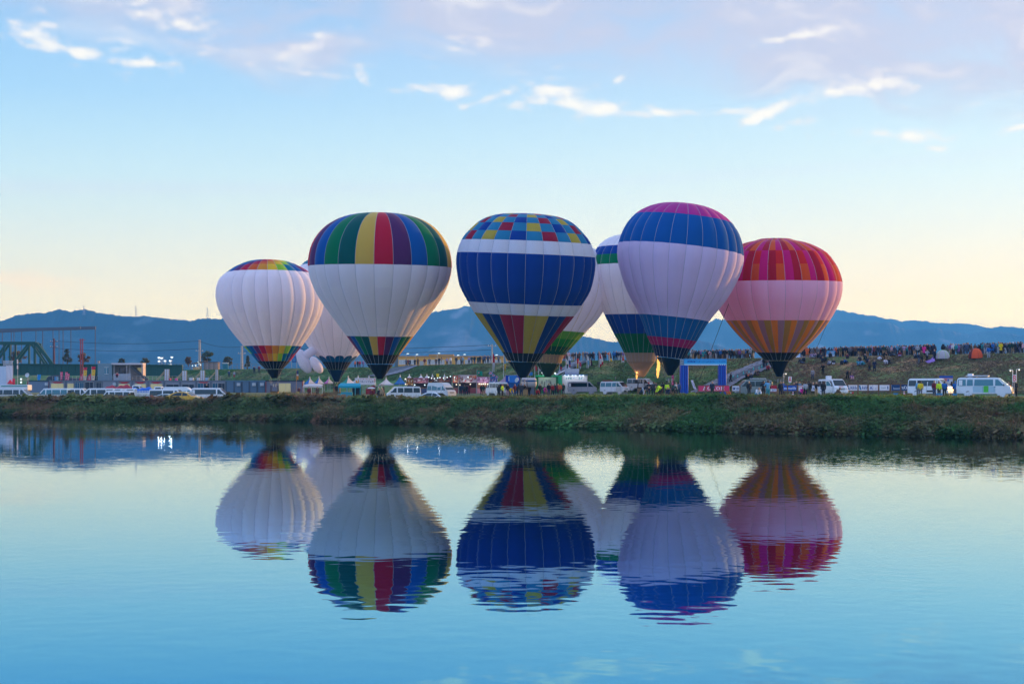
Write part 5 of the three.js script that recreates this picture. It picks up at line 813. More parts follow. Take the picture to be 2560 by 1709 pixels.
{ const D = 214, X = wx(829, D), gy = landH(X, D), o = thing('wooden_stall', 'low brown stall with crates in front of the teal stall', 'stall', [X, gy, -D]), w = px2m(42, D); for (let i = 0; i < 6; i++) part('plank', box(w, 0.15, 0.05, 0, 0.3 + i * 0.17, 0.5 + (i % 2) * 0.01), M(0.14 + 0.03 * (i % 3), 0.1 + 0.02 * (i % 3), 0.07, 0.85), o); part('top', box(w * 1.05, 0.07, 1.1, 0, 1.36, 0.1), wood, o); part('pot', box(0.6, 0.5, 0.4, w * 0.2, 0.5, 0.8, 0.04), M(0.5, 0.42, 0.33, 0.7), o); for (const x of [-0.45, 0.45]) part('leg', box(0.08, 1.35, 0.08, x * w, 0.67, 0.3), wood, o); }
{ const D = 212, X = wx(849, D), gy = landH(X, D), o = thing('teal_crate', 'teal crate beside the low brown stall', 'crate', [X, gy + 0.5, -D]); part('crate', box(0.62, 0.5, 0.5, 0, 0.25, 0, 0.02), M(0.01, 0.4, 0.42, 0.6), o); part('base', box(0.8, 0.5, 0.6, 0, -0.25, 0), M(0.2, 0.24, 0.27, 0.7), o); }
const festTex = canvasTex(512, 160, (g, w, h) => { g.fillStyle = '#e8e6ee'; g.fillRect(0, 0, w, h); g.fillStyle = '#f0a020'; g.fillRect(20, 60, 34, 62); g.fillRect(54, 90, 40, 32); g.fillRect(80, 40, 20, 60); g.strokeStyle = '#d02840'; g.lineWidth = 4; glyphs(g, 'インターナショナル', 130, 14, 30); g.strokeStyle = '#2a3468'; g.lineWidth = 7; glyphs(g, 'バルーンフェスタ', 118, 62, 44); g.fillStyle = '#d02840'; g.beginPath(); g.arc(488, 36, 16, 0, 7); g.fill(); });
{ const D = 247, X = wx(913, D), gy = landH(X, D), o = thing('festival_banner', 'white printed banner with an orange mark left of the striped balloon basket', 'banner', [X, gy, -D]), w = px2m(52, D), h = px2m(17, D), y = wy(953, D) - gy; part('sheet', sheet(w, h, 0, y, 0.05), printMat(festTex, { side: THREE.DoubleSide }), o); for (const x of [-0.5, 0.5]) part('pole', bar([x * w, 0, 0], [x * w, y + h / 2, 0], 0.04), poleGrey, o); part('rope', bar([-w / 2, y + h / 2, 0.02], [w / 2, y + h / 2, 0.02], 0.02), poleGrey, o); }
{ const D = 240, X = wx(927, D), gy = landH(X, D), o = thing('red_frame_stall', 'maroon framed stall with white bowl canopy beside the striped balloon', 'stall', [X, gy, -D]), s = D / F; for (const [a, b, c, d] of [[-10, 0, -9, 14], [8, 0, 9, 20], [-9, 14, 9, 21], [-4, 0, -2, 17]]) part('frame', beam([a * s, b * s, 0], [c * s, d * s, 0], 0.28, 0.2), M(0.3, 0.015, 0.03, 0.6), o); part('canopy', new THREE.SphereGeometry(0.7, 16, 8, 0, 6.3, 0, 1.4).scale(1, 0.45, 1).translate(0.1, 13 * s, 0.4), tw, o); part('counter', box(1.2, 0.9, 0.5, -0.2, 0.45, 0.5, 0.03), M(0.35, 0.02, 0.03, 0.6), o); }
function stall(a, b, y0, y1, D, label, tex, o2 = {}) { // stall: a printed banner over an open counter
  const px = (a + b) / 2, X = wx(px, D), gy = landH(X, D), w = px2m(b - a, D) - 0.05, h0 = wy(y1, D) - gy, h1 = wy(y0, D) - gy, t = thing('food_stall', label, 'stall', [X, gy, -D], 0, 'food stalls');
  part('banner', [box(w, h1 - h0, 0.06, 0, (h0 + h1) / 2, 0)], M(0.3, 0.28, 0.3, 0.8), t); part('banner_print', sheet(w, h1 - h0, 0, (h0 + h1) / 2, 0.034), printMat(tex), t);
  part('roof', box(w, 0.06, 2.2, 0, h1 - 0.05, -1.1), o2.roof ?? tw, t); part('back_wall', box(w, h0, 0.05, 0, h0 / 2, -2), M(...(o2.back ?? [0.05, 0.04, 0.05]), 0.8), t);
  part('counter', box(w * 0.94, 0.9, 0.5, 0, 0.45, -0.3), M(...(o2.counter ?? [0.25, 0.06, 0.08]), 0.7), t); part('counter_top', box(w * 0.98, 0.05, 0.6, 0, 0.93, -0.28), wood, t);
  for (const x of [-1, 1]) part('post', bar([x * w / 2, 0, -0.05], [x * w / 2, h1, -0.05], 0.04, 6), poleGrey, t);
  (o2.bulbs ?? []).forEach(([bx, by, cool]) => bulb(t, (bx - px) * D / F, wy(by, D) - gy, 0.28, o2.r ?? 0.11, cool ? coolBulb : bulbMat));
  if (o2.bulbs?.length) lampLight(t, 0, h0 - 0.25, 0.5, o2.power ?? 8, o2.rgb);
  return t;
}
stall(1015, 1034, 944, 962, 246, 'stall with a yellow menu banner right of the blue and red tent', pictureTex(1, '#6a4a20', ['#f0b040', '#e88a30', '#fff0c0', '#803018']), { bulbs: [[1013.5, 947], [1014, 960]] });
stall(1034, 1071, 944, 957, 247, 'stall with pink picture banner beside the yellow menu stall', pictureTex(2, '#a06a7a', ['#e0b0c0', '#c04a60', '#f0e0e8', '#704058']), { counter: [0.05, 0.08, 0.2], bulbs: [[1037, 962, 1], [1062, 962, 1]] });
stall(1071, 1129, 942, 955, 249, 'dark stall hung with a string of white bulbs behind the high-roofed van', pictureTex(3, '#40282a', ['#a05028', '#d08030', '#603848', '#e0c0a0', '#a02020']), { bulbs: [[1072, 942.5, 1], [1079, 945, 1], [1086, 946, 1], [1094, 944.5, 1], [1100, 943.5, 1], [1109, 944.5, 1], [1118, 943, 1], [1126, 940.5, 1]], rgb: [0.85, 0.95, 1], power: 14 });
stall(1131, 1146, 938, 956, 247, 'stall with burger picture banner right of the high-roofed van', pictureTex(4, '#b06a50', ['#f0c890', '#903018', '#fff0e0', '#d04040']), { bulbs: [[1136.5, 943, 1], [1141, 961]] });
stall(1146, 1191, 937, 956, 248, 'wide stall with white, red and orange picture banners', pictureTex(5, '#c8b8c0', ['#c03038', '#e89048', '#f4f0f0', '#a05030', '#702838']), { bulbs: [[1170, 943, 1], [1176, 960], [1150, 962]] });
stall(1191, 1225, 942, 957, 246, 'pink stall with warm bulbs right of the wide picture stall', pictureTex(6, '#c894bc', ['#e0c0e0', '#a05890', '#f0e0f4', '#806090']), { counter: [0.6, 0.25, 0.3], back: [0.6, 0.25, 0.12], roof: tred, bulbs: [[1198, 959.5], [1203, 960], [1208, 959.5], [1213, 960], [1219, 959.8]], power: 20, r: 0.13 });
stall(1225, 1244, 941, 957, 245, 'stall with blue and violet picture banner under the flower pennants', pictureTex(7, '#3a68a8', ['#60a0c8', '#a070c0', '#e0d0f0', '#d05080']), { bulbs: [] });
{ const D = 244, X = wx(1254, D), gy = landH(X, D), o = thing('pink_sail_tent', 'pink and white pointed sail tent left of the blue sheet', 'tent', [X, gy, -D]), s = D / F, P = (px, py) => [(px - 1254) * s, wy(py, D) - gy]; const a = P(1244, 955), b = P(1264, 937), c = P(1264, 957), sh = new THREE.Shape(); sh.moveTo(...P(1243, 957)); sh.lineTo(...a); sh.quadraticCurveTo((a[0] + b[0]) / 2 + 0.2, a[1] + 0.3, ...b); sh.lineTo(...c); part('sail', new THREE.ExtrudeGeometry(sh, { depth: 0.03, bevelEnabled: false }), cloth2([0.7, 0.5, 0.66]), o); part('pole', bar([c[0], 0, 0], [b[0], b[1] + 0.2, 0], 0.05), poleGrey, o); part('side_cloth', box(20 * s, 1.9, 0.05, 0, 0.95, -0.4), M(0.55, 0.4, 0.52, 0.8), o); }
{ const D = 243, X = wx(1282, D), gy = landH(X, D), o = thing('blue_sheet_stall', 'bright blue printed sheet stall left of the dark blue balloon skirt', 'stall', [X, gy, -D]), w = px2m(36, D), h0 = wy(956, D) - gy, h1 = wy(938, D) - gy; part('sheet', sheet(w, h1 - h0, 0, (h0 + h1) / 2, 0.1), printMat(canvasTex(128, 64, (g) => { g.fillStyle = '#0a46c0'; g.fillRect(0, 0, 128, 64); g.fillStyle = '#2f8af0'; g.fillRect(30, 0, 70, 64); g.fillStyle = '#e8f4ff'; g.beginPath(); g.ellipse(100, 40, 16, 24, 0.5, 0, 7); g.fill(); g.fillRect(26, 10, 6, 40); }), { side: THREE.DoubleSide }), o); part('frame', [bar([-w / 2, 0, 0], [-w / 2, h1, 0], 0.05), bar([w / 2, 0, 0], [w / 2, h1, 0], 0.05), bar([-w / 2, h1, 0], [w / 2, h1, 0], 0.05)], poleGrey, o); part('side_cloth', box(w, h0, 0.04, 0, h0 / 2, -0.3), M(0.02, 0.14, 0.45, 0.8), o); }
{ // string of blue pennants with red flower print, green flag, yellow sign, banner poles
  const D = 243, s = D / F, gy = landH(wx(1235, D), D), o = thing('flower_pennants', 'string of three blue diamond pennants with red flowers', 'pennants', [wx(1228, D), gy, -D]), ft = printMat(canvasTex(64, 64, (g) => { g.fillStyle = '#1a6ab8'; g.fillRect(0, 0, 64, 64); g.fillStyle = '#f2eaf2'; g.beginPath(); g.arc(32, 32, 24, 0, 7); g.fill(); g.fillStyle = '#d81840'; for (let i = 0; i < 5; i++) { g.beginPath(); g.ellipse(32 + 11 * Math.sin(i * 1.257), 32 - 11 * Math.cos(i * 1.257), 8, 8, 0, 0, 7); g.fill(); } }), { side: THREE.DoubleSide });
  for (const [x, y, r] of [[1227, 932.5, 6.5], [1234, 938, 5.6], [1242, 942, 5]]) part('pennant', new THREE.PlaneGeometry(r * s * 1.25, r * s * 1.25).rotateZ(Math.PI / 4).translate((x - 1228) * s, wy(y, D) - gy, 0.1), ft, o); part('cord', bar([-5 * s, wy(925, D) - gy, 0.05], [22 * s, wy(947, D) - gy, 0.05], 0.03), poleGrey, o); part('pole', bar([-5 * s, 0, 0], [-5 * s, wy(924, D) - gy, 0], 0.05), poleGrey, o);
  const f = thing('green_flag', 'green flag with a pink dot over the food stalls', 'flag', [wx(1192, D), gy, -D]); part('pole', bar([0, 0, 0], [0, wy(922, D) - gy, 0], 0.05), poleGrey, f); part('cloth', grid(9, 6, (i, j) => [i / 8 * 14 * s, wy(936, D) - gy + j / 5 * 11 * s - i / 8 * 3.5 * s, Math.sin(i * 1.1) * 0.12]), cloth2([0.01, 0.32, 0.2]), f); part('dot', new THREE.CircleGeometry(2 * s, 12).translate(5 * s, wy(931.5, D) - gy, 0.16), M(0.7, 0.3, 0.4, 0.7), f);
  const y = thing('yellow_sign', 'yellow sign on a pole over the high-roofed van', 'sign', [wx(1094, 250), landH(wx(1094, 250), 250), -250]); part('board', box(7 * s, 9 * s, 0.06, 0, wy(938, 250) - y.position.y, 0), M(0.78, 0.55, 0.01, 0.5), y); part('pole', bar([0, 0, -0.04], [0, wy(945, 250) - y.position.y, -0.04], 0.04), poleGrey, y);
}
{ const D = 200, X = wx(1322, D), gy = landH(X, D), o = thing('striped_inflatable', 'blue and white striped rounded inflatable right of the dark blue balloon burner', 'inflatable', [X, gy, -D]), w = px2m(40, D), r = 0.68; [[tw, 0], [cloth2([0.01, 0.12, 0.36]), 1], [tw, 2], [cloth2([0.62, 0.64, 0.75]), 3], [cloth2([0.55, 0.56, 0.68]), 4]].forEach(([m, k]) => { const cuts = [1, 0.5, 0.15, -0.2, -0.62, -1]; part('band', grid(15, 15, (i, j) => { const th = Math.PI * (i / 14), yy = lerp(cuts[k + 1], cuts[k], j / 14), e = Math.sqrt(Math.max(0, 1 - yy * yy)), x = -Math.cos(th); return [x * w / 2 * (0.75 + 0.25 * e), gy * 0 + wy(956, D) - gy + yy * r, e * r * Math.sqrt(Math.max(0, 1 - x ** 4)) + 0.002]; }), m, o); }); part('support', box(w * 0.7, wy(966, D) - gy, 0.4, 0, (wy(966, D) - gy) / 2, -0.3), M(0.2, 0.24, 0.34, 0.8), o); }
{ // green booth and lit white display booth
  const D = 246, s = D / F, gy = landH(wx(1367, D), D), o = thing('green_booth', 'green booth with cream notice boards behind the green-banded balloon', 'booth', [wx(1367, D), gy, -D]), H = (y) => wy(y, D) - gy, gm = M(0.01, 0.2, 0.05, 0.6), cream = M(0.55, 0.56, 0.45, 0.7);
  part('wall', box(56 * s, H(938), 1.8, 0, H(938) / 2, -1), gm, o); part('board', box(44 * s, 24 * s, 0.08, 1 * s, H(955), 0), cream, o); part('fascia', box(58 * s, 4 * s, 0.2, 0, H(939.5), 0), M(0.02, 0.42, 0.16, 0.5), o); for (const x of [-12, 8]) part('poster', box(4 * s, 8 * s, 0.03, x * s, H(955), 0.06), M(0.3, 0.32, 0.28, 0.7), o);
  part('glass_top', box(12 * s, 8 * s, 0.5, -4 * s, H(933.5), -0.3, 0.04), M(0.5, 0.62, 0.7, 0.4), o); for (const x of [-11, 21]) bulb(o, x * s, H(931 + (x > 0 ? 2 : 0)), 0.1, 0.16, coolBulb); lampLight(o, -4 * s, H(933), 1.0, 22, [0.6, 1, 0.8]);
  const b = thing('blue_small_sign', 'small blue sign over the green booth', 'sign', [wx(1326, D), gy, -D]); part('board', box(11 * s, 8 * s, 0.08, 0, H(934), 0), M(0.02, 0.2, 0.6, 0.5), b); part('pole', bar([0, 0, -0.1], [0, H(934), -0.1], 0.05), poleGrey, b);
  const D2 = 244, s2 = D2 / F, g2 = landH(wx(1437, D2), D2), H2 = (y) => wy(y, D2) - g2, w = thing('display_booth', 'white display booth lit by a row of spot lamps behind the silver van', 'booth', [wx(1437, D2), g2, -D2]);
  part('wall', box(64 * s2, H2(937), 2, 0, H2(937) / 2, -1.05), M(0.62, 0.64, 0.7, 0.6), w); part('print', sheet(62 * s2, 25 * s2, 0, H2(951), -0.03), printMat(canvasTex(512, 200, (g) => { g.fillStyle = '#dfe2ee'; g.fillRect(0, 0, 512, 200); g.lineWidth = 8; g.strokeStyle = '#58a0a8'; glyphs(g, 'さがの', 66, 36, 40); glyphs(g, 'さが', 330, 36, 40); g.fillStyle = '#2f7fc0'; for (const x of [230, 258]) { g.beginPath(); g.arc(x, 52, 8, 0, 7); g.fill(); } g.strokeStyle = '#3a80a8'; g.lineWidth = 5; g.strokeRect(110, 130, 26, 50); g.beginPath(); g.moveTo(236, 130); g.lineTo(236, 165); g.lineTo(270, 165); g.lineTo(270, 130); g.stroke(); })), w);
  part('top_edge', box(64 * s2, 0.12, 0.2, 0, H2(936.6), 0.05), M(0.01, 0.14, 0.4, 0.5), w); part('green_panel', box(9.5 * s2, H2(938), 0.12, -36.5 * s2, H2(938) / 2, 0.05), M(0.01, 0.42, 0.2, 0.5), w);
  part('upper_sheet', box(35 * s2, 16 * s2, 0.08, -7 * s2, H2(929), -0.6), M(0.36, 0.45, 0.62, 0.7), w);
  for (let i = 0; i < 6; i++) { const x = (-25 + i * 9.2) * s2; part('lamp_arm', bar([x, H2(937), 0.05], [x, H2(937.5), 0.5], 0.02, 4), poleGrey, w); bulb(w, x, H2(938.5), 0.46, 0.1, coolBulb); }
  for (const x of [-20, -1, 18]) lampLight(w, x * s2, H2(940), 0.7, 9, [0.9, 0.95, 1]);
  const st = thing('steel_stair', 'steel stair frame up the levee between the green booth and the display booth', 'stair', [wx(1402, 252), landH(wx(1402, 252), 252), -252]); for (const z of [0, -1.2]) part('stringer', beam([-0.9, wy(937, 252) - st.position.y, z], [1.8, wy(919, 252) - st.position.y, z - 4], 0.25, 0.1), M(0.5, 0.5, 0.54, 0.5), st); for (const [a, b] of [[-0.8, 0], [0, 0.6], [0.7, 1.4]]) part('truss', bar([a, wy(940, 252) - st.position.y, 0.1], [b, wy(931, 252) - st.position.y, 0.1], 0.04), M(0.55, 0.55, 0.6, 0.5), st); for (let i = 0; i < 9; i++) part('step', box(0.3, 0.05, 1.2, lerp(-0.8, 1.7, i / 8), lerp(wy(937, 252), wy(919, 252), i / 8) - st.position.y, -0.6 - i * 0.5), M(0.45, 0.45, 0.5, 0.6), st); for (const x of [-1, 0.2]) part('post', bar([x, 0, 0], [x, wy(936, 252) - st.position.y, 0], 0.06), poleGrey, st);
}
// flags hanging limp from tall poles along the levee foot
const FC = { r: [0.6, 0.01, 0.03], w: [0.72, 0.72, 0.76], b: [0.01, 0.05, 0.3], n: [0.008, 0.03, 0.08], g: [0.005, 0.12, 0.06], y: [0.78, 0.55, 0.01], m: [0.1, 0.015, 0.04], k: [0.02, 0.02, 0.025], p: [0.6, 0.08, 0.2], c: [0.2, 0.45, 0.65] };
[[1337, 914, 928, 'r', 'red flag left of the green-banded balloon skirt'], [1346.5, 916, 928, 'rw', 'small red and white flag touching the green skirt'], [1399, 908, 926, 'nr', 'navy and red flag right of the green-banded balloon'], [1415, 899, 921, 'wg', 'green and white flag left of the tricolour'], [1421, 890, 922, 'wbr', 'white, blue and red tricolour flag'], [1441, 883, 922, 'kry', 'black, red and yellow flag'], [1447.5, 904, 922, 'rpw', 'pink-red striped flag beside the black, red and yellow flag'], [1467.5, 890, 923, 'wcw', 'white and light blue flag'], [1475.5, 899, 925, 'm', 'plain dark maroon flag'], [1498, 883, 923, 'rwr', 'red, white and red flag of the paired poles'], [1502, 886, 922, 'wr', 'white and red flag of the paired poles'], [1524.5, 882, 923, 'kyr', 'black, yellow and red flag near the flame balloon'], [1555, 892, 920, 'rwb', 'red and white striped flag left of the tan skirt'], [1580.5, 905, 921, 'r', 'short red flag before the tan skirt'], [1639, 897, 919, 'n', 'dark navy flag right of the tan skirt'], [1231, 884, 929, 'rw', 'tall red and white banner over the food stalls'], [1259, 890, 928, 'cy', 'tall yellow banner with pale top over the food stalls']].forEach(([px, y0, y1, cs, label], n) => {
  const D = 256 + (n % 3), X = wx(px, D), gy = landH(X, D), s = D / F, t = thing('flag_pole', label, 'flag', [X, gy, -D], 0, 'flags on tall poles'), h1 = wy(y0 - 2, D) - gy;
  part('pole', cyl(0.06, 0.04, h1), M(0.62, 0.62, 0.66, 0.4, 0.4), t); part('finial', new THREE.SphereGeometry(0.08, 8, 6).translate(0, h1, 0), M(0.6, 0.5, 0.2, 0.3, 0.6), t);
  [...cs].forEach((c, k) => { const a = lerp(y0, y1, k / cs.length), b = lerp(y0, y1, (k + 1) / cs.length), R = 5 + n; part('cloth', grid(9, 7, (i, j) => { const yy = lerp(a, b, 1 - j / 6), f = (yy - y0) / (y1 - y0), spread = (2.2 + 2.2 * Math.sin(Math.PI * Math.min(1, f * 1.15))) * s; return [0.05 + i / 8 * spread + f * 0.15, wy(yy, D) - gy, Math.sin(i * 1.7 + R) * 0.09 * (0.4 + f)]; }), cloth2(FC[c]), t); });
});
{ const D = 270, o = thing('orange_banner', 'orange and white upright banner behind the long grey container', 'banner', [wx(742, D), landH(wx(742, D), D), -D]), s = D / F, gy = o.position.y; part('pole', bar([-1.6 * s, 0, 0], [-1.6 * s, wy(924, D) - gy, 0], 0.04), M(0.5, 0.25, 0.1, 0.6), o); [[926, 935, [0.05, 0.06, 0.16]], [935, 939, [0.7, 0.62, 0.62]], [939, 949, [0.8, 0.26, 0.03]]].forEach(([a, b, c]) => part('cloth', grid(6, 5, (i, j) => [(-1.2 + i) * s, lerp(wy(b, D), wy(a, D), j / 4) - gy, Math.sin(i * 1.4) * 0.05]), cloth2(c), o)); }
// ---------------------------------------------------------------- long yellow building behind the levee crowd
{
  const D = 362, s = D / F, o = thing('yellow_building', 'long low yellow building behind the levee crowd in the middle', 'building', [wx(1136, D), wy(935, D), -D]), H = 43 * s, w = 282 * s;
  part('wall', box(w, H, 6, 0, H / 2, -3), M(0.75, 0.4, 0.1, 0.8), o); part('roof', [box(w * 1.01, 0.3, 6.4, 0, H + 0.1, -3), box(w * 0.22, 0.5, 4, -w * 0.12, H + 0.45, -3)], M(0.5, 0.28, 0.1, 0.7), o);
  for (let i = 0; i < 12; i++) { const x = (-0.46 + i * 0.084) * w; if (i % 3 === 2) { const d = part('door', box(1.0, 2.0, 0.08, x, 23 * s, 0.03), M(0.45, 0.42, 0.4, 0.6), o); part('handle', box(0.05, 0.14, 0.06, x + 0.35, 23 * s, 0.1), poleGrey, d); } else { const g = part('window', box(2.0, 1.1, 0.06, x, 30 * s, 0.03), M(0.5, 0.5, 0.52, 0.3), o); part('frame', [box(2.1, 0.07, 0.1, x, 30 * s + 0.57, 0.05), box(2.1, 0.07, 0.1, x, 30 * s - 0.57, 0.05), box(0.07, 1.1, 0.1, x, 30 * s, 0.05)], whitePaint, g); } }
  part('left_block', box(9 * s, H * 0.93, 5, -w / 2 - 4.6 * s, H * 0.465, -3), M(0.12, 0.16, 0.2, 0.7), o);
}
for (const [px, y, label] of [[1015, 886, 'street lamp over the left end of the yellow building'], [1038, 888, 'street lamp second over the yellow building'], [1093, 885, 'street lamp third over the yellow building'], [1141, 890, 'street lamp in the middle over the yellow building'], [1157, 888, 'bright slanting street lamp over the yellow building'], [1237, 889, 'slanting street lamp beside the slim concrete pole']]) { const D = 350, o = thing('street_lamp', label, 'street lamp', [wx(px, D), wy(925, D), -D], 0, 'street lamps behind the levee'), h = wy(y, D) - o.position.y; part('post', bar([0, 0, 0], [0, h, 0], 0.06), poleGrey, o); part('arm', bar([0, h, 0], [0.5, h + 0.2, 0], 0.05), poleGrey, o); part('lamp', box(0.55, 0.14, 0.25, 0.45, h + 0.22, 0.05, 0.03), coolBulb, o); lampLight(o, 0.45, h + 0.1, 0.4, 6, [0.85, 0.95, 1]); }
// ---------------------------------------------------------------- blue start arch, boards, signs
{
  const D = 188, s = D / F, gy = landH(wx(1758, D), D), o = thing('blue_arch', 'blue arch gate with lettered light blue crossbeam', 'gate', [wx(1758, D), gy, -D]), H = (y) => wy(y, D) - gy, blue = M(0.003, 0.05, 0.42, 0.45), blue2 = M(0.006, 0.1, 0.5, 0.4);
  for (const [a, b, top] of [[1700, 1721, 913], [1795.5, 1816, 911]]) { const w = (b - a) * s, cx = ((a + b) / 2 - 1758) * s; part('column', [box(w * 0.96, H(top), 0.8, cx, H(top) / 2, -0.1)], blue, o); for (let i = 0; i < 4; i++) part('fold', new THREE.CylinderGeometry(w / 8.2, w / 8.2, H(top), 10).translate(cx + (i - 1.5) * w / 4, H(top) / 2, 0.3), i % 2 ? blue2 : blue, o); }
  const text = canvasTex(1024, 160, (g, w, h) => { const gr = '#2aa4e4'; g.fillStyle = gr; g.fillRect(0, 0, w, h); g.fillStyle = '#3a9ada'; g.fillRect(0, 0, w, 46); g.fillStyle = '#6cc4ec'; g.fillRect(0, 112, w, 48); g.fillStyle = '#c8d8ee'; g.fillRect(0, 136, w, 24); g.fillStyle = g.strokeStyle = '#123a98'; g.lineWidth = 6; g.font = 'bold 62px sans-serif'; glyphs(g, '2018佐賀インターナショナルバルーンフェスタ', 72, 46, 44, 0.98); });
  const bx = (1709.5 + 1816) / 2 - 1758, bw = 106.5 * s; part('crossbeam', box(bw, 16 * s, 0.7, bx * s, H(905), 0.05), M(0.02, 0.3, 0.62, 0.5), o); part('lettering', sheet(bw * 0.995, 15.8 * s, bx * s, H(905), 0.41), printMat(text), o);
  for (let i = 0; i < 5; i++) { part('lattice', bar([(1700.5 + i * 2 - 1758) * s, H(914), 0.2], [(1700.5 + i * 2 - 1758) * s, H(898), 0.2], 0.03, 5), M(0.45, 0.5, 0.6, 0.4, 0.6), o); if (i < 4) part('lattice', bar([(1700 - 1758) * s, H(899 + i * 4), 0.2], [(1709.5 - 1758) * s, H(901 + i * 4), 0.2], 0.03, 5), M(0.45, 0.5, 0.6, 0.4, 0.6), o); }
  for (const [a, b] of [[1703, 1697], [1812, 1822]]) part('guy_rope', bar([(a - 1758) * s, H(900), -0.2], [(b - 1758) * s * 1.0, 0, -2], 0.015, 4), trimMat, o);
}
const mirrored = (w, h, draw) => canvasTex(w, h, (g) => { g.translate(w, 0); g.scale(-1, 1); draw(g, w, h); });       // the boards face the other way: their cloth shows the print from behind
function board(a, b, y0, y1, D0, label, tex, posts) {
  const px = (a + b) / 2, D = D0, s = D / F, X = wx(px, D), gy = landH(X, D), w = (b - a) * s, H = (y) => wy(y, D) - gy, t = thing('advertising_board', label, 'advertising board', [X, gy, -D], 0, 'advertising boards on the field fence'), fr = M(0.2, 0.1, 0.06, 0.85);
  part('board', box(w, (y1 - y0) * s, 0.03, 0, (H(y0) + H(y1)) / 2, 0), M(0.5, 0.5, 0.52, 0.7), t); part('print', sheet(w * 0.99, (y1 - y0) * s * 0.97, 0, (H(y0) + H(y1)) / 2, 0.02), printMat(tex), t);
  part('rail', [box(w + 0.05, 0.07, 0.06, 0, H(y0) + 0.03, 0.01), box(w + 0.05, 0.06, 0.06, 0, H(y1) - 0.03, 0.01)], fr, t);
  for (const p of posts) part('post', box(0.12, H(y0) + 0.05, 0.1, (p - px) * s, (H(y0) + 0.05) / 2, 0.06), fr, t);
}
board(1745.5, 1824, 964, 977.5, 176, 'pink-red board with white car-maker letters seen in reverse, under the arch', mirrored(512, 88, (g) => { g.fillStyle = '#e2386a'; g.fillRect(0, 0, 512, 88); g.fillStyle = '#ece6f2'; g.font = 'bold 84px serif'; 'HONDA'.split('').forEach((c, i) => g.fillText(c, 78 + i * 74, 73)); }), [1745, 1764.5, 1781, 1808]);
board(1829, 1850, 964, 977, 175, 'white board with dark blue characters left of the grey-green van', mirrored(128, 80, (g) => { g.fillStyle = '#dcdfee'; g.fillRect(0, 0, 128, 80); g.strokeStyle = '#26397e'; g.lineWidth = 6; glyphs(g, '佐賀', 14, 20, 44); }), [1829.5, 1850]);
board(1924, 1943, 963, 979, 172, 'red and white board right behind the photographers', mirrored(128, 96, (g) => { g.fillStyle = '#b02038'; g.fillRect(0, 0, 128, 96); g.fillStyle = '#dfe0ee'; g.fillRect(8, 52, 112, 40); g.strokeStyle = '#26397e'; g.lineWidth = 6; glyphs(g, 'ナル', 20, 56, 30); }), [1924]);
board(1959.5, 1992, 963, 976.5, 171, 'blue board with white script seen in reverse, beneath the letter A sign', mirrored(256, 104, (g) => { g.fillStyle = '#1456b8'; g.fillRect(0, 0, 256, 104); g.fillStyle = '#f2f4fc'; g.font = 'bold 64px sans-serif'; g.fillText('dlisasan', 8, 78, 240); }), [1969, 1994]);
board(1995.5, 2012, 963, 976.5, 170, 'white board with a red arrow mark right of the blue board', mirrored(128, 104, (g) => { g.fillStyle = '#e6e4ea'; g.fillRect(0, 0, 128, 104); g.fillStyle = '#d02846'; g.fillRect(20, 14, 90, 14); g.fillRect(8, 30, 40, 34); }), [1995]);
board(2027, 2054, 963, 977, 169, 'white board partly hidden by standing people left of the white van', mirrored(128, 80, (g) => { g.fillStyle = '#e0deea'; g.fillRect(0, 0, 128, 80); g.fillStyle = '#3c4a80'; g.font = 'bold 40px sans-serif'; g.fillText('M5A', 20, 62); }), [2027, 2053]);
const airline = mirrored(256, 104, (g) => { g.fillStyle = '#eceaf2'; g.fillRect(0, 0, 256, 104); g.fillStyle = '#174e9a'; g.font = 'bold italic 86px sans-serif'; g.fillText('ANA', 6, 84, 160); g.fillStyle = '#1e7ab4'; g.beginPath(); g.moveTo(176, 92); g.lineTo(214, 12); g.lineTo(250, 12); g.lineTo(226, 92); g.fill(); });
board(2117, 2144.5, 961.5, 976, 168, 'white board with blue airline letters seen in reverse, left of the pair', airline, [2118.5, 2145.5]);
board(2147, 2172, 961.5, 976, 168, 'white board with blue airline letters seen in reverse, right of the pair', airline, [2170.5]);
board(2172.5, 2196, 961.5, 976, 168, 'white board with a thin blue line and small letters, right of the airline boards', mirrored(128, 80, (g) => { g.fillStyle = '#e8e8f2'; g.fillRect(0, 0, 128, 80); g.fillStyle = '#2a5aa8'; g.font = 'bold 60px sans-serif'; g.fillText('A', 78, 66); g.fillRect(70, 4, 4, 72); g.font = '26px sans-serif'; g.fillText('vv', 20, 60); }), [2197]);
board(2199.5, 2224.5, 961.5, 976, 167, 'white board with grey script and a small blue figure mark', mirrored(128, 80, (g) => { g.fillStyle = '#e8e8f2'; g.fillRect(0, 0, 128, 80); g.fillStyle = '#3f6c80'; g.font = 'italic 30px serif'; g.fillText('Soci', 44, 52, 76); g.fillStyle = '#1f5a9a'; g.beginPath(); g.arc(22, 28, 9, 0, 7); g.fill(); g.fillRect(14, 38, 14, 22); }), [2226]);
board(2229, 2280, 961, 976, 166, 'dark blue board with white script at the right end of the fence', mirrored(256, 80, (g) => { g.fillStyle = '#1d4478'; g.fillRect(0, 0, 256, 80); g.fillStyle = '#2c6ab2'; g.fillRect(0, 0, 32, 80); g.fillStyle = '#f0f2fa'; g.font = 'bold italic 56px serif'; g.fillText('Oz', 50, 60); g.font = 'italic 34px serif'; g.fillText('chaud', 130, 64); }), [2252, 2272, 2281]);
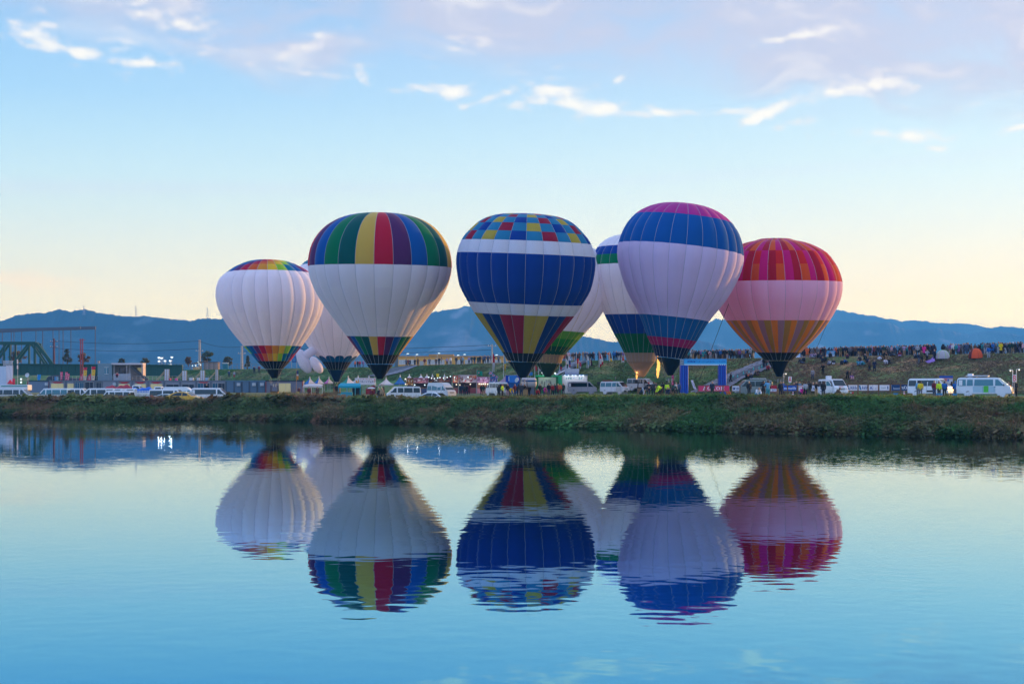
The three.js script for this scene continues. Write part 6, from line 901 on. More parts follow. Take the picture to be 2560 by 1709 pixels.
function letterSign(px, y0, y1, D, ch, label) { const s = D / F, X = wx(px, D), gy = landH(X, D), o = thing('letter_sign', label, 'sign', [X, gy, -D]), H = (y) => wy(y, D) - gy, w = (y1 - y0) * s * 0.56; part('board', box(w, (y1 - y0) * s, 0.06, 0, (H(y0) + H(y1)) / 2, 0, 0.01), M(0.75, 0.73, 0.72, 0.5), o); part('letter', sheet(w * 0.98, (y1 - y0) * s * 0.98, 0, (H(y0) + H(y1)) / 2, 0.033), printMat(canvasTex(96, 160, (g) => { g.fillStyle = '#f3ecec'; g.fillRect(0, 0, 96, 160); g.fillStyle = '#f0505c'; g.font = 'bold 190px sans-serif'; g.fillText(ch, 4, 146, 88); })), o); part('pole', bar([0, 0, -0.05], [0, H(y1), -0.05], 0.04), poleGrey, o); }
letterSign(1975.5, 941, 956, 187, 'A', 'white sign with a big red letter A on a pole');
letterSign(2537, 936.5, 954.5, 150, 'B', 'white sign with a big pink letter B at the right edge');
for (const [px, yl, D, dx, label] of [[1960, 935.5, 190, 5, 'arm lamp over the letter A sign'], [2533, 927, 151, -7, 'left arm lamp over the letter B sign'], [2542, 925, 154, 6, 'right arm lamp over the letter B sign']]) { const s = D / F, X = wx(px, D), gy = landH(X, D), o = thing('arm_lamp', label, 'lamp', [X, gy, -D]), h = wy(yl - 2, D) - gy; part('post', bar([0, 0, 0], [0, h, 0], 0.045), poleGrey, o); part('arm', bar([0, h, 0], [dx * s, h + 0.06, 0.1], 0.035), poleGrey, o); part('shade', new THREE.ConeGeometry(0.14, 0.14, 10, 1, true).translate(dx * s, h + 0.05, 0.1), std([0.5, 0.5, 0.52], 0.5, { side: THREE.DoubleSide }), o); bulb(o, dx * s, h - 0.06, 0.12, 0.085); lampLight(o, dx * s, h - 0.12, 0.3, 7); }
{ const D = 163, s = D / F, X = wx(2366, D), gy = landH(X, D), o = thing('notice_board', 'notice board with blue heading behind the people in blue jackets', 'notice board', [X, gy, -D]), H = (y) => wy(y, D) - gy; part('panel', box(33 * s, 30 * s, 0.06, 0, H(956), 0), M(0.55, 0.55, 0.66, 0.6), o); part('heading', box(34 * s, 6 * s, 0.09, 0, H(942), 0), M(0.01, 0.08, 0.42, 0.5), o); part('orange_line', box(32 * s, 1.2 * s, 0.08, 0, H(946), 0.01), M(0.75, 0.15, 0.05, 0.5), o); for (const [x, y, w, c] of [[-2, 950, 7, [0.6, 0.05, 0.08]], [5, 950, 4, [0.02, 0.1, 0.5]], [-7, 960, 4, [0.4, 0.3, 0.2]], [3, 962, 4, [0.05, 0.25, 0.5]]]) part('poster', box(w * s, 5 * s, 0.02, x * s, H(y), 0.045), M(...c, 0.6), o); for (const x of [-15, 15]) part('post', bar([x * s, 0, -0.05], [x * s, H(942), -0.05], 0.05), poleGrey, o); }
{ const D = 178, s = D / F, X = wx(1732, D), gy = landH(X, D), o = thing('nobori_white', 'leaning white banner with a red tip under the arch', 'banner', [X, gy, -D]); part('cloth', grid(5, 9, (i, j) => [(3 + i * 1.5 - j * 1.0) * s, wy(972, D) - gy + j / 8 * 22 * s, 0.04 * Math.sin(i + j)]), cloth2([0.6, 0.58, 0.75]), o); part('pole', bar([9 * s, 0, 0], [1 * s, wy(949, D) - gy, 0], 0.03), poleGrey, o); }
{ const D = 206, s = D / F, X = wx(1682, D), gy = landH(X, D), o = thing('pink_banner', 'narrow bright pink upright banner left of the blue arch', 'banner', [X, gy, -D]); part('cloth', grid(5, 9, (i, j) => [(i - 2) * 1.5 * s, wy(962, D) - gy + j / 8 * 25 * s, 0.03 * Math.sin(i + j)], null), printMat(canvasTex(32, 128, (g) => { g.fillStyle = '#d80a72'; g.fillRect(0, 0, 32, 128); g.strokeStyle = '#f8d8ea'; g.lineWidth = 3; ['バ', 'ル', 'ン', 'タ'].forEach((c, i) => glyphs(g, c, 6, 8 + i * 30, 20)); }), { side: THREE.DoubleSide }), o); part('pole', bar([-3.2 * s, 0, 0], [-3.2 * s, wy(936, D) - gy, 0], 0.03), poleGrey, o); }
{ const D = 246, X = wx(1512, D), gy = landH(X, D), o = thing('crate_stack', 'brown crates on a stand behind the white van roof', 'crates', [X, gy, -D]), s = D / F; part('stand', box(38 * s, wy(954, D) - gy, 1, 0, (wy(954, D) - gy) / 2, 0), M(0.06, 0.06, 0.08, 0.8), o); for (let i = 0; i < 4; i++) part('crate', box(6 * s, 4 * s, 0.5, (-2 + i * 6.3) * s, wy(951.5, D) - gy, 0, 0.02), M(0.24, 0.09, 0.05, 0.8), o); }
{ const D = 248, X = wx(1560, D), gy = landH(X, D), o = thing('red_navy_canopy', 'long low red and navy canopy behind the two white vans', 'canopy', [X, gy, -D]), s = D / F; part('red_half', box(23 * s, 3 * s, 2, -11.5 * s, wy(952.5, D) - gy, 0, 0.05), M(0.4, 0.03, 0.05, 0.7), o); part('navy_half', box(23 * s, 3 * s, 2, 11.6 * s, wy(952.5, D) - gy, 0, 0.05), M(0.01, 0.03, 0.1, 0.7), o); for (const x of [-22, 22]) part('post', bar([x * s, 0, 0.8], [x * s, wy(953, D) - gy, 0.8], 0.05), poleGrey, o); }
// ramps up the levee
function ramp(label, U, Lw, strips) {
  const n = 46, at = (P, t) => { const q = t * (P.length - 1), k = Math.min(P.length - 2, Math.floor(q)); return [lerp(P[k][0], P[k + 1][0], q - k), lerp(P[k][1], P[k + 1][1], q - k)]; }, o = thing('levee_ramp', label, 'ramp', [0, 0, 0]); o.userData.kind = 'structure';
  const pts = []; for (let i = 0; i < n; i++) { const a = at(U, i / (n - 1)), b = at(Lw, i / (n - 1)), Da = hit(...a), Db = hit(...b); pts.push([[wx(a[0], Da), Da], [wx(b[0], Db), Db]]); }
  strips.forEach(([f0, f1, mat, name, lift]) => part(name, grid(n, 9, (i, j) => { const f = lerp(f0, f1, j / 8), X = lerp(pts[i][0][0], pts[i][1][0], f), D = lerp(pts[i][0][1], pts[i][1][1], f); return [X, landH(X, D) + lift, -D]; }, (i, j, x, y, z) => [x / 8, z / 8]), mat, o));
}
const paveTex = dataTex(256, 256, (x, y) => { const c = 150 + (fbm(x / 12, y / 12, 4) - 0.5) * 110; return [c, c, c * 1.03]; }), pale = std([0.62, 0.6, 0.64], 0.9, { map: paveTex, side: THREE.DoubleSide }), asphalt = std([0.28, 0.3, 0.32], 0.95, { map: paveTex, side: THREE.DoubleSide });
ramp('pale ramp climbing the levee right of the blue arch', [[1725, 983], [1830, 933], [1912, 900]], [[1806, 983], [1858, 949], [1948, 914]], [[0, 0.38, pale, 'path_strip', 0.2], [0.38, 0.78, asphalt, 'road_strip', 0.19], [0.78, 1, pale, 'path_strip', 0.2]]);
ramp('pale ramp climbing the levee right of the striped balloon skirt', [[916, 943], [988, 920], [1030, 914.5]], [[958, 943], [1006, 932], [1047, 915]], [[0, 0.62, asphalt, 'road_strip', 0.2], [0.62, 1, pale, 'path_strip', 0.21]]);
ramp('pale ramp climbing the levee behind the tricolour flags', [[1392, 934], [1418, 914], [1440, 904.5]], [[1416, 936], [1440, 919], [1476, 904.5]], [[0, 0.55, pale, 'path_strip', 0.2], [0.55, 1, asphalt, 'road_strip', 0.2]]);
// cones
function cone(px, py, hpx, label, bands, group, lying) { const q = onLand(px, py), D = -q[2], h = hpx / F * D, t = thing('traffic_cone', label, 'traffic cone', [q[0], q[1] + (lying ? 0.12 : 0.02), q[2]], 0, group); const st = (f0, f1, m, n) => part(n, new THREE.CylinderGeometry(lerp(0.15, 0.035, f1), lerp(0.15, 0.035, f0), h * (f1 - f0), 14).translate(0, h * (f0 + f1) / 2, 0), m, t); bands.forEach((m, i) => st(i / bands.length, (i + 1) / bands.length, m, i % 2 ? 'band' : 'body')); part('foot', box(0.38, 0.05, 0.38, 0, 0.03, 0, 0.02), bands[0], t); if (lying) t.rotation.z = 1.4; }
const tealC = M(0.0, 0.42, 0.38, 0.5), whiteC = M(0.75, 0.76, 0.8, 0.5), redCn = M(0.65, 0.02, 0.03, 0.5);
[[1833, 948], [1844.4, 948], [1859.3, 938], [1873, 937], [1884.2, 928.5], [1898.3, 927.5], [1905.3, 922], [1919.8, 919]].forEach(([x, y], i) => cone(x, y, 10.5, `teal cone on the levee ramp, ${['lowest', 'second from the bottom', 'third from the bottom', 'fourth from the bottom', 'fifth from the bottom', 'sixth from the bottom', 'second from the top', 'topmost, beside the balloon skirt'][i]}`, [tealC, tealC, M(0.25, 0.6, 0.62, 0.5), tealC], 'teal cones along the ramp'));
cone(1983, 990, 11, 'red and white cone before the blue board', [redCn, whiteC, redCn, whiteC], 'red and white cones'); cone(2261, 987, 12, 'red and white striped cone before the dark blue board', [redCn, whiteC, redCn, whiteC, redCn], 'red and white cones'); cone(2134, 985, 9, 'red and white cone lying on its side in the grass', [redCn, whiteC], 'red and white cones', true);
[[2349, 993, 13], [2388, 994, 8], [2240, 992, 10]].forEach(([px, py, w], i) => { const q = onLand(px, py); const t = thing('blue_mat', ['blue mat in the grass below the people in yellow vests', 'small blue mat left of the two-tone van', 'blue mat in the grass below the dark blue board'][i], 'mat', [q[0], q[1] + 0.2, q[2]]); part('mat', box(w / F * -q[2], 0.14, 0.5, 0, 0.1, 0, 0.03), M(0.01, 0.25, 0.55, 0.6), t); part('edge', box(w / F * -q[2] * 1.02, 0.03, 0.52, 0, 0.19, 0), M(0.02, 0.3, 0.6, 0.6), t); });
// small things on the levee
function domeTent(px, py, wpx, hpx, label, mats, seam) { const D = crestDepth(px) - 2, X = wx(px, D), y = landH(X, D), s = D / F, w = wpx * s / 2, h = hpx * s, t = thing('dome_tent', label, 'dome tent', [X, y - 0.05, -D]); for (let k = 0; k < 6; k++) { const a0 = k * Math.PI / 3 + 0.4, a1 = a0 + Math.PI / 3; part('tent_panel', grid(7, 9, (i, j) => { const a = lerp(a0, a1, i / 6), f = j / 8, r = Math.cos(f * Math.PI / 2) ** 0.8 * (1 - 0.05 * Math.sin(Math.PI * i / 6)); return [Math.cos(a) * w * r, Math.sin(f * Math.PI / 2) * h, Math.sin(a) * w * r]; }), mats[k % mats.length], t); const c = new THREE.CatmullRomCurve3([0, 0.25, 0.5, 0.75, 1].map((f) => { const r = Math.cos(f * Math.PI / 2) ** 0.8 + 0.01; return new THREE.Vector3(Math.cos(a0) * w * r, Math.sin(f * Math.PI / 2) * h + 0.01, Math.sin(a0) * w * r); })); part('tent_pole', new THREE.TubeGeometry(c, 12, 0.025, 5), seam, t); } return t; }
domeTent(2358, 886, 35, 22, 'grey-white dome tent with lime piping on the levee top', [cloth2([0.5, 0.47, 0.5]), cloth2([0.44, 0.42, 0.46])], M(0.3, 0.6, 0.1, 0.6));
domeTent(2440, 885, 34, 25, 'bright orange dome tent with dark opening on the levee top', [cloth2([0.8, 0.1, 0.02]), cloth2([0.75, 0.09, 0.02]), cloth2([0.1, 0.01, 0.015]), cloth2([0.8, 0.1, 0.02]), cloth2([0.78, 0.1, 0.02]), cloth2([0.8, 0.1, 0.02])], M(0.6, 0.1, 0.03, 0.6));
{ const q = onLand(2076, 893), s = -q[2] / F, o = thing('held_banner', 'light blue banner held up before the levee crowd right of the red balloon', 'banner', q); part('cloth', grid(7, 6, (i, j) => [(i / 6 - 0.5) * 21 * s + j * 0.03, j / 5 * 15 * s + 0.1, 0.06 * Math.sin(i * 1.5)]), printMat(canvasTex(64, 48, (g) => { g.fillStyle = '#4aa0d8'; g.fillRect(0, 0, 64, 48); g.fillStyle = '#b8d4ec'; g.fillRect(0, 30, 64, 18); g.fillStyle = '#90b8e0'; g.fillRect(30, 6, 26, 20); }), { side: THREE.DoubleSide }), o); for (const x of [-10.5, 10.5]) part('stick', bar([x * s, 0, 0], [x * s, 15.5 * s, 0], 0.02, 4), wood, o); }
{ const q = onLand(2328, 908), s = -q[2] / F, o = thing('purple_cloth', 'purple sheet spread on the slope below the grey-white dome tent', 'sheet', q); part('sheet', grid(9, 9, (i, j) => { const u = i / 8, v = j / 8, X = (u - 0.4) * 18 * s, z = -v * 1.4; return [X, landH(q[0] + X, -q[2] - z) - q[1] + 0.08 + 0.5 * u * u * Math.sin(Math.PI * v) + 0.05 * Math.sin(i * 2 + j), z]; }), cloth2([0.36, 0.2, 0.6]), o); part('hem', grid(9, 2, (i, j) => { const X = (i / 8 - 0.4) * 18 * s; return [X, landH(q[0] + X, -q[2]) - q[1] + 0.06 + j * 0.04, 0.03]; }), cloth2([0.45, 0.3, 0.66]), o); }
{ const q = onLand(2200, 902), s = -q[2] / F, o = thing('white_bag', 'big pale plastic bag on the slope left of the sitting pair', 'bag', q); part('bag', new THREE.IcosahedronGeometry(5 * s, 2).scale(1.2, 0.85, 0.8).translate(0, 4 * s, 0), M(0.55, 0.62, 0.74, 0.4), o); part('knot', new THREE.ConeGeometry(1.2 * s, 3 * s, 7).translate(0, 9 * s, 0), M(0.6, 0.66, 0.76, 0.4), o); }
{ const a = new THREE.Vector3(wx(1822, 193), wy(760, 193), -193), b = new THREE.Vector3(wx(1750, 205), wy(945, 205), -205), c = new THREE.CatmullRomCurve3([a, a.clone().lerp(b, 0.5).add(new THREE.Vector3(-0.15, -0.5, 0)), b]); one('tether_rope', 'thin dark rope slanting down from the tilted lavender balloon', 'rope', new THREE.TubeGeometry(c, 24, 0.035, 5), M(0.03, 0.05, 0.07, 0.8)); }
{ const a = new THREE.Vector3(wx(2080, 205), wy(790, 205), -206), b = new THREE.Vector3(wx(2036, 215), wy(885, 215), -215), c = new THREE.CatmullRomCurve3([a, a.clone().lerp(b, 0.5), b]); one('tether_rope', 'thin dark rope slanting down from the right side of the red balloon', 'rope', new THREE.TubeGeometry(c, 16, 0.03, 5), M(0.03, 0.05, 0.07, 0.8)); }
{ const pts = [[1958, 979], [1978, 981], [2002, 983], [2038, 981]].map(([x, y]) => { const q = onLand(x, y + 3, 0.62); return new THREE.Vector3(...q); }); one('barrier_tape', 'yellow tape strung low before the blue board', 'tape', new THREE.TubeGeometry(new THREE.CatmullRomCurve3(pts), 24, 0.035, 4), M(0.75, 0.5, 0.02, 0.5)); }
// ---------------------------------------------------------------- people: each body one continuous skin from a field of tapered bones, clothes and hair over it
const V3 = (x, y, z) => [x, y, z];
function fieldMesh(bones, box, res, k = 0.035) {           // bones: [a, b, ra, rb]; box: centre and half sizes
  const mc = new MarchingCubes(res, new THREE.MeshStandardMaterial(), false, false, 40000), [cx, cy, cz, hx, hy, hz] = box, half = res / 2;
  const bs = bones.map(([a, b, ra, rb]) => { const d = [b[0] - a[0], b[1] - a[1], b[2] - a[2]], L = d[0] * d[0] + d[1] * d[1] + d[2] * d[2] || 1e-9; return { a, d, L, ra, rb }; });
  for (let z = 0; z < res; z++) for (let y = 0; y < res; y++) for (let x = 0; x < res; x++) {
    const px = cx + (x - half) / half * hx, py = cy + (y - half) / half * hy, pz = cz + (z - half) / half * hz; let m = 9;
    for (const { a, d, L, ra, rb } of bs) { const qx = px - a[0], qy = py - a[1], qz = pz - a[2], t = clamp((qx * d[0] + qy * d[1] + qz * d[2]) / L), e = Math.hypot(qx - d[0] * t, qy - d[1] * t, qz - d[2] * t) - lerp(ra, rb, t), h = clamp(0.5 + 0.5 * (m - e) / k); m = lerp(m, e, h) - k * h * (1 - h); }
    mc.field[z * mc.size2 + y * mc.size + x] = -m;
  }
  mc.isolation = 0; mc.update();
  const n = mc.count, p = new Float32Array(n * 3), q = new Float32Array(n * 3);
  for (let i = 0; i < n; i++) { p[i * 3] = cx + mc.positionArray[i * 3] * hx; p[i * 3 + 1] = cy + mc.positionArray[i * 3 + 1] * hy; p[i * 3 + 2] = cz + mc.positionArray[i * 3 + 2] * hz; const nx = mc.normalArray[i * 3] / hx, ny = mc.normalArray[i * 3 + 1] / hy, nz = mc.normalArray[i * 3 + 2] / hz, L = Math.hypot(nx, ny, nz) || 1; q.set([nx / L, ny / L, nz / L], i * 3); }
  const g = new THREE.BufferGeometry(); g.setAttribute('position', new THREE.BufferAttribute(p, 3)); g.setAttribute('normal', new THREE.BufferAttribute(q, 3)); return g;
}
function pose(o) {                                         // joints: hip, chest, neck, head centre, shoulders, elbows, hands, knees, feet (left, right); faces +z
  const { hip, chest, neck, head, sh, el, ha, kn, ft, hp } = o, B = [], J = [], T = [];
  B.push([hip, chest, 0.115, 0.13], [chest, neck, 0.12, 0.055], [neck, head, 0.055, 0.075], [[head[0], head[1] - 0.05, head[2] + 0.02], [head[0], head[1] + 0.04, head[2] - 0.01], 0.085, 0.098], [[head[0], head[1] - 0.02, head[2] + 0.1], [head[0], head[1] - 0.035, head[2] + 0.115], 0.014, 0.018]);
  for (const s of [-0.095, 0.095]) B.push([[head[0] + s, head[1], head[2]], [head[0] + s, head[1] - 0.03, head[2]], 0.018, 0.014]);
  J.push([[hip[0], hip[1] - 0.06, hip[2]], chest, 0.15 + (o.wide ?? 0), 0.165], [chest, [neck[0], neck[1] - 0.02, neck[2]], 0.16, 0.085]);
  if (o.coat) J.push([[hip[0] - 0.05, hip[1] - 0.32, hip[2]], [hip[0] - 0.02, hip[1], hip[2]], 0.17, 0.16], [[hip[0] + 0.05, hip[1] - 0.32, hip[2]], [hip[0] + 0.02, hip[1], hip[2]], 0.17, 0.16]);
  for (const i of [0, 1]) {
    B.push([sh[i], el[i], 0.05, 0.04], [el[i], ha[i], 0.04, 0.028], [ha[i], [ha[i][0], ha[i][1] - 0.07, ha[i][2] + 0.03], 0.034, 0.022], [hp[i], kn[i], 0.085, 0.055], [kn[i], ft[i], 0.052, 0.034], [ft[i], [ft[i][0], ft[i][1] - 0.03, ft[i][2] + 0.14], 0.042, 0.035], [chest, sh[i], 0.1, 0.055]);
    J.push([[chest[0], chest[1] + 0.05, chest[2]], sh[i], 0.12, 0.082], [sh[i], el[i], 0.08, 0.068], [el[i], ha[i], 0.066, 0.05]);
    T.push([hip, hp[i], 0.14, 0.115], [hp[i], kn[i], 0.112, 0.08], [kn[i], [ft[i][0], ft[i][1] + 0.03, ft[i][2]], 0.078, 0.062]);
  }
  const hair = [[[head[0], head[1] + 0.035, head[2] - 0.022], [head[0], head[1] - 0.01, head[2] - 0.045], 0.1, 0.095]]; if (o.longHair) hair.push([[head[0], head[1] - 0.02, head[2] - 0.07], [head[0], head[1] - 0.22, head[2] - 0.09], 0.085, 0.06]); if (o.hat) hair.push([[head[0], head[1] + 0.05, head[2] + 0.02], [head[0], head[1] + 0.045, head[2] + 0.13], 0.06, 0.03]);
  const bb = o.box ?? [0, 0.88, 0.02, 0.5, 0.95, 0.5], shoes = [0, 1].map((i) => [[ft[i][0], ft[i][1] - 0.025, ft[i][2] - 0.03], [ft[i][0], ft[i][1] - 0.035, ft[i][2] + 0.15], 0.055, 0.05]);
  const hb = [head[0], head[1] - 0.04, head[2], 0.26, 0.3, 0.26];
  return { body: fieldMesh(B, bb, 38), jacket: fieldMesh(J, bb, 34, 0.05), trousers: fieldMesh(T, bb, 32, 0.03), hair: fieldMesh(hair, hb, 16, 0.03), shoes: fieldMesh(shoes, bb, 30, 0.02) };
}
const standLegs = { hp: [V3(-0.1, 0.88, 0), V3(0.1, 0.88, 0)], kn: [V3(-0.11, 0.49, 0.02), V3(0.12, 0.49, 0.01)], ft: [V3(-0.12, 0.09, -0.02), V3(0.14, 0.09, -0.01)] };
const upper = { hip: V3(0, 0.95, 0), chest: V3(0, 1.24, 0), neck: V3(0, 1.45, -0.01), head: V3(0, 1.6, 0.015), sh: [V3(-0.19, 1.38, 0), V3(0.19, 1.38, 0)] };
const POSE = {
  stand: pose({ ...upper, ...standLegs, el: [V3(-0.25, 1.12, -0.02), V3(0.25, 1.12, -0.02)], ha: [V3(-0.26, 0.88, 0.05), V3(0.25, 0.88, 0.06)] }),
  pockets: pose({ ...upper, ...standLegs, hat: true, el: [V3(-0.31, 1.13, -0.05), V3(0.31, 1.13, -0.05)], ha: [V3(-0.2, 0.95, 0.08), V3(0.2, 0.95, 0.08)] }),
  photo: pose({ ...upper, ...standLegs, el: [V3(-0.27, 1.2, 0.17), V3(0.27, 1.22, 0.17)], ha: [V3(-0.07, 1.5, 0.3), V3(0.07, 1.5, 0.3)] }),
  coat: pose({ ...upper, ...standLegs, coat: true, longHair: true, el: [V3(-0.26, 1.12, 0.0), V3(0.26, 1.12, 0.02)], ha: [V3(-0.17, 1.0, 0.18), V3(0.15, 1.05, 0.2)] }),
  walk: pose({ ...upper, hip: V3(0, 0.93, 0), hp: [V3(-0.1, 0.87, 0), V3(0.1, 0.87, 0)], kn: [V3(-0.1, 0.5, 0.2), V3(0.1, 0.46, -0.02)], ft: [V3(-0.11, 0.09, 0.26), V3(0.11, 0.14, -0.34)], el: [V3(-0.25, 1.13, -0.14), V3(0.25, 1.14, 0.08)], ha: [V3(-0.24, 0.93, -0.12), V3(0.23, 0.97, 0.28)] }),
  sit: pose({ hip: V3(0, 0.17, -0.1), chest: V3(0, 0.48, -0.08), neck: V3(0, 0.68, -0.03), head: V3(0, 0.84, 0.03), sh: [V3(-0.19, 0.61, -0.05), V3(0.19, 0.61, -0.05)], el: [V3(-0.25, 0.42, 0.12), V3(0.25, 0.42, 0.12)], ha: [V3(-0.1, 0.42, 0.34), V3(0.1, 0.4, 0.34)], hp: [V3(-0.1, 0.14, -0.05), V3(0.1, 0.14, -0.05)], kn: [V3(-0.14, 0.5, 0.3), V3(0.15, 0.47, 0.32)], ft: [V3(-0.13, 0.09, 0.5), V3(0.15, 0.09, 0.54)], box: [0, 0.46, 0.16, 0.5, 0.56, 0.62] }),
  recline: pose({ hip: V3(0, 0.15, -0.1), chest: V3(0, 0.45, -0.16), neck: V3(0, 0.66, -0.14), head: V3(0, 0.82, -0.1), longHair: true, sh: [V3(-0.19, 0.59, -0.16), V3(0.19, 0.59, -0.16)], el: [V3(-0.3, 0.34, -0.24), V3(0.25, 0.36, 0.02)], ha: [V3(-0.3, 0.08, -0.3), V3(0.12, 0.3, 0.22)], hp: [V3(-0.1, 0.13, -0.05), V3(0.1, 0.13, -0.05)], kn: [V3(-0.12, 0.24, 0.36), V3(0.12, 0.2, 0.38)], ft: [V3(-0.13, 0.09, 0.78), V3(0.14, 0.09, 0.8)], box: [0, 0.44, 0.26, 0.52, 0.56, 0.78] }),
  crouch: pose({ hip: V3(0, 0.42, -0.18), chest: V3(0, 0.66, 0.06), neck: V3(0, 0.82, 0.2), head: V3(0, 0.93, 0.31), sh: [V3(-0.19, 0.77, 0.13), V3(0.19, 0.77, 0.13)], el: [V3(-0.27, 0.54, 0.28), V3(0.27, 0.54, 0.28)], ha: [V3(-0.15, 0.36, 0.44), V3(0.15, 0.36, 0.44)], hp: [V3(-0.1, 0.38, -0.15), V3(0.1, 0.38, -0.15)], kn: [V3(-0.19, 0.47, 0.25), V3(0.19, 0.45, 0.26)], ft: [V3(-0.17, 0.09, -0.05), V3(0.18, 0.09, -0.02)], box: [0, 0.5, 0.1, 0.5, 0.6, 0.6] }),
  bend: pose({ hip: V3(0, 0.92, -0.16), chest: V3(0, 1.04, 0.16), neck: V3(0, 1.08, 0.37), head: V3(0, 1.06, 0.52), sh: [V3(-0.19, 1.04, 0.28), V3(0.19, 1.04, 0.28)], el: [V3(-0.24, 0.76, 0.32), V3(0.24, 0.76, 0.34)], ha: [V3(-0.17, 0.55, 0.46), V3(0.17, 0.56, 0.48)], hp: [V3(-0.1, 0.86, -0.14), V3(0.1, 0.86, -0.14)], kn: [V3(-0.14, 0.48, -0.04), V3(0.14, 0.48, -0.03)], ft: [V3(-0.15, 0.09, -0.12), V3(0.16, 0.09, -0.1)], box: [0, 0.66, 0.14, 0.5, 0.74, 0.66] }),
  point: pose({ ...upper, ...standLegs, el: [V3(-0.4, 1.46, 0.1), V3(0.25, 1.12, -0.02)], ha: [V3(-0.6, 1.58, 0.2), V3(0.25, 0.88, 0.06)], box: [-0.1, 0.88, 0.02, 0.66, 0.95, 0.5] }),
};
const skinMats = [M(0.42, 0.25, 0.17, 0.6), M(0.36, 0.2, 0.13, 0.6)], hairMats = { black: M(0.012, 0.01, 0.01, 0.7), brown: M(0.05, 0.025, 0.015, 0.7), navy: M(0.015, 0.025, 0.07, 0.8), white: M(0.6, 0.6, 0.62, 0.8), red: M(0.4, 0.02, 0.03, 0.8), blue: M(0.02, 0.2, 0.5, 0.8) }, shoeMat = M(0.02, 0.02, 0.022, 0.7), shoeLight = M(0.5, 0.5, 0.52, 0.7);
const COL = { black: [0.012, 0.013, 0.017], navy: [0.012, 0.022, 0.055], 'dark green': [0.012, 0.05, 0.04], grey: [0.14, 0.15, 0.18], 'pale grey': [0.36, 0.38, 0.44], white: [0.66, 0.66, 0.72], red: [0.4, 0.015, 0.03], maroon: [0.16, 0.015, 0.03], orange: [0.7, 0.14, 0.03], yellow: [0.75, 0.55, 0.01], 'neon yellow': [0.62, 0.85, 0.02], pink: [0.75, 0.03, 0.3], 'pale pink': [0.6, 0.36, 0.42], blue: [0.01, 0.12, 0.42], 'light blue': [0.12, 0.34, 0.55], teal: [0.02, 0.25, 0.3], brown: [0.12, 0.07, 0.045], tan: [0.38, 0.25, 0.14], purple: [0.2, 0.1, 0.32], denim: [0.05, 0.08, 0.16], charcoal: [0.035, 0.037, 0.045], lilac: [0.36, 0.28, 0.48], olive: [0.09, 0.09, 0.04] };
let persons = 0;
const standing = { stand: 'standing', pockets: 'standing hands in pockets', photo: 'taking a photo', coat: 'in a long coat', walk: 'walking', sit: 'sitting', recline: 'sitting with legs stretched out', crouch: 'crouching', bend: 'bending over', point: 'pointing' };
function person(p, kind, top, legs, where, { turn = 0, h = 1, hair = 'black', group, light } = {}) {
  const q = POSE[kind], cloth = (c) => M(...COL[c], 0.85), m = part(numbered('person'), q.body, skinMats[persons % 2], scene);
  m.position.set(...p); m.rotation.y = turn; m.scale.setScalar(h);
  part('jacket', q.jacket, cloth(top), m); part('trousers', q.trousers, cloth(legs), m); part(hair === 'navy' || hair === 'white' || hair === 'red' || hair === 'blue' ? 'hat' : 'hair', q.hair, hairMats[hair], m); part('shoes', q.shoes, light ? shoeLight : shoeMat, m);
  persons++;
  return tag(m, `person in ${top} top, ${legs} legs, ${standing[kind]} ${where}`.split(' ').slice(0, 16).join(' '), 'person', group);
}
const R1 = rng(77), pick = (a) => a[Math.floor(R1() * a.length)], topsDark = ['black', 'navy', 'charcoal', 'black', 'navy', 'dark green', 'grey', 'brown', 'maroon', 'black', 'navy', 'grey', 'denim'], topsBright = ['pale grey', 'white', 'red', 'blue', 'light blue', 'lilac', 'tan', 'pale pink', 'orange', 'purple', 'teal', 'olive'], legCols = ['black', 'navy', 'charcoal', 'denim', 'black', 'grey', 'charcoal', 'navy', 'brown', 'tan', 'pale grey'];
const nth = ['first', 'second', 'third', 'fourth', 'fifth', 'sixth', 'seventh', 'eighth', 'ninth', 'tenth', 'eleventh', 'twelfth', 'thirteenth', 'fourteenth', 'fifteenth', 'sixteenth', 'seventeenth', 'eighteenth', 'nineteenth', 'twentieth', 'twenty-first', 'twenty-second', 'twenty-third', 'twenty-fourth', 'twenty-fifth', 'twenty-sixth', 'twenty-seventh', 'twenty-eighth'];
const crest = (px, e) => { let D = crestDepth(px); D -= e * 1.35; const X = wx(px, D); return [X, landH(X, D) - 0.02, -D]; };
// standing along the levee top: stretches from one landmark to the next
const stretch = (list, where, e0 = -0.6) => list.forEach((px, i) => { const k = pick(['stand', 'stand', 'pockets', 'coat', 'photo', 'stand', 'walk']); person(crest(px, e0 - R1() * 1.2), k, R1() < 0.74 ? pick(topsDark) : pick(topsBright), pick(legCols), `${where}, ${nth[i]} from left`, { turn: (R1() - 0.5) * 1.6 + (R1() < 0.25 ? Math.PI : 0), h: 0.93 + R1() * 0.13, hair: R1() < 0.12 ? pick(['navy', 'white', 'brown']) : R1() < 0.2 ? 'brown' : 'black', group: 'people standing along the levee top' }); });
const row = (a, b, step, seed) => { const R = rng(seed), out = []; for (let x = a; x < b; x += step * (0.55 + 0.9 * R())) out.push(x); return out; };
[[887.5, 'orange', 'navy'], [894, 'black', 'charcoal'], [899, 'red', 'denim'], [907.5, 'purple', 'denim']].forEach(([px, c, l], i) => person(crest(px, -0.5), i === 3 ? 'walk' : 'stand', c, l, `on the levee between scalloped and striped balloon skirts, ${nth[i]}`, { turn: (i - 1.5) * 0.5 }));
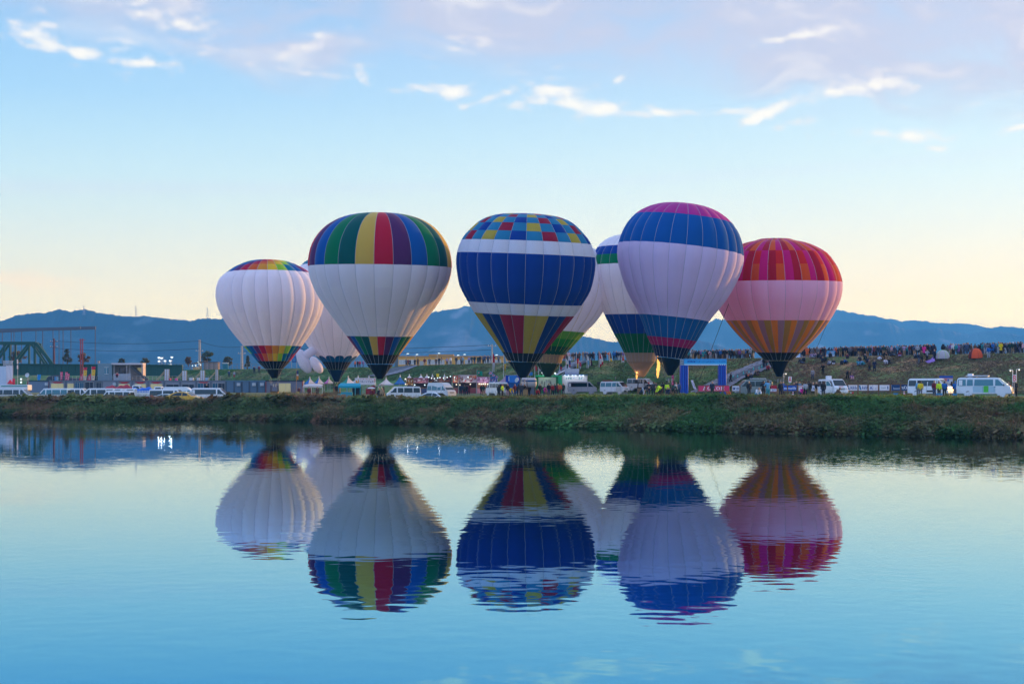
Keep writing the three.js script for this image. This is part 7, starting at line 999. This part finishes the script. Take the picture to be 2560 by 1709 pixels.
stretch([1015.5, 1020.5, 1025, 1037, 1044.5, 1061.5, 1073.5], 'at the yellow building left end'); stretch([1090, 1097.5, 1103.5, 1117.5, 1126.5, 1140.5, 1153, 1156.5], 'before the yellow building middle'); stretch([1172.5, 1179.5, 1186.5, 1195, 1200, 1207.5, 1212, 1220, 1226.5, 1234.5, 1246.5], 'before the yellow building right end');
stretch([1411, 1417, 1422, 1430.5, 1434.5, 1440.5, 1448.5, 1457.5, 1464.5, 1469.5, 1475.5, 1481.5, 1484.5, 1497.5, 1507.5, 1513.5, 1523.5, 1535, 1541.5, 1547.5, 1553.5, 1559], 'behind the flag poles');
stretch(row(1716, 1822, 5.2, 5), 'over the blue arch'); stretch(row(1824, 1886, 5.0, 6), 'between arch and red balloon');
stretch(row(2004, 2066, 5.6, 7), 'right of the red balloon'); stretch(row(2088, 2205, 5.4, 8), 'left of the white bag'); stretch(row(2206, 2338, 6.0, 9), 'left of the grey dome tent'); stretch(row(2378, 2424, 5.4, 10), 'between the two dome tents'); stretch(row(2458, 2558, 6.0, 11), 'right of the orange tent');
person(crest(2503, 0.2), 'coat', 'yellow', 'black', 'with yellow hood right of the orange tent', { hair: 'black' }); person(crest(2473, 1.6), 'stand', 'blue', 'pale grey', 'in front of the crowd right of the orange tent', { turn: 3, light: true }); person(crest(2311, 0.6), 'coat', 'pink', 'black', 'left of the grey dome tent', { turn: 2.6 });
// children and sitters on the levee and people on its slope: [px, foot py, pose, top, legs, where, turn]
const slope = [[2010, 906, 'sit', 'navy', 'black', 'right of the red balloon skirt, dark pair'], [2003, 909, 'recline', 'charcoal', 'denim', 'beside the orange sheet right of the red balloon'], [2031, 895, 'recline', 'lilac', 'pale grey', 'on the levee edge right of the red balloon'], [2038, 893, 'sit', 'pale pink', 'denim', 'on the levee edge below the crowd'], [2046, 896, 'sit', 'black', 'black', 'in the dark group left of the held banner, left one'], [2054, 898, 'sit', 'navy', 'charcoal', 'in the dark group left of the held banner, right one'], [2057, 905, 'sit', 'navy', 'black', 'lower in the group below the held banner, left one'], [2065, 904, 'sit', 'dark green', 'black', 'lower in the group below the held banner, right one'], [2076, 894, 'sit', 'black', 'charcoal', 'in front of the held banner'], [2074, 912, 'recline', 'pale grey', 'denim', 'with a dark-haired friend below the held banner'], [2085, 911, 'recline', 'charcoal', 'white', 'right of the grey-clad friend below the held banner'], [2106, 912, 'sit', 'navy', 'black', 'in the blue mat pair, left'], [2114, 911, 'sit', 'blue', 'black', 'in the blue mat pair, right'], [2119, 897, 'sit', 'maroon', 'black', 'alone below the crowd'], [2146, 914, 'sit', 'teal', 'light blue', 'on a pale blue sheet, left one'], [2156, 914, 'sit', 'light blue', 'teal', 'on a pale blue sheet, right one'], [2163, 899, 'sit', 'black', 'black', 'in the dark pair above the blue sheet, left'], [2168, 902, 'sit', 'dark green', 'black', 'in the dark pair above the blue sheet, right'], [2170, 908, 'sit', 'black', 'navy', 'just behind the two standing on the slope'], [2174.5, 927, 'stand', 'brown', 'black', 'alone with a cap on the open slope', 'white'], [2187, 929, 'coat', 'navy', 'charcoal', 'with a pink bag on the open slope'], [2211, 901, 'bend', 'black', 'black', 'beside the big white bag'], [2215, 911, 'sit', 'white', 'pale grey', 'in the pair right of the white bag, left'], [2222, 911, 'recline', 'black', 'black', 'in the pair right of the white bag, right'], [2229, 891, 'recline', 'charcoal', 'navy', 'on a sheet below the crowd, left of two'], [2250, 892, 'recline', 'maroon', 'lilac', 'on a sheet below the crowd, right of two'], [2298, 912, 'stand', 'navy', 'grey', 'carrying a child left of the purple sheet'], [2305, 906, 'stand', 'olive', 'black', 'behind the person with the child'], [2289, 896, 'sit', 'grey', 'black', 'left of the standing group by the purple sheet'], [2318.5, 904, 'photo', 'pale grey', 'black', 'just left of the purple sheet'], [2337, 904, 'stand', 'navy', 'navy', 'right of the purple sheet'],
  [2058, 939, 'photo', 'black', 'black', 'alone on the lower slope holding up a phone'], [1827.5, 957, 'walk', 'black', 'black', 'down the ramp beside the arch'], [1910, 920, 'stand', 'black', 'navy', 'at the top of the ramp, left of two'], [1917, 919, 'stand', 'brown', 'charcoal', 'at the top of the ramp, right of two'], [1920, 929, 'crouch', 'red', 'black', 'at the top of the ramp'], [1891, 939, 'sit', 'tan', 'black', 'in the middle of the ramp, left'], [1896, 939, 'sit', 'black', 'brown', 'in the middle of the ramp, right'], [1867, 947, 'sit', 'black', 'charcoal', 'on the ramp edge, left of three'], [1873.5, 946, 'sit', 'orange', 'black', 'on the ramp edge, middle of three', 'red'], [1879, 947, 'sit', 'charcoal', 'black', 'on the ramp edge, right of three'], [2120, 949, 'bend', 'black', 'black', 'behind the open van door on the slope'], [2130, 950, 'sit', 'purple', 'pale pink', 'on the slope right of the open van door'], [733, 919, 'stand', 'black', 'black', 'under the blue notice board'], [719, 921, 'bend', 'blue', 'pale grey', 'left of the blue notice board'], [635, 933, 'stand', 'navy', 'black', 'on the slope left of the leftmost skirt'], [647, 931, 'stand', 'maroon', 'charcoal', 'touching the leftmost balloon skirt'], [585, 945, 'stand', 'pale grey', 'red', 'on the slope over the container roofs'], [572, 943, 'stand', 'denim', 'navy', 'left of the red-trousered person'], [2148, 905, 'crouch', 'charcoal', 'black', 'above the pale blue sheet'], [2032, 950, 'stand', 'pale grey', 'denim', 'behind the boards left of the white van']];
slope.forEach(([px, py, k, c, l, where, hat], i) => person(onLand(px, py, k === 'sit' || k === 'recline' ? -0.04 : -0.02), k, c, l, where, { turn: (R1() - 0.5) * 1.1 + (k === 'walk' ? -1.2 : 0), h: 0.96 + R1() * 0.08, hair: hat ?? (i % 5 === 2 ? 'brown' : 'black') }));
// people in the field: [px, D, pose, top, legs, where, turn, hair]
const at = (px, D) => { const X = wx(px, D); return [X, landH(X, D) - 0.02, -D]; };
const field = [[2297, 156, 'stand', 'light blue', 'grey', 'at the right end of the boards', 3.0], [2304, 160, 'stand', 'red', 'navy', 'behind the light blue jacket', 0], [2302, 151, 'stand', 'yellow', 'grey', 'in a yellow vest by the open van door, left', 2.8], [2336.5, 149, 'stand', 'maroon', 'denim', 'left of the second yellow vest', 0.4], [2348.5, 147, 'stand', 'neon yellow', 'charcoal', 'in a yellow vest between maroon and blue', 0.2, 'black'], [2362.5, 148, 'stand', 'blue', 'black', 'before the notice board', 3.0], [2380, 156, 'coat', 'black', 'black', 'right of the notice board', 3.1], [2389, 147, 'stand', 'blue', 'grey', 'touching the two-tone van tail', 3.3, 'blue'], [2540, 152, 'coat', 'black', 'black', 'behind the letter B sign', 0.3], [2522, 158, 'stand', 'maroon', 'black', 'behind the two-tone van nose', 0.2],
  [2059, 152, 'stand', 'black', 'navy', 'before the white van windscreen', 3.1], [2041, 160, 'photo', 'black', 'tan', 'left of the white van', 0.5], [2023.5, 165, 'stand', 'black', 'olive', 'raising arms before the boards', 3.1], [2014.5, 163, 'stand', 'pale grey', 'black', 'left of the arm-raising person', 3.3], [2004.5, 164, 'crouch', 'pink', 'charcoal', 'before the red arrow board', 0.4], [2033, 172, 'stand', 'navy', 'black', 'between boards and white van', 0.1], [2094, 150, 'crouch', 'brown', 'black', 'beside the open door of the white van', 1.2], [1985, 176, 'stand', 'black', 'charcoal', 'behind the letter A board, left of two', 0.2], [1991, 177, 'stand', 'navy', 'black', 'behind the letter A board, right of two', -0.3], [1999, 177, 'stand', 'light blue', 'denim', 'behind the red arrow board', 0.2],
  [1952, 172, 'stand', 'black', 'navy', 'left of the blue script board', 0.2], [1958, 174, 'stand', 'blue', 'charcoal', 'at the left end of the blue script board', 0.4], [1920.5, 136, 'photo', 'light blue', 'teal', 'nearest in the grass under the red balloon', 3.4, 'brown'], [1909, 142, 'photo', 'black', 'black', 'left of the light blue photographer', 3.0], [1894, 141, 'crouch', 'white', 'light blue', 'before the grey-green van', 0.4], [1873, 158, 'stand', 'black', 'charcoal', 'before the grey-green van side', 0.3], [1922, 165, 'pockets', 'maroon', 'black', 'behind the light blue photographer', 2.6, 'brown'], [1781, 168, 'stand', 'navy', 'black', 'before the pink-red board', 0.1], [1790, 184, 'crouch', 'black', 'black', 'between board and right arch column', 1.0], [1820, 180, 'sit', 'orange', 'orange', 'at the foot of the right arch column', 0.2], [1845, 188, 'sit', 'maroon', 'white', 'in the seated row below the ramp, left', 0.4], [1851, 188, 'sit', 'white', 'navy', 'in the seated row below the ramp, right', 0.2],
  [1651, 150, 'bend', 'neon yellow', 'black', 'in the grass left of the arch', -1.2], [1668, 186, 'stand', 'neon yellow', 'black', 'in green-yellow vest by the pink banner', 2.9], [1684, 160, 'bend', 'dark green', 'black', 'before the pink banner', 2.5], [1690, 170, 'stand', 'pale grey', 'charcoal', 'left of the arch column', 1.0], [1697, 178, 'stand', 'denim', 'navy', 'touching the left arch column', 3.0], [1675, 158, 'crouch', 'navy', 'black', 'beside the green-clad worker', -1.0], [1640, 192, 'stand', 'black', 'maroon', 'under the lavender balloon skirt, left', 0.3], [1648, 194, 'bend', 'maroon', 'black', 'under the lavender balloon skirt, middle', 0.8], [1657, 195, 'stand', 'black', 'black', 'under the lavender balloon skirt, right', 2.2], [1634, 176, 'stand', 'charcoal', 'black', 'right of the pale grey van', 3.0], [1622, 172, 'pockets', 'black', 'navy', 'before the pale grey van', 3.1, 'red'], [1611, 164, 'bend', 'black', 'pale grey', 'before the pale grey van nose', 1.4], [1604, 166, 'crouch', 'navy', 'black', 'right of the open van door', 1.2],
  [1408, 216, 'stand', 'dark green', 'black', 'left of the silver van', 0.1], [1400, 214, 'stand', 'orange', 'brown', 'under the green display panel', 2.8], [1395, 216, 'coat', 'maroon', 'black', 'left of the orange jacket', 0.2], [1387, 218, 'stand', 'dark green', 'navy', 'before the green booth, right', 0.2], [1381, 216, 'stand', 'red', 'black', 'before the green booth, middle', 0.1], [1372, 212, 'stand', 'black', 'denim', 'beside the pink jacket', 0.2], [1361, 210, 'bend', 'pink', 'denim', 'before the green booth', 0.6], [1350, 206, 'stand', 'black', 'charcoal', 'left of the pink jacket', 0.4], [1343, 200, 'crouch', 'red', 'black', 'in the grass under the inflatable', 0.3], [1334, 208, 'stand', 'brown', 'charcoal', 'under the inflatable right end', 0.2], [1322, 200, 'stand', 'black', 'black', 'under the inflatable left end', 2.9], [1311, 196, 'photo', 'black', 'navy', 'right of the dark balloon burner', 0.1], [1303, 182, 'stand', 'charcoal', 'navy', 'before the dark balloon basket', 0.0], [1296, 198, 'stand', 'black', 'black', 'at the dark balloon basket, left', 3.1], [1287, 200, 'stand', 'maroon', 'denim', 'left of the dark balloon basket', 0.6], [1276, 196, 'bend', 'yellow', 'brown', 'left of the maroon jacket', 0.6], [1269, 200, 'stand', 'black', 'pale pink', 'right of the white van seen from behind', 0.2], [1256, 188, 'pockets', 'neon yellow', 'black', 'in bright vest beside the white van', 1.2, 'red'], [1247, 184, 'stand', 'black', 'black', 'before the white van seen from behind', 2.6],
  [1209, 226, 'stand', 'dark green', 'tan', 'before the warm pink stall, right', 3.1], [1204, 228, 'stand', 'black', 'black', 'before the warm pink stall, left', 3.0], [1166, 232, 'stand', 'black', 'navy', 'before the wide picture stall, first', 3.1], [1160, 231, 'stand', 'charcoal', 'black', 'before the wide picture stall, second', 2.8], [1152, 230, 'stand', 'navy', 'charcoal', 'before the wide picture stall, third', 3.3], [1172, 233, 'coat', 'maroon', 'black', 'before the wide picture stall, rightmost', 3.1], [948, 194, 'stand', 'black', 'charcoal', 'at the striped balloon basket, left', 0.1], [955, 192, 'stand', 'tan', 'black', 'at the striped balloon basket, right', 0.3], [938, 190, 'crouch', 'light blue', 'navy', 'left of the striped balloon basket', 0.3], [929, 196, 'stand', 'maroon', 'black', 'by the maroon framed stall', 0.1], [772, 226, 'stand', 'maroon', 'black', 'under the white party tent, left', 0.2], [793, 228, 'stand', 'brown', 'charcoal', 'under the white party tent, right', 0.1], [841, 236, 'stand', 'black', 'black', 'under the scalloped balloon skirt', 0.4], [516, 262, 'stand', 'black', 'navy', 'before the container booth with bunting', 0.1], [747, 276, 'crouch', 'maroon', 'black', 'before the long grey container', 0.2]];
field.forEach(([px, D, k, c, l, where, turn, hair], i) => person(at(px, D), k, c, l, where, { turn, h: 0.95 + R1() * 0.09, hair: hair ?? (i % 4 === 1 ? 'brown' : 'black') }));
{ const D = 286, o = person([wx(291.5, D), wy(946, D), -D], 'sit', 'red', 'black', 'on the deck of the upstairs cabin', { turn: 0.3 }); o.position.y = wy(951, 295) + 0.6; }
// the rest of the crowd behind the front row, seen only as heads and shoulders between the others
{ const R = rng(501), cols = ['black', 'navy', 'charcoal', 'grey', 'brown'], gs = []; for (const c of cols) { const list = []; for (let px = 1720; px < 2558; px += 3.2) { if (px > 1886 && px < 2004) continue; if (R() < 0.42 / 1) { const k = ['stand', 'coat', 'pockets'][Math.floor(R() * 3)], q = crest(px + R() * 3, -2.2 - R() * 1.4); if (R() < 0.42) list.push([q, k, (R() - 0.5) * 2, 0.92 + R() * 0.12]); } } gs.push([c, list]); }
  const geo = { }; for (const k of ['stand', 'coat', 'pockets']) geo[k] = mergeGeometries(['jacket', 'trousers', 'hair'].map((n) => { const g = POSE[k][n].clone(); return g; }));
  const c0 = new THREE.Group(); c0.name = 'crowd'; scene.add(c0); tag(c0, 'back rows of the crowd along the levee top', 'crowd', null, 'stuff');
  for (const [c, list] of gs) for (const k of ['stand', 'coat', 'pockets']) { const l = list.filter((q) => q[1] === k); if (!l.length) continue; const im = new THREE.InstancedMesh(geo[k], M(...COL[c], 0.85), l.length), m4 = new THREE.Matrix4(); l.forEach(([q, , tr, h], i) => im.setMatrixAt(i, m4.compose(new THREE.Vector3(...q), new THREE.Quaternion().setFromAxisAngle(new THREE.Vector3(0, 1, 0), tr), new THREE.Vector3(h, h, h)))); im.name = 'figures'; im.userData.kind = 'stuff'; c0.add(im); } }
// ---------------------------------------------------------------- weeds and grass: instanced tufts on the bank, short grass on field and levee
{
  const blade = (R, h, w, lean, bow, az) => { const seg = 4, P = [], idx = [], c = Math.cos(az), s = Math.sin(az), ox = (R() - 0.5) * 0.22, oz = (R() - 0.5) * 0.22; for (let i = 0; i <= seg; i++) { const t = i / seg, y = h * (t - bow * t * t * 0.55), d = lean * t + bow * h * t * t * 0.7, ww = w * (1 - t * 0.92), wob = 0.02 * Math.sin(t * 6 + az * 3); for (const e of [-1, 1]) P.push(ox + c * d - s * ww * e + wob, y, oz + s * d + c * ww * e); if (i < seg) { const k = i * 2; idx.push(k, k + 1, k + 2, k + 1, k + 3, k + 2); } } const g = new THREE.BufferGeometry(); g.setAttribute('position', new THREE.Float32BufferAttribute(P, 3)); g.setIndex(idx); g.computeVertexNormals(); return g; };
  const tuft = (seed, n, h0, h1, w, bow) => { const R = rng(seed), gs = []; for (let i = 0; i < n; i++) gs.push(blade(R, lerp(h0, h1, R()), w * (0.7 + 0.6 * R()), (0.1 + 0.3 * R()) * h1 * 0.6, bow * (0.4 + R()), R() * 6.283)); return mergeGeometries(gs); };
  const leafy = (seed, n, r) => { const R = rng(seed), gs = []; for (let i = 0; i < n; i++) { const s = r * (0.14 + 0.16 * R()), a = R() * 6.28, e = R(), rr = r * Math.sqrt(R()); gs.push(new THREE.PlaneGeometry(s, s * 1.8).rotateX(-0.5 - R() * 1.6).rotateY(a).translate(Math.cos(a) * rr, r * 0.9 * (1 - (rr / r) ** 2) * (0.4 + 0.6 * e), Math.sin(a) * rr)); } const m = mergeGeometries(gs); return m; };
  const kinds = [tuft(1, 16, 0.35, 0.75, 0.016, 0.9), tuft(2, 14, 0.5, 1.0, 0.014, 0.55), leafy(3, 44, 0.5), tuft(4, 18, 0.25, 0.55, 0.018, 1.2), leafy(5, 40, 0.42), tuft(6, 9, 0.8, 1.5, 0.01, 0.3)];
  const leafMat = new THREE.MeshPhysicalMaterial({ color: 0xffffff, roughness: 0.95, specularIntensity: 0.25, transmission: 0.3, thickness: 0, side: THREE.DoubleSide });
  const R = rng(2024), lists = kinds.map(() => []), col = new THREE.Color();
  const N = 150000;
  for (let n = 0; n < N; n++) {
    // along the bank, from the water's edge to a little past the top
    const X = lerp(-78, 48, R()), q = -0.25 + Math.pow(R(), 1.25) * 15, D = bankD(X) + q / 0.76, px = CX + X / D * F; if (px < -120 || px > 2700) continue;
    const y = fieldH(X, D); if (y < -0.05) continue;
    const w = interp([[-60, 6], [-10, 8], [30, 11]], X), t = q / w;                 // 0 at the water, 1 at the top of the bank
    const topNeed = interp([[-100, 979], [0, 979], [250, 979], [420, 982], [470, 992], [520, 985], [600, 973], [680, 967], [760, 966], [860, 975], [960, 982], [1100, 985], [1250, 984], [1500, 982], [1600, 984], [1720, 979], [1850, 981], [1960, 982], [2050, 980], [2100, 977], [2200, 981], [2300, 980], [2420, 986], [2560, 988]], px);
    const patch = fbm(X * 0.16 + 3, D * 0.16 + 9, 3), dryN = fbm(X * 0.3 + 40, D * 0.3, 3), fine = R();
    const reach = wy(topNeed, D) - y;                                             // how tall plants may stand here without rising past the skyline seen in the photo
    const leftness = sstep(1150, 500, px), dry = clamp(sstep(0.46, 0.68, dryN) * 0.9 * lerp(0.75, 1, leftness) + (fine < 0.12 ? 0.35 : 0));
    let k = R() < (t > 0.85 ? 0.1 : 0.42) ? (R() < 0.5 ? 2 : 4) : R() < 0.5 ? 0 : R() < 0.6 ? 3 : 1; if (t > 0.75 && R() < 0.2) k = 5; if (t > 1.2 && R() < 0.6) k = 3;
    let s = (0.7 + 0.75 * R()) * (t < 1.05 ? 1 : 0.72) * lerp(1, 1.25, leftness * sstep(0.2, 0.9, t)), hgt = [0.6, 0.8, 0.45, 0.42, 0.4, 1.25][k] * s; if (t > 0.7) { const lim = Math.max(0.14, reach * (0.72 + 0.5 * R() * R())); if (hgt > lim) s *= lim / hgt; else if (hgt < lim * 0.5 && t < 1.25 && R() < 0.65) s *= Math.min(2.1, lim * 0.85 / hgt); }
    const litTop = sstep(0.62, 1.0, t), lush = sstep(700, 1500, px);  // light on the bank top put into tuft colour, paler and yellower
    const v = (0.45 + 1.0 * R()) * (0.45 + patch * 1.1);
    const g0 = [lerp(0.06, 0.2, litTop), lerp(0.145, 0.235, litTop), lerp(0.042, 0.035, litTop)], b0 = [lerp(0.16, 0.3, R()), lerp(0.11, 0.18, R()), 0.075];
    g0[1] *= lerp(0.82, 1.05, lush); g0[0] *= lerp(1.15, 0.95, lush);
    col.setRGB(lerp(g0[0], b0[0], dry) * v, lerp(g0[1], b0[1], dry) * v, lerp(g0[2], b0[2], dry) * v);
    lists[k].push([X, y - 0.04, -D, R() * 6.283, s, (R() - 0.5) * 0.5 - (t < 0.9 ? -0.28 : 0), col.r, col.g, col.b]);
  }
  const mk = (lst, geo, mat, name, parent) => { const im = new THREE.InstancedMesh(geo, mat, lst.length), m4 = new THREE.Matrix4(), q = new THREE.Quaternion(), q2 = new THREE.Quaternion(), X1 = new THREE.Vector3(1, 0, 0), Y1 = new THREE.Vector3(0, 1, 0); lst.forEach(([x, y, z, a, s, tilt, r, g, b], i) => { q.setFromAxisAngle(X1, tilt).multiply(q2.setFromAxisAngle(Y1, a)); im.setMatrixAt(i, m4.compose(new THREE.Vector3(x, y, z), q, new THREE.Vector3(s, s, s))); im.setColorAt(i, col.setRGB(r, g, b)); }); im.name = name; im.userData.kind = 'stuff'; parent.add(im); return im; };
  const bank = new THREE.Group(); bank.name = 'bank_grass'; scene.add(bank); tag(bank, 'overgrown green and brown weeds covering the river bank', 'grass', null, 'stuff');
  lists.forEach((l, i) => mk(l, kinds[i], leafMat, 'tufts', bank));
  // levee grass: short tussocks that roughen the slope
  const short = [tuft(11, 12, 0.1, 0.24, 0.016, 0.9), tuft(12, 14, 0.08, 0.18, 0.02, 1.1)], ls = [[], []];
  for (let n = 0; n < 70000; n++) {
    const px = lerp(420, 2640, R()), e = R() * 17.2 + 0.25, D0 = crestDepthFast(px), D = D0 - e * 1.38, X = wx(px, D), y = landH(X, D); if (y < 2.2) continue;
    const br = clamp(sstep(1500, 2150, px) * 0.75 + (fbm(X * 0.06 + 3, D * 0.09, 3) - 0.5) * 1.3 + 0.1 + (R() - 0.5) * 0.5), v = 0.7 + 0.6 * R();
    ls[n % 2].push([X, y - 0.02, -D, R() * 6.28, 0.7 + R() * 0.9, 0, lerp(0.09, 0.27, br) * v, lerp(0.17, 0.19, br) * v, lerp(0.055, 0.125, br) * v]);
  }
  const lev = new THREE.Group(); lev.name = 'levee_grass'; scene.add(lev); tag(lev, 'short patchy grass on the levee slope', 'grass', null, 'stuff');
  ls.forEach((l, i) => mk(l, short[i], leafMat, 'tufts', lev));
}
renderer.render(scene, camera);
